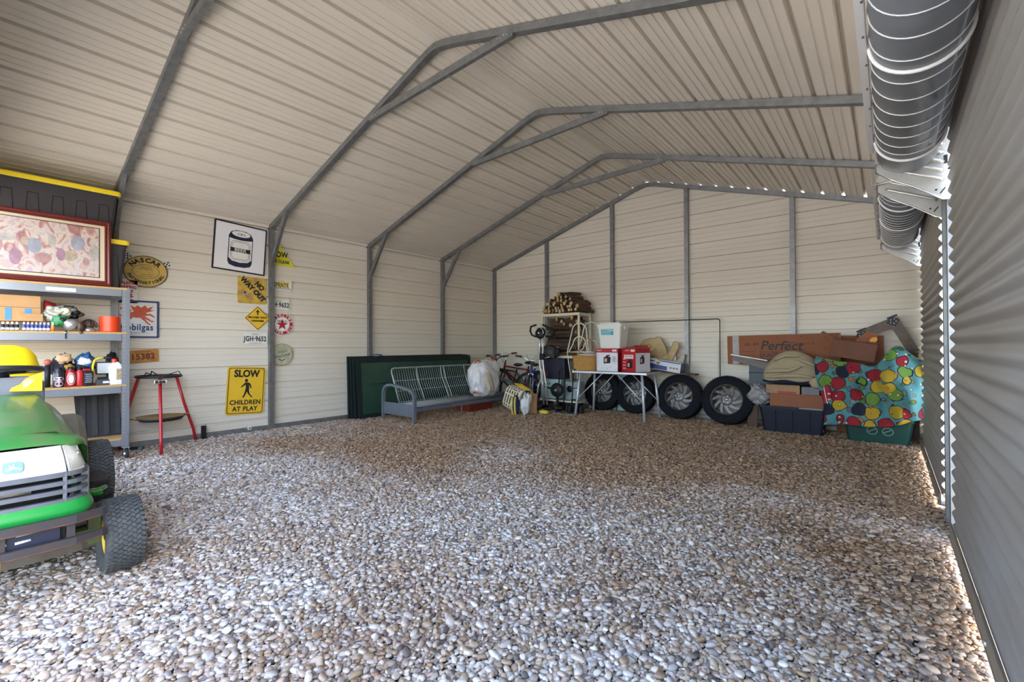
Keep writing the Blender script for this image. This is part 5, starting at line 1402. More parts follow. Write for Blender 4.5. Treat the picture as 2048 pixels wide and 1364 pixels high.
# ---- tipped laundry basket
def basket_m():
    t = thing('laundry_basket', 'white perforated laundry basket tipped on its side spilling clothes', 'basket', (-5.10, 6.40, 0.0))
    zd = Vector((0.93, 0.06, -0.30)).normalized()
    xd = Vector((0.25, 0.05, 1.0)); xd = (xd - zd * xd.dot(zd)).normalized(); yd = zd.cross(xd)
    Mb = Matrix((xd, yd, zd)).transposed().to_4x4(); Mb.translation = Vector((-0.05, 0.0, 0.25))
    wp = mat('basket_plastic', (0.62, 0.55, 0.40), 0.45)
    n, nz = 56, 6
    def ring(z):
        k = 0.86 + 0.14 * z / 0.34
        pw = lambda c_: math.copysign(abs(c_) ** 0.55, c_)
        return [Mb @ Vector((0.23 * k * pw(math.cos(2 * PI * j / n)), 0.21 * k * pw(math.sin(2 * PI * j / n)), z - 0.17)) for j in range(n)]
    rings = [ring(0.34 * i / (2 * nz)) for i in range(2 * nz + 1)]
    m = MB()
    vs = [p for r in rings for p in r]
    fs = []
    for i in range(2 * nz):
        for j in range(n):
            if i % 2 == 1 and (j % 4) > 0 and 0 < i < 2 * nz - 1: continue
            j2 = (j + 1) % n
            fs.append((i * n + j, i * n + j2, (i + 1) * n + j2, (i + 1) * n + j))
    m.add(vs, fs, False)
    m.f.append(tuple(reversed(range(n)))); m.s.append(False)
    o = m.build('basket_wall', wp, t)
    sd = o.modifiers.new('s', 'SOLIDIFY'); sd.thickness = 0.006
    m = MB(); m.tube(rings[-1], 0.011, 6, closed=True); m.build('rim', wp, t)
    return t, Mb
bas, Mb = basket_m()
clo = thing('clothing', 'white towel bundle hanging out of the tipped basket', 'cloth', (-4.90, 6.26, 0.0))
MB().ell((0.03, 0.0, 0.20), (0.08, 0.10, 0.19), 34, 22, Matrix.Rotation(-0.18, 4, 'X'), lump(51, 0.3, 1.8)).build('towel', mat('towel_white', (0.70, 0.69, 0.68), 0.9, var=0.2, vscale=14), clo)
clo2 = thing('clothing', 'blue and yellow striped cloth hanging out of the tipped basket', 'cloth', (-4.99, 6.20, 0.0))
MB().ell((0.0, -0.04, 0.17), (0.06, 0.07, 0.17), 30, 20, None, lump(53, 0.2, 1.6)).build('cloth', mat('navy_cloth', (0.015, 0.03, 0.11), 0.9), clo2)
for k in (-1, 1):
    m = MB(); m.tube([(0.03 * k + 0.01, -0.09 - 0.025 * math.cos(q * 1.3), 0.17 + 0.15 * q) for q in np.linspace(-1, 1, 9)], 0, flat=(0.024, 0.02)); m.build('yellow_stripe', mat('yellow_cloth', (0.72, 0.55, 0.06), 0.85), clo2)
clo3 = thing('clothing', 'mustard yellow cloth lying over the top of the tipped basket', 'cloth', (-5.06, 6.46, 0.44)); MB().ell((0, 0, 0.02), (0.17, 0.07, 0.03), 32, 18, Matrix.Rotation(0.32, 4, 'Y'), lump(55, 0.3, 1.8)).build('cloth', mat('mustard', (0.62, 0.38, 0.02), 0.85), clo3)
carton('cardboard_box', 'small tan carton standing right of the tipped basket', -4.90, 6.50, 0.0, 0.10, 0.16, 0.34, -0.5)
clo4 = thing('clothing', 'yellow cloth lying on the gravel by the exercise machine', 'cloth', (-4.72, 6.62, 0.005)); MB().ell((0, 0, 0.02), (0.10, 0.07, 0.035), 18, 10, None, lump(57, 0.25, 2.6)).build('cloth', mat('yellow_cloth2', (0.70, 0.55, 0.05), 0.85), clo4)

# ================================================================ exercise machine
el = thing('exercise_machine', 'black and silver exercise machine with disc console in front of the firewood', 'exercise machine', (-4.87, 6.85, 0))
silver = mat('silver_tube', (0.55, 0.56, 0.56), 0.3, 0.7)
m = MB(); m.lathe([(0, -0.035), (0.09, -0.035), (0.105, -0.02), (0.105, 0.01), (0.09, 0.03), (0, 0.035)], 28, Matrix.Translation((-0.02, -0.10, 1.43)) @ Matrix.Rotation(PI / 2 - 0.25, 4, 'X')); con = m.build('console', darkm, el)
m = MB(); m.tube([Vector((-0.02, -0.13, 1.43)) + Vector((0.10 * math.cos(a), -0.012, 0.10 * math.sin(a))) for a in np.linspace(-0.2, 2.0, 14)], 0.008, 7); m.build('silver_arc', silver, con)
m = MB(); m.cyl((-0.02, -0.155, 1.43), (-0.02, -0.13, 1.43), 0.014, 10); m.build('centre_button', white_e, con)
m = MB(); m.tube([(-0.05, -0.06, 1.37), (-0.15, -0.08, 1.37), (-0.21, -0.10, 1.40), (-0.23, -0.12, 1.47), (-0.20, -0.14, 1.55), (-0.07, -0.16, 1.575)], 0.018, 9); m.build('handle_grip', darkm, el)
m = MB(); m.tube([(0.06, -0.14, 1.575), (0.17, -0.12, 1.54), (0.24, -0.08, 1.50), (0.25, -0.04, 1.41), (0.19, 0.0, 1.36), (0.05, -0.03, 1.37)], 0.018, 9); m.build('handle_grip', darkm, el)
for dx in (-0.035, 0.04):
    m = MB(); m.tube([(dx, -0.08, 1.36), (dx - 0.02, -0.07, 1.18), (dx - 0.045, -0.05, 1.0), (dx - 0.03, -0.03, 0.75), (dx + 0.01, -0.02, 0.52), (dx + 0.02, 0.0, 0.12)], 0.019, 9); m.build('upright', silver, el)
m = MB(); m.box((-0.01, -0.06, 0.66), (0.05, 0.03, 0.24), ch=0.008); m.build('cover_plate', mat('cover_beige', (0.42, 0.38, 0.34), 0.5), el)
m = MB(); m.box((-0.02, -0.05, 1.0), (0.09, 0.05, 0.12), ch=0.01); m.build('clamp', darkm, el)
m = MB(); m.tube([(-0.30, -0.02, 0.03), (-0.05, -0.06, 0.03), (0.06, -0.06, 0.03)], 0.03, 10); m.build('front_foot', mat('foot_navy', (0.02, 0.03, 0.05), 0.45), el)
m = MB(); m.tube([(0.10, 0.24, 0.03), (0.30, 0.20, 0.03)], 0.03, 10); m.build('rear_foot', darkm, el)
m = MB(); m.tube([(0.0, 0.0, 0.05), (0.20, 0.22, 0.05)], 0.022, 9); m.build('base_beam', darkm, el)
m = MB(); m.lathe([(0, -0.03), (0.12, -0.03), (0.13, 0.0), (0.12, 0.03), (0, 0.03)], 26, Matrix.Translation((0.26, 0.02, 0.40)) @ Matrix.Rotation(PI / 2, 4, 'X')); fw_ = m.build('flywheel', darkm, el)
m = MB(); m.cyl((0.26, -0.03, 0.40), (0.26, 0.0, 0.40), 0.02, 10); m.build('axle_cap', silver, fw_)
m = MB(); m.tube([(0.26, 0.02, 0.28), (0.26, 0.02, 0.05)], 0.018, 8); m.tube([(0.0, 0.0, 0.45), (0.26, 0.02, 0.40)], 0.016, 8); m.build('crank_arm', darkm, el)
for dx, z in ((-0.06, 0.12), (0.34, 0.10)):
    m = MB(); m.box((dx, -0.03, z), (0.10, 0.24, 0.03), (0, 0.05, 0.5), ch=0.008); m.build('foot_pedal', darkm, el)
m = MB(); m.tube([(-0.05, -0.02, 0.62), (-0.10, -0.06, 0.45), (-0.12, -0.06, 0.3), (-0.14, -0.02, 0.15)], 0.012, 8); m.build('push_arm', silver, el)

# ================================================================ white rack with firewood
rk = thing('storage_rack', 'white steel rack holding firewood near the back corner', 'rack', (-4.82, 7.52, 0))
rw = mat('rack_cream', (0.72, 0.66, 0.52), 0.45)
for x in (-0.41, 0.41):
    for y in (-0.21, 0.21):
        MB().box((x, y, 0.90), (0.035, 0.035, 1.80)).build('post', rw, rk)
for z, h in ((1.79, 0.05), (0.985, 0.045), (0.175, 0.04)):
    for y in (-0.21, 0.21): MB().box((0, y, z), (0.855, 0.025, h)).build('rail', rw, rk)
    for x in (-0.41, 0.41): MB().box((x, 0, z), (0.025, 0.42, h)).build('rail', rw, rk)
    MB().box((0, 0, z + h / 2 - 0.004), (0.82, 0.41, 0.008)).build('shelf_board', rw, rk)
MB().box((0.41, 0, 1.62), (0.02, 0.40, 0.02)).build('side_bar', rw, rk)
bark = mat('bark', (0.14, 0.10, 0.075), 0.95, var=0.6, vscale=3, col2=(0.03, 0.02, 0.017), bump=1.0, bscale=30, stretch=(1, 1, 1))
bark2 = mat('bark_warm', (0.22, 0.125, 0.075), 0.95, var=0.6, vscale=3, col2=(0.05, 0.03, 0.02), bump=1.0, bscale=30)
cutw = mat('cut_wood', (0.56, 0.36, 0.15), 0.8, var=0.25, vscale=30)
cutw2 = mat('cut_wood_pale', (0.66, 0.50, 0.30), 0.8, var=0.25, vscale=30)
rl = random.Random(4)
LOGM = []
for k in range(6):
    m = MB(); n = 10; rings = []
    bend = rl.uniform(-0.5, 0.5)
    for i in range(7):
        t_ = i / 6
        ph = [1 + 0.14 * math.sin(j * 1.9 + k * 2 + i * 1.3) + 0.10 * math.sin(j * 3.1 + i * 2.1) for j in range(n)]
        rings.append([(ph[j] * math.cos(2 * PI * j / n) + bend * math.sin(PI * t_), t_ - 0.5, ph[j] * math.sin(2 * PI * j / n)) for j in range(n)])
    m.loft(rings, smooth=True, cap=False)
    body_me = m.mesh('log', bark if k % 2 else bark2)
    m = MB()
    for e in (0, 6):
        r_ = rings[e]; o_ = len(m.v); s_ = -0.012 if e == 0 else 0.012
        m.add([(x, y + s_ * 0.15, z) for x, y, z in r_], [tuple(range(n))])
    cut_me = m.mesh('cut_end', cutw if k % 3 else cutw2)
    LOGM.append((body_me, cut_me))
def log(label, c, r, L, rz, rx, group, k=None):
    b_, c_ = LOGM[rl.randrange(6) if k is None else k]
    o = bpy.data.objects.new('firewood_log', b_); COL.objects.link(o)
    o.location = c; o.rotation_euler = (rx, rl.uniform(0, 6) if True else 0, rz); o.rotation_mode = 'XYZ'
    # spin about own axis first, then lay in direction rz
    o.matrix_world = Matrix.Translation(c) @ Matrix.Rotation(rz, 4, 'Z') @ Matrix.Rotation(rx, 4, 'X') @ Matrix.Rotation(rl.uniform(0, 6), 4, 'Y') @ Matrix.Diagonal((r, L, r, 1))
    tag(o, label, 'log', group)
    e = bpy.data.objects.new('cut_end', c_); COL.objects.link(e); e.parent = o
ORD = ['first', 'second', 'third', 'fourth', 'fifth', 'sixth', 'seventh', 'eighth', 'ninth', 'tenth', 'eleventh', 'twelfth']
z = 1.822
for row, (n, x0, nm) in enumerate(((10, -5.20, 'bottom'), (9, -5.14, 'second'), (8, -5.08, 'third'), (6, -4.98, 'fourth'), (4, -4.90, 'fifth'), (2, -4.80, 'top'))):
    for i in range(n):
        r = rl.uniform(0.027, 0.037)
        x = x0 + i * 0.086 + rl.uniform(-0.008, 0.008)
        log('cut firewood log, %s from the left in the %s row on the rack' % (ORD[i], nm), (x, 7.52 + rl.uniform(-0.04, 0.04), z + 0.040), r, rl.uniform(0.40, 0.52), -0.14 + rl.uniform(-0.14, 0.14) - 0.06 * row, rl.uniform(-0.09, 0.09), 'firewood piled on top of the white rack')
    z += 0.066
for side, y in ((0, 7.40), (1, 7.56)):
    z = 1.06
    for i in range(9):
        r = rl.uniform(0.028, 0.046)
        log('dark firewood log lying lengthwise inside the rack, %s layer up, %s' % (ORD[i], 'front' if side == 0 else 'behind the front one'), (-4.82 + rl.uniform(-0.03, 0.03), y + rl.uniform(-0.015, 0.015), z), r, rl.uniform(0.60, 0.74), PI / 2 + rl.uniform(-0.10, 0.10), rl.uniform(-0.07, 0.07), 'firewood stacked inside the white rack')
        z += 0.079
for i in range(6):
    x = -4.86 + 0.085 * i
    log('short log with pale cut end facing out, %s under the rack top' % ORD[i], (x, 7.36 + 0.03 * (i % 2), (1.70, 1.66, 1.61, 1.58, 1.73, 1.65)[i]), 0.034 if i != 4 else 0.045, 0.16, rl.uniform(-0.5, 0.2), 0, 'firewood stacked inside the white rack')
# duffel and stored things on the rack
t = thing('duffel_bag', 'dark grey duffel bag slumped on the rack shelf below the logs', 'bag', (-4.98, 7.16, 0.97))
m = MB(); m.ell((0, 0, 0.11), (0.24, 0.13, 0.125), 26, 16, None, lump(61, 0.10, 1.8)); m.build('body', mat('charcoal_fabric', (0.035, 0.035, 0.042), 0.85), t)
m = MB(); m.prism([(0.02, 0.02), (0.20, -0.03), (0.20, 0.17), (0.05, 0.22)], -0.135, -0.115, Matrix(((1, 0, 0, 0), (0, 0, 1, 0), (0, 1, 0, 0.02), (0, 0, 0, 1)))); m.build('pocket', mat('pocket_fabric', (0.06, 0.055, 0.055), 0.85), t)
m = MB(); torus(m, (0, 0, 0), 0.028, 0.005, 16, 5); Mt = Matrix.Translation((0.12, -0.14, 0.11)) @ Matrix.Rotation(PI / 2, 4, 'X'); m.v = [Mt @ v for v in m.v]; m.build('badge', mat('badge_grey', (0.3, 0.3, 0.32), 0.6), t)
m = MB(); m.tube([(-0.2, -0.08, 0.02), (-0.05, -0.14, -0.015), (0.12, -0.15, 0.02)], 0.012, 7); m.build('strap', silver, t)
t = thing('storage_crate', 'dark navy folding crate standing on the mint cabinet below the rack shelf', 'crate', (-4.80, 7.12, 0.59))
MB().box((0, 0, 0.185), (0.50, 0.20, 0.37), ch=0.012).build('body', mat('deep_navy', (0.006, 0.006, 0.028), 0.5), t)
m = MB()
for i in range(6): m.box((0.0, -0.101, 0.05 + 0.055 * i), (0.44, 0.004, 0.012))
tag(m.build('side_groove', darkm, t), None, kind='stuff')
m = MB(); m.box((-0.16, -0.102, 0.09), (0.12, 0.004, 0.12)); m.build('brown_label', mat('label_brown', (0.10, 0.03, 0.03), 0.6), t)
mint = mat('mint_enamel', (0.34, 0.50, 0.44), 0.4, var=0.2, vscale=5)
t = thing('mint_cabinet', 'pale mint radio cabinet on the rack bottom shelf', 'cabinet', (-4.84, 7.10, 0.21))
MB().box((0, 0, 0.19), (0.46, 0.18, 0.36), ch=0.012).build('body', mint, t)
m = MB(); m.lathe([(0, 0), (0.075, 0), (0.075, -0.01), (0, -0.012)], 22, Matrix.Translation((0.15, -0.088, 0.19)) @ Matrix.Rotation(-PI / 2, 4, 'X')); m.build('speaker_disc', darkm, t)
m = MB(); m.box((-0.12, -0.091, 0.27), (0.10, 0.004, 0.03)); m.box((-0.03, -0.091, 0.28), (0.03, 0.004, 0.03)); m.build('dial', darkm, t)
t = thing('mint_cabinet', 'pale grey green speaker box right of the radio cabinet', 'cabinet', (-4.42, 7.16, 0.21))
MB().box((0, 0, 0.17), (0.30, 0.16, 0.33), ch=0.012).build('body', mat('grey_mint', (0.30, 0.36, 0.37), 0.4), t)
m = MB(); m.lathe([(0, 0), (0.06, 0), (0.06, -0.01), (0, -0.012)], 22, Matrix.Translation((-0.05, -0.078, 0.20)) @ Matrix.Rotation(-PI / 2, 4, 'X')); m.build('speaker_disc', darkm, t)
m = MB(); m.box((0.09, -0.081, 0.20), (0.035, 0.004, 0.035)); m.build('white_knob', white_e, t)
t = thing('step_board', 'white board shelf lying across low feet under the radio cabinet', 'board', (-4.66, 7.10, 0.0))
MB().box((0, 0, 0.19), (0.86, 0.22, 0.03), ch=0.004).build('board', rw, t)
for x in (-0.38, 0.0, 0.38): MB().box((x, 0, 0.0875), (0.04, 0.18, 0.175)).build('leg', darkm, t)
# folding hand trucks
for i, (x, lab) in enumerate(((-4.53, 'black folding hand truck just right of the exercise machine'), (-4.24, 'black folding hand truck with thin tubes behind the table leg'))):
    t = thing('hand_truck', lab, 'hand truck', (x, 6.90, 0), 0.15, 'folding hand trucks')
    for dx in (-0.055, 0.055):
        m = MB(); m.tube([(dx, -0.04, 0.09), (dx, 0.0, 0.42), (dx, 0.03, 0.74)], 0.012, 8); m.build('side_tube', darkm, t)
        m = MB(); m.lathe([(0, -0.018), (0.07, -0.018), (0.078, 0), (0.07, 0.018), (0, 0.018)], 20, Matrix.Translation((dx * 1.9, 0.03, 0.078)) @ Matrix.Rotation(PI / 2, 4, 'Y')); m.build('wheel', rubber, t)
    m = MB()
    for z in (0.25, 0.45, 0.6): m.tube([(-0.055, -0.02 + 0.05 * z, z), (0.055, -0.02 + 0.05 * z, z)], 0.009, 6)
    m.tube([(-0.055, 0.03, 0.74), (-0.03, 0.035, 0.78), (0.03, 0.035, 0.78), (0.055, 0.03, 0.74)], 0.012, 8); m.build('cross_bar', darkm, t)
    m = MB(); m.box((0, -0.12, 0.014), (0.17, 0.15, 0.008)); m.build('toe_plate', galv, t)

# ---- white arched wire stand
aw = thing('wire_stand', 'white arched wire plant stand in front of the firewood rack', 'stand', (-4.22, 7.14, 0.0))
wirew = mat('white_wire', (0.74, 0.72, 0.64), 0.4)
def arch(y, w, z1, dx=0.0, r=0.010, zb=1.085):
    pts = [(dx - w * (1 + 0.45 * (1 - s)) / 2, y - 0.05 * (1 - s), zb + (z1 - w / 2 - zb) * s) for s in np.linspace(0, 1, 5)]
    pts += [(dx + w / 2 * math.cos(a), y, z1 - w / 2 + w / 2 * math.sin(a)) for a in np.linspace(PI, 0, 11)][1:-1]
    pts += [(dx + w * (1 + 0.45 * (1 - s)) / 2, y - 0.05 * (1 - s), zb + (z1 - w / 2 - zb) * s) for s in np.linspace(1, 0, 5)]
    return MB().tube(pts, r, 7)
arch(-0.09, 0.30, 1.60, -0.03).build('arch', wirew, aw); arch(0.12, 0.34, 1.62, 0.10).build('arch', wirew, aw); arch(-0.10, 0.26, 1.36, -0.02).build('arch', wirew, aw); arch(0.12, 0.28, 1.30, 0.08).build('arch', wirew, aw)
m = MB(); m.tube([(-0.25, -0.14, 1.085), (0.19, -0.14, 1.085), (0.30, 0.07, 1.085), (-0.15, 0.07, 1.085)], 0.009, 6, closed=True); m.build('tier_frame', wirew, aw)
m = MB(); m.tube([(-0.25, -0.14, 1.085), (-0.22, -0.05, 0.54)], 0.009, 6); m.tube([(-0.15, 0.07, 1.085), (-0.16, 0.05, 0.54)], 0.009, 6); m.tube([(-0.05, 0.07, 1.085), (-0.08, 0.07, 0.54)], 0.009, 6); m.build('leg', wirew, aw)

# ================================================================ folding table and what stands on it
tb = thing('folding_table', 'white aluminium folding table with splayed legs against the back wall', 'table', (-3.56, 7.12, 0))
alu = mat('painted_aluminium', (0.62, 0.64, 0.70), 0.35, 0.4)
TZ = 0.765
for y in (-0.31, 0.31): MB().box((0, y, TZ - 0.016), (1.30, 0.03, 0.032), ch=0.003).build('edge_rail', alu, tb)
for x in (-0.64, 0.64): MB().box((x, 0, TZ - 0.016), (0.03, 0.62, 0.032), ch=0.003).build('edge_rail', alu, tb)
MB().box((0, 0, TZ - 0.008), (1.26, 0.60, 0.012)).build('table_top', mat('table_top_dark', (0.10, 0.10, 0.11), 0.5), tb)
for x in (-1, 1):
    for y in (-1, 1):
        MB().tube([(x * 0.56, y * 0.25, TZ - 0.03), (x * 0.625, y * 0.315, 0.0)], 0.021, 10).build('leg', alu, tb)
    MB().tube([(x * 0.60, -0.29, 0.28), (x * 0.13, -0.25, TZ - 0.03)], 0.009, 7).build('brace', alu, tb)
    MB().tube([(x * 0.60, 0.29, 0.28), (x * 0.13, 0.25, TZ - 0.03)], 0.009, 7).build('brace', alu, tb)
for x in (-0.655, 0.655):
    MB().box((x, -0.325, TZ - 0.016), (0.03, 0.03, 0.04), ch=0.005).build('corner_cap', white_e, tb)
# wicker basket
wk = thing('wicker_basket', 'woven wicker basket with hoop handle on the left end of the table', 'basket', (-4.105, 7.06, TZ))
wick = mat('wicker', (0.50, 0.26, 0.065), 0.7, var=0.35, vscale=30)
m = MB(); nn = 48
rings = []
for i in range(15):
    z = 0.25 * i / 14; k = 0.90 + 0.10 * i / 14
    rings.append([(x * (1 + 0.012 * (1 if (j + i) % 2 else -1)), y * (1 + 0.012 * (1 if (j + i) % 2 else -1)), z) for j, (x, y) in enumerate(rrect(0.47 * k, 0.30 * k, 0.09 * k, 11))])
m.loft(rings, smooth=False); m.build('woven_wall', wick, wk)
m = MB(); m.tube([(x, y, 0.25) for x, y in rrect(0.475, 0.305, 0.09, 8)], 0.012, 6, closed=True); m.build('rim', wick, wk)
m = MB(); m.tube([(0.165 * math.cos(a), 0, 0.25 + 0.32 * math.sin(a)) for a in np.linspace(0, PI, 18)], 0.011, 7); m.build('handle', mat('wicker_dark', (0.33, 0.17, 0.07), 0.7), wk)
m = MB(); m.ell((0.02, 0, 0.255), (0.19, 0.11, 0.05), 24, 12, None, lump(71, 0.2, 3.0)); m.build('cloth_lining', mat('pinkish_cloth', (0.50, 0.42, 0.40), 0.9), wk)
# heater cartons
redc = mat('carton_red', (0.42, 0.012, 0.018), 0.45)
whitec = mat('carton_white', (0.72, 0.71, 0.76), 0.5)
def heater_side(m_w, m_d, m_g, M, s=1.0):
    pass
def heater_box(label, cx, cy, sx, sy, sz, front_red, rz):
    t = thing('heater_carton', label, 'box', (cx, cy, TZ), rz, 'heater cartons on the table')
    MB().box((0, 0, sz / 2), (sx, sy, sz), ch=0.003).build('carton', redc if front_red else whitec, t)
    F = MY(0, -sy / 2 - 0.0005, 0)
    def pic(M, w, onred=False):
        # portable heater drawing: dark body, grille, carrying handle, propane ring
        m = MB(); m.prism([(-0.055 * w, 0.10), (0.055 * w, 0.11), (0.06 * w, 0.21), (0.0, 0.225), (-0.055 * w, 0.205)], 0, 0.001, M); m.prism([(-0.02 * w, 0.21), (0.045 * w, 0.23), (0.05 * w, 0.25), (-0.015 * w, 0.24)], 0, 0.001, M); m.build('printed_heater', darkm, t)
        m = MB(); m.prism([(-0.04 * w, 0.125), (0.0, 0.128), (0.0, 0.19), (-0.04 * w, 0.185)], 0.001, 0.002, M); m.build('printed_grille', mat('grille_glow', (0.62, 0.36, 0.12) if onred else (0.60, 0.38, 0.33), 0.5), t)
    if not front_red:
        m = MB(); m.box((0, 0, sz - 0.035), (sx + 0.003, sy + 0.003, 0.07)); m.build('red_band', redc, t)
        pic(F @ T(0.0, 0.03), 1.15)
        m = MB(); ringp(m, ellp(0.05, 0.065, 20, (0.135, 0.195)), ellp(0.042, 0.057, 20, (0.135, 0.195)), 0, 0.001, F); m.prism(rrect(0.05, 0.08, 0.008), 0, 0.001, F @ T(0.135, 0.20)); m.build('printed_tank', mat('print_grey', (0.42, 0.40, 0.45), 0.5), t)
        m = MB(); m.text('BUDDY', 0.032, F @ T(-0.15, sz - 0.035, 0.002), 0.0004, 0.9); m.prism(rrect(0.085, 0.035, 0.01), 0.001, 0.002, F @ T(0.14, sz - 0.035)); m.build('white_print', mat('carton_print_pale', (0.85, 0.62, 0.62), 0.5), t)
        m = MB()
        for i in range(10): m.box((-0.185, -sy / 2 - 0.001, 0.09 + 0.022 * i), (0.05, 0.001, 0.006))
        for i, (x, z) in enumerate(((-0.1, 0.05), (0.0, 0.05), (0.06, 0.07), (0.17, 0.04), (0.18, 0.305))): m.box((x, -sy / 2 - 0.001, z), (0.03, 0.001, 0.012))
        tag(m.build('small_print', mat('print_line_grey', (0.45, 0.44, 0.48), 0.5), t), None, kind='stuff')
        m = MB(); m.box((sx / 2 + 0.0005, 0, sz / 2), (0.001, sy, sz)); m.build('red_side', mat('carton_dark_red', (0.22, 0.008, 0.02), 0.5), t)
    else:
        G = Matrix.Translation((sx / 2 + 0.0005, 0, 0)) @ Matrix(((0, 0, 1, 0), (1, 0, 0, 0), (0, 1, 0, 0), (0, 0, 0, 1)))
        m = MB(); m.prism([(-sy / 2, 0.0), (sy / 2, 0.0), (sy / 2, sz - 0.075), (-sy / 2, sz - 0.075)], 0, 0.001, G); m.build('white_side', whitec, t)
        pic(G @ T(-0.02, 0.03, 0.001), 0.9); pic(F @ T(0.02, -0.04), 1.0, True)
        m = MB(); m.prism(rrect(0.20, 0.065, 0.004), 0, 0.001, F @ T(0.0, sz - 0.135)); m.text('BUDDY', 0.032, F @ T(-0.03, sz - 0.035, 0.001), 0.0004, 0.9); m.prism(rrect(0.085, 0.035, 0.01), 0.0, 0.001, F @ T(0.085, sz - 0.035))
        for i in range(4): m.prism(rrect(0.06, 0.012, 0.003), 0, 0.001, F @ T(-0.09, 0.06 + 0.05 * i))
        m.build('white_print', mat('carton_print_pale', (0.85, 0.62, 0.62), 0.5), t)
        m = MB(); m.text('BUDDY HEATER', 0.024, F @ T(0.0, sz - 0.13, 0.0015), 0.0004, 0.9); m.build('lettering', darkm, t)
        m = MB(); m.add([(-sx / 2, -sy / 2, sz), (sx / 2, -sy / 2, sz), (sx / 2, -sy / 2 - 0.0, sz), (0.1, sy * 0.1, sz + 0.05), (-sx / 2, -sy * 0.2, sz + 0.025)], [(0, 1, 3, 4)]); m.add([(sx / 2, -sy / 2, sz), (sx / 2, sy / 2, sz), (sx * 0.30, sy / 2, sz + 0.055), (sx * 0.34, -sy / 2, sz + 0.05)], [(0, 1, 2, 3)]); m.build('open_flap', redc, t)
    return t
heater_box('white heater carton with red top band under the white tub', -3.645, 7.10, 0.40, 0.30, 0.385, False, -0.04)
heater_box('red heater carton with white side and open flaps, right of the white one', -3.215, 7.12, 0.30, 0.34, 0.385, True, -0.30)
# white tub on the cartons
tt = thing('white_tub', 'white plastic tub with lid standing on the white heater carton', 'tub', (-3.64, 7.16, TZ + 0.386), -0.04)
tubw = mat('tub_white', (0.78, 0.78, 0.76), 0.4)
m = MB(); m.loft([[(x, y, z) for x, y in rrect(0.46 * k, 0.32 * k, 0.03, 4)] for k, z in ((0.80, 0), (0.81, 0.01), (0.96, 0.36), (1.0, 0.36), (1.0, 0.385))], smooth=False); m.build('body', tubw, tt)
m = MB(); m.loft([[(x, y, z) for x, y in rrect(0.46 * k, 0.32 * k, 0.03, 4)] for k, z in ((1.03, 0.37), (1.03, 0.405), (1.0, 0.41), (0.86, 0.41), (0.82, 0.435), (0.0001, 0.437))], smooth=False); m.build('lid', tubw, tt)
m = MB(); m.box((0.235, 0, 0.345), (0.025, 0.07, 0.06), ch=0.006); m.build('latch', tubw, tt)
Fl = MY(0, -0.1305, 0, 0.072)
m = MB(); m.prism([(-0.15, 0.225), (0.09, 0.225), (0.09, 0.33), (-0.15, 0.33)], 0.001, 0.002, Fl); m.build('blue_label', mat('label_aqua', (0.25, 0.56, 0.66), 0.5), tt)
m = MB(); m.text('STORAGE', 0.03, Fl @ T(-0.09, 0.30, 0.0025), 0.0004, 0.95); 
for i in range(4): m.prism(rrect(0.02, 0.018, 0.004), 0.002, 0.003, Fl @ T(-0.13 + 0.045 * i, 0.255))
m.prism(rrect(0.045, 0.016, 0.003), 0.002, 0.003, Fl @ T(0.06, 0.27)); m.prism(rrect(0.045, 0.016, 0.003), 0.002, 0.003, Fl @ T(0.06, 0.24))
m.build('lettering', mat('label_dark_teal', (0.03, 0.14, 0.16), 0.5), tt)
# plywood cut-outs, printed appliance carton, plank on the wheels
ply = mat('plywood_tan', (0.58, 0.42, 0.22), 0.7, var=0.25, vscale=9)
pedge = mat('plywood_edge', (0.22, 0.15, 0.08), 0.8)
def cutout(name, label, loc, head, arm, sc, m_):
    t = thing(name, label, 'sign', loc)
    tilt = -0.10
    M = MY(0, 0, 0, tilt) @ Matrix.Diagonal((sc, sc, 1, 1))
    MB().prism(head, 0, 0.015, M).build('body_panel', m_, t)
    if arm: MB().prism(arm, 0.001, 0.0155, M).build('arm_panel', m_, t)
    return t, M
headp = [(-0.20, 0.0), (-0.24, 0.12), (-0.22, 0.25), (-0.15, 0.345), (-0.05, 0.375), (0.0, 0.365), (0.04, 0.39), (0.09, 0.385), (0.11, 0.345), (0.16, 0.27), (0.19, 0.17), (0.22, 0.10), (0.10, 0.0)]
armp = [(0.0, 0.0), (0.04, 0.08), (0.20, 0.16), (0.245, 0.24), (0.27, 0.31), (0.305, 0.325), (0.34, 0.30), (0.345, 0.24), (0.31, 0.17), (0.26, 0.06), (0.18, 0.0)]
t, M = cutout('wooden_cutout', 'tan plywood cut-out of a round head and raised arm behind the printed carton', (-3.15, 7.70, 0.86), headp, armp, 1.25, ply)
m = MB(); ringp(m, ellp(0.045, 0.035, 18, (-0.08, 0.25)), ellp(0.034, 0.026, 18, (-0.08, 0.25)), 0.0145, 0.017, M); m.tube([M @ Vector((x, 0.205 - 0.03 * math.cos((x + 0.08) * 18), 0.016)) for x in np.linspace(-0.14, 0.04, 9)], 0.004, 5); m.build('drawn_line', pedge, t)
m = MB(); m.text('FAMILY', 0.055, M @ T(-0.02, 0.105, 0.0155, 0.05), 0.0006, 1.0, 0.001); m.build('lettering', pedge, t)
m = MB(); m.tube([M @ Vector((x, y, 0.016)) for x, y in armp], 0.0035, 5, closed=True); m.tube([M @ Vector((x, y, 0.0155)) for x, y in headp], 0.0035, 5, closed=True); m.build('outline', pedge, t)
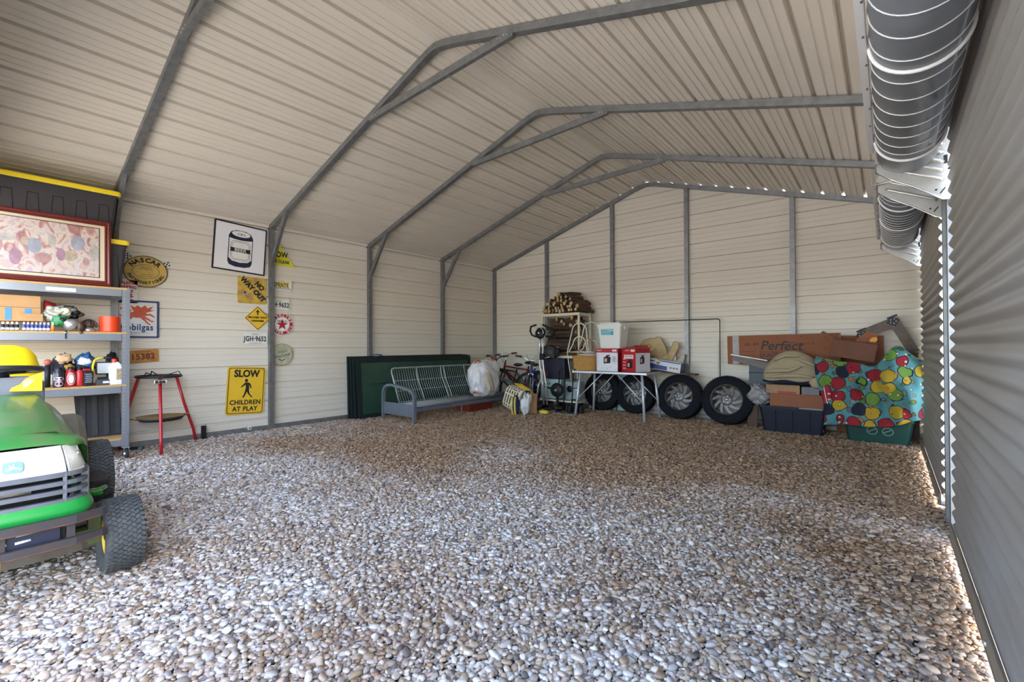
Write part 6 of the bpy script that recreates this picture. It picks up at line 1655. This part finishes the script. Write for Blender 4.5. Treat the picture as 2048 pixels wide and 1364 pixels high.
t, M = cutout('wooden_cutout', 'pale small plywood cut-out of a raised arm, rightmost on the wall beside the post', (-2.84, 7.72, 0.82), [(-0.14, 0), (-0.16, 0.12), (-0.10, 0.23), (0.0, 0.25), (0.06, 0.20), (0.08, 0.08), (0.05, 0.0)], [(0.0, 0.0), (0.02, 0.08), (0.12, 0.14), (0.14, 0.20), (0.18, 0.215), (0.205, 0.18), (0.18, 0.10), (0.14, 0.0)], 1.1, mat('plywood_pale', (0.60, 0.52, 0.40), 0.7, var=0.15, vscale=9))
m = MB(); m.tube([M @ Vector((x, y, 0.016)) for x, y in [(0.02, 0.08), (0.12, 0.14), (0.14, 0.20), (0.18, 0.215), (0.205, 0.18)]], 0.003, 5); m.build('outline', pedge, t)
t = thing('plank', 'dark brown plank lying across the middle wheels under the printed carton', 'plank', (-2.72, 7.52, 0.735)); MB().box((0, 0, 0.012), (0.72, 0.20, 0.024), (0, 0.055, 0.02)).build('board', mat('dark_plank', (0.10, 0.045, 0.025), 0.7, var=0.3, vscale=12), t)
t = thing('appliance_carton', 'blue and white printed carton tilted on the plank beside the table', 'box', (-2.87, 7.50, 0.772), 0.0)
t.rotation_euler = (0, 0.14, -0.02)
MB().box((0, 0, 0.095), (0.56, 0.18, 0.17), ch=0.003).build('carton', mat('carton_blue_white', (0.62, 0.65, 0.70), 0.5), t)
F = MY(0, -0.0905, 0)
m = MB(); m.prism([(-0.27, 0.02), (0.06, 0.02), (0.06, 0.085), (-0.27, 0.105)], 0, 0.001, F); m.prism([(-0.27, 0.135), (-0.16, 0.14), (-0.15, 0.155), (-0.27, 0.155)], 0, 0.001, F); m.prism([(-0.08, 0.155), (0.27, 0.155), (0.27, 0.172), (-0.08, 0.172)], 0, 0.001, F); m.build('navy_print', mat('print_navy', (0.03, 0.06, 0.20), 0.5), t)
m = MB(); m.prism(ellp(0.035, 0.022, 14, (-0.10, 0.125)), 0.001, 0.002, F); 
for i in range(3): m.prism(ellp(0.022, 0.013, 12, (0.12 + 0.052 * i, 0.075)), 0.001, 0.002, F)
m.build('food_print', mat('print_food', (0.30, 0.14, 0.06), 0.5), t)
m = MB(); m.prism([(-0.12, 0.165), (-0.08, 0.165), (-0.08, 0.178), (-0.12, 0.178)], 0.001, 0.002, F); m.build('red_print', red_e, t)
m = MB(); m.box((0.2805, 0, 0.095), (0.001, 0.17, 0.16)); m.build('navy_end', mat('print_navy', (0.03, 0.06, 0.20), 0.5), t)

# ---- car wheels leaning on the back wall
tyrem = mat('car_tyre', (0.008, 0.009, 0.013), 0.8, var=0.2, vscale=20, spec=0.2)
alloy = mat('worn_alloy', (0.20, 0.185, 0.18), 0.48, 0.55, var=0.5, vscale=14)
alloy_d = mat('dark_alloy', (0.07, 0.065, 0.065), 0.5, 0.5)
def car_wheel(label, x, ybase, R=0.365, tilt=0.17, spin=0.0):
    W = 0.23
    t = thing('car_wheel', label, 'wheel', (x, ybase, 0.0), 0, 'wheels leaning along the back wall')
    # wheel axis along local y, leaning back on the wall
    M = Matrix.Rotation(-tilt, 4, 'X') @ Matrix.Translation((0, 0, R)) @ Matrix.Rotation(PI / 2, 4, 'X') @ Matrix.Rotation(spin, 4, 'Z')
    h = W / 2
    prof = [(0.225, h * 0.80), (0.232, h * 0.95), (0.26, h * 1.02), (0.31, h * 1.0), (0.335, h * 0.93), (0.350, h * 0.84), (0.360, h * 0.70), (0.364, h * 0.35), (0.365, 0)]
    prof = [(r * R / 0.365, z) for r, z in prof]
    prof = prof + [(r, -z) for r, z in prof[-2::-1]]
    MB().lathe(prof, 48, M).build('tyre', tyrem, t)
    m = MB()
    for i in range(60):
        a = 2 * PI * i / 60
        Mb_ = M @ Matrix.Rotation(a, 4, 'Z') @ Matrix.Translation((R * 0.962, 0, h * 0.84))
        m.add([Mb_ @ Vector((sx * 0.012, sy * 0.011, sz * 0.007)) for sz in (-1, 1) for sy in (-1, 1) for sx in (-1, 1)], [(0, 2, 3, 1), (4, 5, 7, 6), (0, 1, 5, 4), (2, 6, 7, 3), (0, 4, 6, 2), (1, 3, 7, 5)])
    tag(m.build('tread_block', tyrem, t), None, kind='stuff')
    rim_ = MB().lathe([(0.232, h * 0.86), (0.240, h * 0.90), (0.228, h * 0.88), (0.215, h * 0.72), (0.205, h * 0.35), (0.20, -h * 0.4), (0.21, -h * 0.8)], 44, M).build('rim', alloy, t)
    # five swept spokes with round windows between
    m = MB()
    for k in range(10):
        a = 2 * PI * k / 10
        p = []
        for s in np.linspace(0, 1, 6):
            r_ = 0.06 + 0.15 * s; aa = a + 0.55 * s
            w_ = 0.026 - 0.006 * s
            p.append((r_, aa, w_))
        left = [(r_ * math.cos(aa) - w_ * math.sin(aa) * -1 * 0 + w_ * math.cos(aa + PI / 2), r_ * math.sin(aa) + w_ * math.sin(aa + PI / 2)) for r_, aa, w_ in p]
        right = [(r_ * math.cos(aa) - w_ * math.cos(aa + PI / 2), r_ * math.sin(aa) - w_ * math.sin(aa + PI / 2)) for r_, aa, w_ in p]
        zt = [h * 0.62 - 0.02 * abs(s) for s in np.linspace(0, 1, 6)]
        nq = len(left)
        vs = [(x_, y_, zt[i]) for i, (x_, y_) in enumerate(left)] + [(x_, y_, zt[i]) for i, (x_, y_) in enumerate(right)] + [(x_, y_, zt[i] - 0.03) for i, (x_, y_) in enumerate(left)] + [(x_, y_, zt[i] - 0.03) for i, (x_, y_) in enumerate(right)]
        fs = []
        for i in range(nq - 1):
            fs += [(i, i + 1, nq + i + 1, nq + i), (2 * nq + i, i, i + 1, 2 * nq + i + 1)[::-1] if False else (i, 2 * nq + i, 2 * nq + i + 1, i + 1), (nq + i, nq + i + 1, 3 * nq + i + 1, 3 * nq + i)]
        sp = MB().add(vs, fs, False, M).build('spoke', alloy, rim_)
    MB().lathe([(0, h * 0.70), (0.05, h * 0.70), (0.085, h * 0.62), (0.095, h * 0.50), (0.095, h * 0.2)], 26, M).build('hub', alloy, rim_)
    m = MB()
    for k in range(5):
        a = 2 * PI * k / 5
        m.lathe([(0, h * 0.80), (0.012, h * 0.80), (0.016, h * 0.62)], 8, M @ Matrix.Translation((0.055 * math.cos(a), 0.055 * math.sin(a), 0)))
    m.lathe([(0, h * 0.84), (0.022, h * 0.82), (0.026, h * 0.68)], 12, M)
    tag(m.build('lug_nut', chrome, rim_), None, kind='stuff')
    return t
car_wheel('worn alloy wheel with black tyre, under the table left half', -4.10, 7.62, 0.355, 0.14, 0.2)
car_wheel('worn alloy wheel with black tyre, behind the table right leg', -3.44, 7.60, 0.35, 0.14, 0.9)
car_wheel('worn alloy wheel with black tyre, standing just right of the table', -2.63, 7.46, 0.362, 0.20, 0.5)
car_wheel('worn alloy wheel with black tyre, last before the long cardboard carton', -1.885, 7.37, 0.368, 0.24, 0.1)
t = thing('glass_sheet', 'pale mint sheet leaning behind the wheels under the table', 'panel', (-3.74, 7.80, 0.0)); MB().box((0, 0, 0.34), (0.50, 0.012, 0.68), (-0.03, 0, 0)).build('sheet', mint, t)
# bent pole frame and thin rods
t = thing('pole_frame', 'thin black bent pole frame leaning high on the back wall', 'pole', (-2.95, 7.775, 0.0))
m = MB(); m.tube([(-0.90, 0, 1.605), (-0.88, 0, 1.63), (0.84, 0, 1.622), (0.87, 0, 1.60), (0.885, -0.06, 0.0)], 0.008, 7); m.build('bent_pole', darkm, t)
m = MB(); m.tube([(-0.90, 0, 1.605), (-0.92, -0.05, 0.0)], 0.008, 7); m.build('leg_pole', darkm, t)
t = thing('rod', 'slim white rod leaning by the pole frame', 'rod', (-2.10, 7.76, 0.0)); m = MB(); m.tube([(-0.02, -0.03, 0.0), (0.0, 0.03, 1.28)], 0.006, 6); m.build('shaft', wirew, t); m = MB(); m.ell((-0.008, 0.0, 0.87), (0.010, 0.010, 0.04), 8, 6); m.build('float', wirew, t)

# ================================================================ right rear heap
red_card = mat('red_brown_card', (0.29, 0.105, 0.048), 0.8, var=0.15, vscale=4)
crate = carton('wooden_crate', 'plain brown crate hidden behind the beige cloth pile', -1.02, 7.62, 0.0, 0.56, 0.30, 0.59, 0, card_d)
t = thing('flat_case', 'dark slate flat case sticking out under the long cardboard carton', 'case', (-1.20, 7.62, 0.592))
MB().box((0, 0, 0.155), (0.80, 0.26, 0.31), ch=0.008).build('shell', mat('slate_case', (0.045, 0.060, 0.075), 0.5), t)
MB().box((0, 0, 0.20), (0.81, 0.27, 0.012)).build('seam', darkm, t)
t = thing('long_carton', 'long red brown cardboard carton with bold slanted lettering above the heap', 'box', (-1.20, 7.63, 0.915))
t.rotation_euler = (0, -0.016, 0)
MB().box((0, 0, 0.22), (1.42, 0.14, 0.43), ch=0.003).build('carton', red_card, t)
MB().box((-0.59, -0.001, 0.22), (0.09, 0.142, 0.425), ch=0.001).build('grey_tape', mat('grey_tape', (0.42, 0.40, 0.40), 0.5, var=0.25, vscale=20), t)
F = MY(0, -0.0705, 0)
blk = mat('carton_ink', (0.02, 0.015, 0.02), 0.6)
m = MB(); m.text('Perfect', 0.185, F @ T(0.02, 0.27, 0.0005, -0.03) @ Matrix(((1, 0.22, 0, 0), (0, 1, 0, 0), (0, 0, 1, 0), (0, 0, 0, 1))), 0.0006, 1.0, 0.003); m.prism([(-0.27, 0.185), (0.20, 0.172), (0.20, 0.178), (-0.27, 0.192)], 0, 0.001, F); m.prism([(0.08, 0.315), (0.42, 0.285), (0.42, 0.289), (0.08, 0.325)], 0, 0.001, F)
m.text('THE', 0.05, F @ T(-0.31, 0.30, 0.0005, 0.3), 0.0006, 0.9, 0.001); m.text('QUALITY', 0.07, F @ T(-0.13, 0.135, 0.0005, -0.03), 0.0006, 0.95, 0.002); m.text('TRAILER', 0.07, F @ T(-0.14, 0.065, 0.0005, -0.03), 0.0006, 0.95, 0.002); m.text('USA', 0.05, F @ T(-0.43, 0.30, 0.0005), 0.0006, 0.9, 0.001); m.text('1', 0.05, F @ T(-0.33, 0.30, 0.0005), 0.0006, 0.9, 0.001)
for i in range(2): m.box((-0.42, -0.0712, 0.19 - 0.05 * i), (0.2, 0.001, 0.006))
m.build('lettering', blk, t)
r2 = random.Random(2)
m = MB()
for i in range(9): m.cyl((r2.uniform(-0.6, 0.6), -0.071, r2.uniform(0.04, 0.40)), (0, 0, 0), 0.0, 6) if False else m.box((r2.uniform(-0.6, 0.6), -0.0708, r2.uniform(0.04, 0.40)), (0.016, 0.002, 0.014))
tag(m.build('staple_mark', blk, t), None, kind='stuff')
greyw = mat('weathered_board', (0.24, 0.215, 0.20), 0.8, var=0.4, vscale=9, stretch=(0.6, 4, 8))
t = thing('board', 'weathered grey board sloping across the long carton', 'board', (-1.62, 7.50, 0.0)); MB().box((0.10, -0.02, 0.935), (0.62, 0.02, 0.09), (0, 0.26, 0)).build('plank_piece', greyw, t); MB().box((0.02, -0.03, 1.015), (0.50, 0.012, 0.016), (0, 0.17, 0)).build('white_edge', white_e, t); MB().box((0.33, 0.0, 0.45), (0.05, 0.03, 0.90)).build('support_stick', greyw, t)
t = thing('board', 'dark brown short plank standing between the last wheel and the blue tub', 'plank', (-1.535, 7.40, 0.0)); MB().box((0, 0, 0.16), (0.13, 0.03, 0.32), (-0.06, 0, 0)).build('plank_piece', mat('dark_plank', (0.10, 0.045, 0.025), 0.7), t)
t = thing('plastic_bag', 'crumpled clear sheet slumped on the edge of the navy tub', 'bag', (-1.43, 7.30, 0.34)); MB().ell((0, 0.02, 0.14), (0.13, 0.08, 0.14), 40, 26, None, lump(91, 0.42, 2.0)).build('sheet', mat('clear_sheet', (0.34, 0.33, 0.33), 0.3, var=0.4, vscale=18, bump=0.6, bscale=25), t)
# navy tub and contents
navyt = mat('navy_tub', (0.002, 0.005, 0.018), 0.5, spec=0.3)
def tub(name, label, cx, cy, sx, sy, h, m_, rz=0.0, wall=0.05):
    t = thing(name, label, 'tub', (cx, cy, 0.0), rz)
    m = MB(); m.loft([[(x, y, z) for x, y in rrect(sx * k, sy * k, 0.04, 4)] for k, z in ((0.86, 0.0), (0.87, 0.01), (0.985, h - 0.03), (1.03, h - 0.03), (1.03, h), (0.97, h), (0.95, h - 0.03), (0.84, 0.02))], smooth=False); m.build('body', m_, t)
    return t
tb2 = tub('plastic_tub', 'dark navy tub on the gravel holding brown cartons', -1.015, 7.34, 0.80, 0.32, 0.36, navyt)
m = MB()
for i in range(3): m.box((-0.20 + 0.2 * i, -0.158, 0.17), (0.02, 0.02, 0.26), (0.06, 0, 0))
m.build('moulded_rib', navyt, tb2)
m = MB(); m.box((0.22, -0.168, 0.35), (0.26, 0.004, 0.02)); m.build('painted_sheen', mat('rim_shine', (0.20, 0.20, 0.22), 0.25), tb2)  # sheen put into the colour: paler strip on part of the rim
carton('cardboard_box', 'reddish brown carton sunk in the navy tub', -0.97, 7.32, 0.05, 0.62, 0.22, 0.48, 0.03, red_card)
t = carton('parts_pack', 'tan torn carton with a red stripe on the reddish carton', -1.12, 7.30, 0.534, 0.40, 0.20, 0.115, 0.0, mat('torn_tan', (0.42, 0.24, 0.13), 0.8, var=0.3, vscale=8))
m = MB(); m.box((0.05, -0.102, 0.015), (0.22, 0.004, 0.03)); m.build('red_stripe', mat('stripe_red', (0.36, 0.05, 0.03), 0.6), t)
t = carton('parts_pack', 'grey plastic pack beside the tan torn carton', -0.80, 7.30, 0.534, 0.20, 0.20, 0.10, 0.0, mat('grey_pack', (0.16, 0.15, 0.17), 0.5, var=0.3, vscale=8))
t = thing('cushion', 'dark navy cushion under the beige cloth', 'cushion', (-0.98, 7.28, 0.652)); MB().ell((0, 0, 0.05), (0.40, 0.17, 0.055), 30, 12, None, lump(83, 0.06, 2.0)).build('pad', mat('navy_pad', (0.008, 0.010, 0.03), 0.8), t)
# beige cloth heap
beige = mat('beige_canvas', (0.40, 0.325, 0.205), 0.9, var=0.12, vscale=6, bump=0.15, bscale=120)
t = thing('beige_cloth', 'rumpled beige canvas cloth heaped over the navy cushion', 'cloth', (-1.0, 7.26, 0.72))
def hb(u, v):
    a = 2 * PI * u
    # outline bulges; height rises to a ridge left of centre
    R = 1.0 - v
    x = math.cos(a) * (0.385 + 0.02 * math.sin(3 * a + 1)) * math.sin(v * PI / 2) ** 0.75
    y = math.sin(a) * (0.19 + 0.012 * math.sin(4 * a)) * math.sin(v * PI / 2) ** 0.75
    hgt = 0.40 * (1 - 0.55 * ((x + 0.02) / 0.42) ** 2)
    z = hgt * math.cos(v * PI / 2) ** 0.62
    f_ = 0.020 * math.sin(9 * x + 14 * z + 2.0 * math.sin(6 * x)) + 0.012 * math.sin(26 * (z + 0.45 * x) + 1.0) + 0.007 * math.sin(48 * (z - 0.3 * x))
    y += f_ * (1 if y < 0 else 0.2) * math.sin(v * PI * 0.95) * -1
    z += 0.010 * math.sin(18 * x + 3) * v
    return (x, y, z)
m = MB(); m.grid(hb, 72, 30); m.build('canvas', beige, t)
m = MB()
for (pts, r_) in (([(-0.33, -0.13, 0.10), (-0.20, -0.215, 0.13), (-0.02, -0.225, 0.14), (0.12, -0.215, 0.20)], 0.03), ([(-0.30, -0.16, 0.03), (-0.12, -0.225, 0.06), (0.08, -0.225, 0.075), (0.26, -0.18, 0.05)], 0.026), ([(0.05, -0.21, 0.30), (0.20, -0.18, 0.24), (0.34, -0.11, 0.16)], 0.024), ([(-0.22, -0.15, 0.26), (-0.06, -0.19, 0.34), (0.10, -0.17, 0.33)], 0.02)):
    P_ = [Vector(p) for p in pts]
    dense = []
    for i in range(len(P_) - 1):
        for s in np.linspace(0, 1, 6)[:-1]: dense.append(P_[i].lerp(P_[i + 1], s))
    dense.append(P_[-1])
    nq = len(dense)
    m.tube(dense, 0, 9, rs=[r_ * (0.25 + 0.75 * math.sin(PI * i / (nq - 1)) ** 0.7) for i in range(nq)])
m.build('fold', beige, t)
m = MB(); m.ell((0.30, -0.15, -0.015), (0.10, 0.05, 0.075), 20, 12, None, lump(88, 0.18, 3.0)); m.build('hanging_corner', beige, t)
# brown carton and timber with black joints
t = thing('brown_carton', 'tilted dark brown carton lying on the patterned blanket', 'box', (-0.37, 7.38, 1.02)); t.rotation_euler = (0.05, 0.18, 0.06)
MB().box((0, 0, 0.115), (0.46, 0.30, 0.22), ch=0.004).build('carton', mat('dark_brown_card', (0.17, 0.065, 0.035), 0.75, var=0.25, vscale=5), t)
m = MB(); m.add([(-0.23, -0.15, 0.225), (-0.23, 0.15, 0.225), (-0.36, 0.12, 0.30), (-0.38, -0.10, 0.28)], [(0, 1, 2, 3)]); m.add([(0.0, 0.15, 0.226), (0.23, 0.15, 0.226), (0.22, 0.20, 0.36), (0.10, 0.20, 0.37)], [(0, 1, 2, 3)]); o = m.build('open_flap', red_card, t); o.modifiers.new('s', 'SOLIDIFY').thickness = 0.005
m = MB(); m.box((0.10, 0.03, 0.25), (0.07, 0.06, 0.06), (0.3, 0.4, 0)); m.build('orange_piece', mat('orange_piece', (0.70, 0.27, 0.02), 0.5), t) if False else None
t = thing('timber_frame', 'weathered timber corner with black metal joints leaning at the back right', 'timber', (0.0, 7.70, 0.0))
tim = mat('old_timber', (0.165, 0.125, 0.105), 0.8, var=0.4, vscale=7, stretch=(2, 2, 2))
blackj = mat('black_bracket', (0.02, 0.02, 0.024), 0.5, 0.4, var=0.3, vscale=20)
def beam(m, a, b, w, d):
    return m.tube([a, b], 0, flat=(d, w))
beam(MB(), (-0.27, 0, 1.335), (0.06, 0, 1.49), 0.12, 0.08).build('beam', tim, t)
beam(MB(), (0.06, 0, 1.52), (0.27, -0.02, 0.0) if False else (0.36, 0, 0.93), 0.085, 0.08).build('beam', tim, t) if False else beam(MB(), (0.05, -0.005, 1.53), (0.255, -0.01, 1.10), 0.115, 0.08).build('beam', tim, t)
beam(MB(), (0.255, -0.01, 1.10), (0.262, -0.01, 0.0), 0.075, 0.07).build('beam', tim, t)
beam(MB(), (-0.25, 0.06, 0.0), (-0.25, 0.06, 1.30), 0.06, 0.05).build('beam', tim, t)
for x, z in ((0.055, 1.50), (-0.265, 1.335)):
    m = MB(); m.box((x, -0.045, z), (0.10, 0.012, 0.10), (0, 0.45, 0), ch=0.003); m.box((x - 0.01, 0, z + 0.06), (0.11, 0.10, 0.02), (0, -0.44, 0)); j = m.build('joint_plate', blackj, t)
    m = MB()
    for k in range(5): m.cyl((x + 0.03 * math.cos(k * 1.256), -0.05, z + 0.03 * math.sin(k * 1.256)), (x + 0.03 * math.cos(k * 1.256), -0.06, z + 0.03 * math.sin(k * 1.256)), 0.008, 7)
    tag(m.build('bolt', galv, j), None, kind='stuff')
t = thing('orange_tag', 'bright orange plastic piece tucked by the brown carton', 'tag', (-0.145, 7.50, 1.235)); MB().prism([(-0.035, 0), (0.02, -0.005), (0.045, 0.03), (0.03, 0.06), (-0.01, 0.055), (-0.04, 0.025)], -0.015, 0.015, MY(0, 0, 0)).build('piece', mat('orange_piece', (0.72, 0.28, 0.02), 0.5), t)
t = thing('hardboard_sheet', 'thin brown board standing behind the tilted brown carton', 'board', (-0.30, 7.74, 0.0)); MB().box((0, 0, 0.66), (0.52, 0.02, 1.32), (0, 0, 0)).build('sheet', red_card, t)
# green tote
gt = tub('plastic_tub', 'dark green tote on the gravel under the patterned blanket', -0.105, 7.28, 0.68, 0.34, 0.30, mat('green_tote', (0.005, 0.045, 0.034), 0.5, spec=0.3))
m = MB(); Fg = MY(0.02, -0.163, 0.15, 0.06)
for sg in (-1, 1):
    ringp(m, ellp(0.055, 0.05, 20, (sg * 0.075, 0)), ellp(0.046, 0.041, 20, (sg * 0.075, 0)), 0, 0.003, Fg); m.prism([(sg * 0.075 - 0.035, -0.02), (sg * 0.075 + 0.035, 0.02), (sg * 0.075 + 0.03, 0.028), (sg * 0.075 - 0.04, -0.012)], 0, 0.003, Fg)
m.build('moulded_emblem', mat('emblem_grey_green', (0.16, 0.22, 0.20), 0.5), gt)
tag(gt, 'dark green tote on the gravel under the patterned blanket')
# patterned blanket: plain rounded blobs in bright colours on teal
def blanket_mat():
    m = bpy.data.materials.new('blanket_print'); m.use_nodes = True
    nt = m.node_tree; N = nt.nodes; L = nt.links; b = N['Principled BSDF']; b.inputs['Roughness'].default_value = 0.9
    tc = N.new('ShaderNodeTexCoord'); mp = N.new('ShaderNodeMapping'); mp.inputs['Scale'].default_value = (1, 0.55, 1); L.new(tc.outputs['Object'], mp.inputs[0])
    nzw = N.new('ShaderNodeTexNoise'); nzw.inputs['Scale'].default_value = 9; L.new(mp.outputs[0], nzw.inputs['Vector'])
    mw = N.new('ShaderNodeMix'); mw.data_type = 'RGBA'; mw.inputs[0].default_value = 0.045; L.new(mp.outputs[0], mw.inputs[6]); L.new(nzw.outputs['Color'], mw.inputs[7])
    cur = None
    def layer(scale, thr, cols, base, shift):
        ad = N.new('ShaderNodeVectorMath'); ad.operation = 'ADD'; ad.inputs[1].default_value = shift; L.new(mw.outputs[2], ad.inputs[0])
        v = N.new('ShaderNodeTexVoronoi'); v.inputs['Scale'].default_value = scale; v.inputs['Randomness'].default_value = 0.62; L.new(ad.outputs[0], v.inputs['Vector'])
        sp = N.new('ShaderNodeSeparateColor'); L.new(v.outputs['Color'], sp.inputs[0])
        r = N.new('ShaderNodeValToRGB'); r.color_ramp.interpolation = 'CONSTANT'; cr = r.color_ramp
        cr.elements[0].position = 0; cr.elements[0].color = (*cols[0], 1); cr.elements[1].position = 1 / len(cols); cr.elements[1].color = (*cols[1], 1)
        for i, c in enumerate(cols[2:]):
            e = cr.elements.new((i + 2) / len(cols)); e.color = (*c, 1)
        L.new(sp.outputs[0], r.inputs[0])
        def cmp(t):
            n = N.new('ShaderNodeMath'); n.operation = 'LESS_THAN'; n.inputs[1].default_value = t; L.new(v.outputs['Distance'], n.inputs[0]); return n.outputs[0]
        m1 = N.new('ShaderNodeMix'); m1.data_type = 'RGBA'; L.new(cmp(thr + 0.045), m1.inputs[0])
        if isinstance(base, tuple): m1.inputs[6].default_value = (*base, 1)
        else: L.new(base, m1.inputs[6])
        m1.inputs[7].default_value = (0.01, 0.01, 0.015, 1)
        m2 = N.new('ShaderNodeMix'); m2.data_type = 'RGBA'; L.new(cmp(thr), m2.inputs[0]); L.new(m1.outputs[2], m2.inputs[6]); L.new(r.outputs[0], m2.inputs[7])
        return m2.outputs[2]
    o = layer(11.0, 0.30, [(0.11, 0.12, 0.17), (0.36, 0.14, 0.02), (0.08, 0.17, 0.03), (0.20, 0.22, 0.23)], (0.08, 0.23, 0.25), (3.1, 1.2, 0.4))
    o = layer(6.6, 0.47, [(0.26, 0.010, 0.020), (0.42, 0.28, 0.02), (0.13, 0.25, 0.04), (0.26, 0.010, 0.020), (0.010, 0.012, 0.025), (0.13, 0.25, 0.04), (0.42, 0.28, 0.02)], o, (0, 0, 0))
    o = layer(13.0, 0.16, [(0.60, 0.50, 0.38), (0.48, 0.20, 0.03), (0.60, 0.52, 0.42)], o, (0.4, 2.0, 0.7))
    L.new(o, b.inputs['Base Color'])
    return m
bl = thing('patterned_blanket', 'bright blanket with red, yellow and green blobs on teal draped over the heap', 'blanket', (-0.16, 7.26, 0.22))
def blk_(u, v):
    x = -0.52 + 0.985 * u + (1 - u) * (0.05 * math.sin(6 * v + 1) - 0.07 * max(0, v - 0.55))
    top = 0.80 + 0.13 * math.exp(-((x - 0.24) / 0.13) ** 2) - 0.10 * math.exp(-((x - 0.03) / 0.12) ** 2) + 0.04 * math.sin(7 * x)
    hem = -0.02 + 0.12 * max(0, x + 0.05) / 0.5 - 0.025 * math.sin(9 * x) + 0.05 * max(0, -x - 0.3)
    if v < 0.75:
        s = v / 0.75
        z = hem + (top - hem) * s
        y = -0.27 + 0.14 * s ** 2.2 + 0.045 * math.sin(10 * x + 5 * z) * (1 - 0.3 * s) + 0.030 * math.sin(19 * x - 9 * z + 1) + 0.045 * math.sin(7 * z + 3 * x) + 0.016 * math.sin(38 * x + 12 * z)
    else:
        s = (v - 0.75) / 0.25
        z = top - 0.05 * s ** 2
        y = -0.13 + 0.42 * s + 0.03 * math.sin(5 * top + 2 * x) * (1 - s)
    return (x, y, z)
m = MB(); m.grid(blk_, 70, 60)
# end faces close the drape on its left and right
o = m.build('cloth', blanket_mat(), bl); o.modifiers.new('s', 'SOLIDIFY').thickness = 0.008
m = MB(); m.box((0.0, 0.06, 0.46), (0.86, 0.26, 0.55), ch=0.03); m.build('padding', mat('dark_padding', (0.02, 0.02, 0.035), 0.9), bl)
t = thing('red_bag', 'red printed cloth bag hanging left of the patterned blanket', 'bag', (-0.60, 7.06, 0.36)); MB().ell((0, 0.02, 0.16), (0.055, 0.06, 0.17), 18, 14, None, lump(95, 0.10, 2.0)).build('bag_body', mat('crimson_cloth', (0.36, 0.015, 0.035), 0.8), t)
m = MB(); 
for z in (0.08, 0.15, 0.22): m.box((0.02, -0.045, z), (0.03, 0.012, 0.02))
m.build('pale_print', mat('pale_pink_print', (0.62, 0.40, 0.40), 0.8), t)
m = MB(); m.tube([(-0.035, -0.03, 0.30), (-0.01, -0.055, 0.15), (0.03, -0.05, 0.0), (0.04, -0.04, -0.1)], 0.006, 6); m.build('cord', wirew, t)
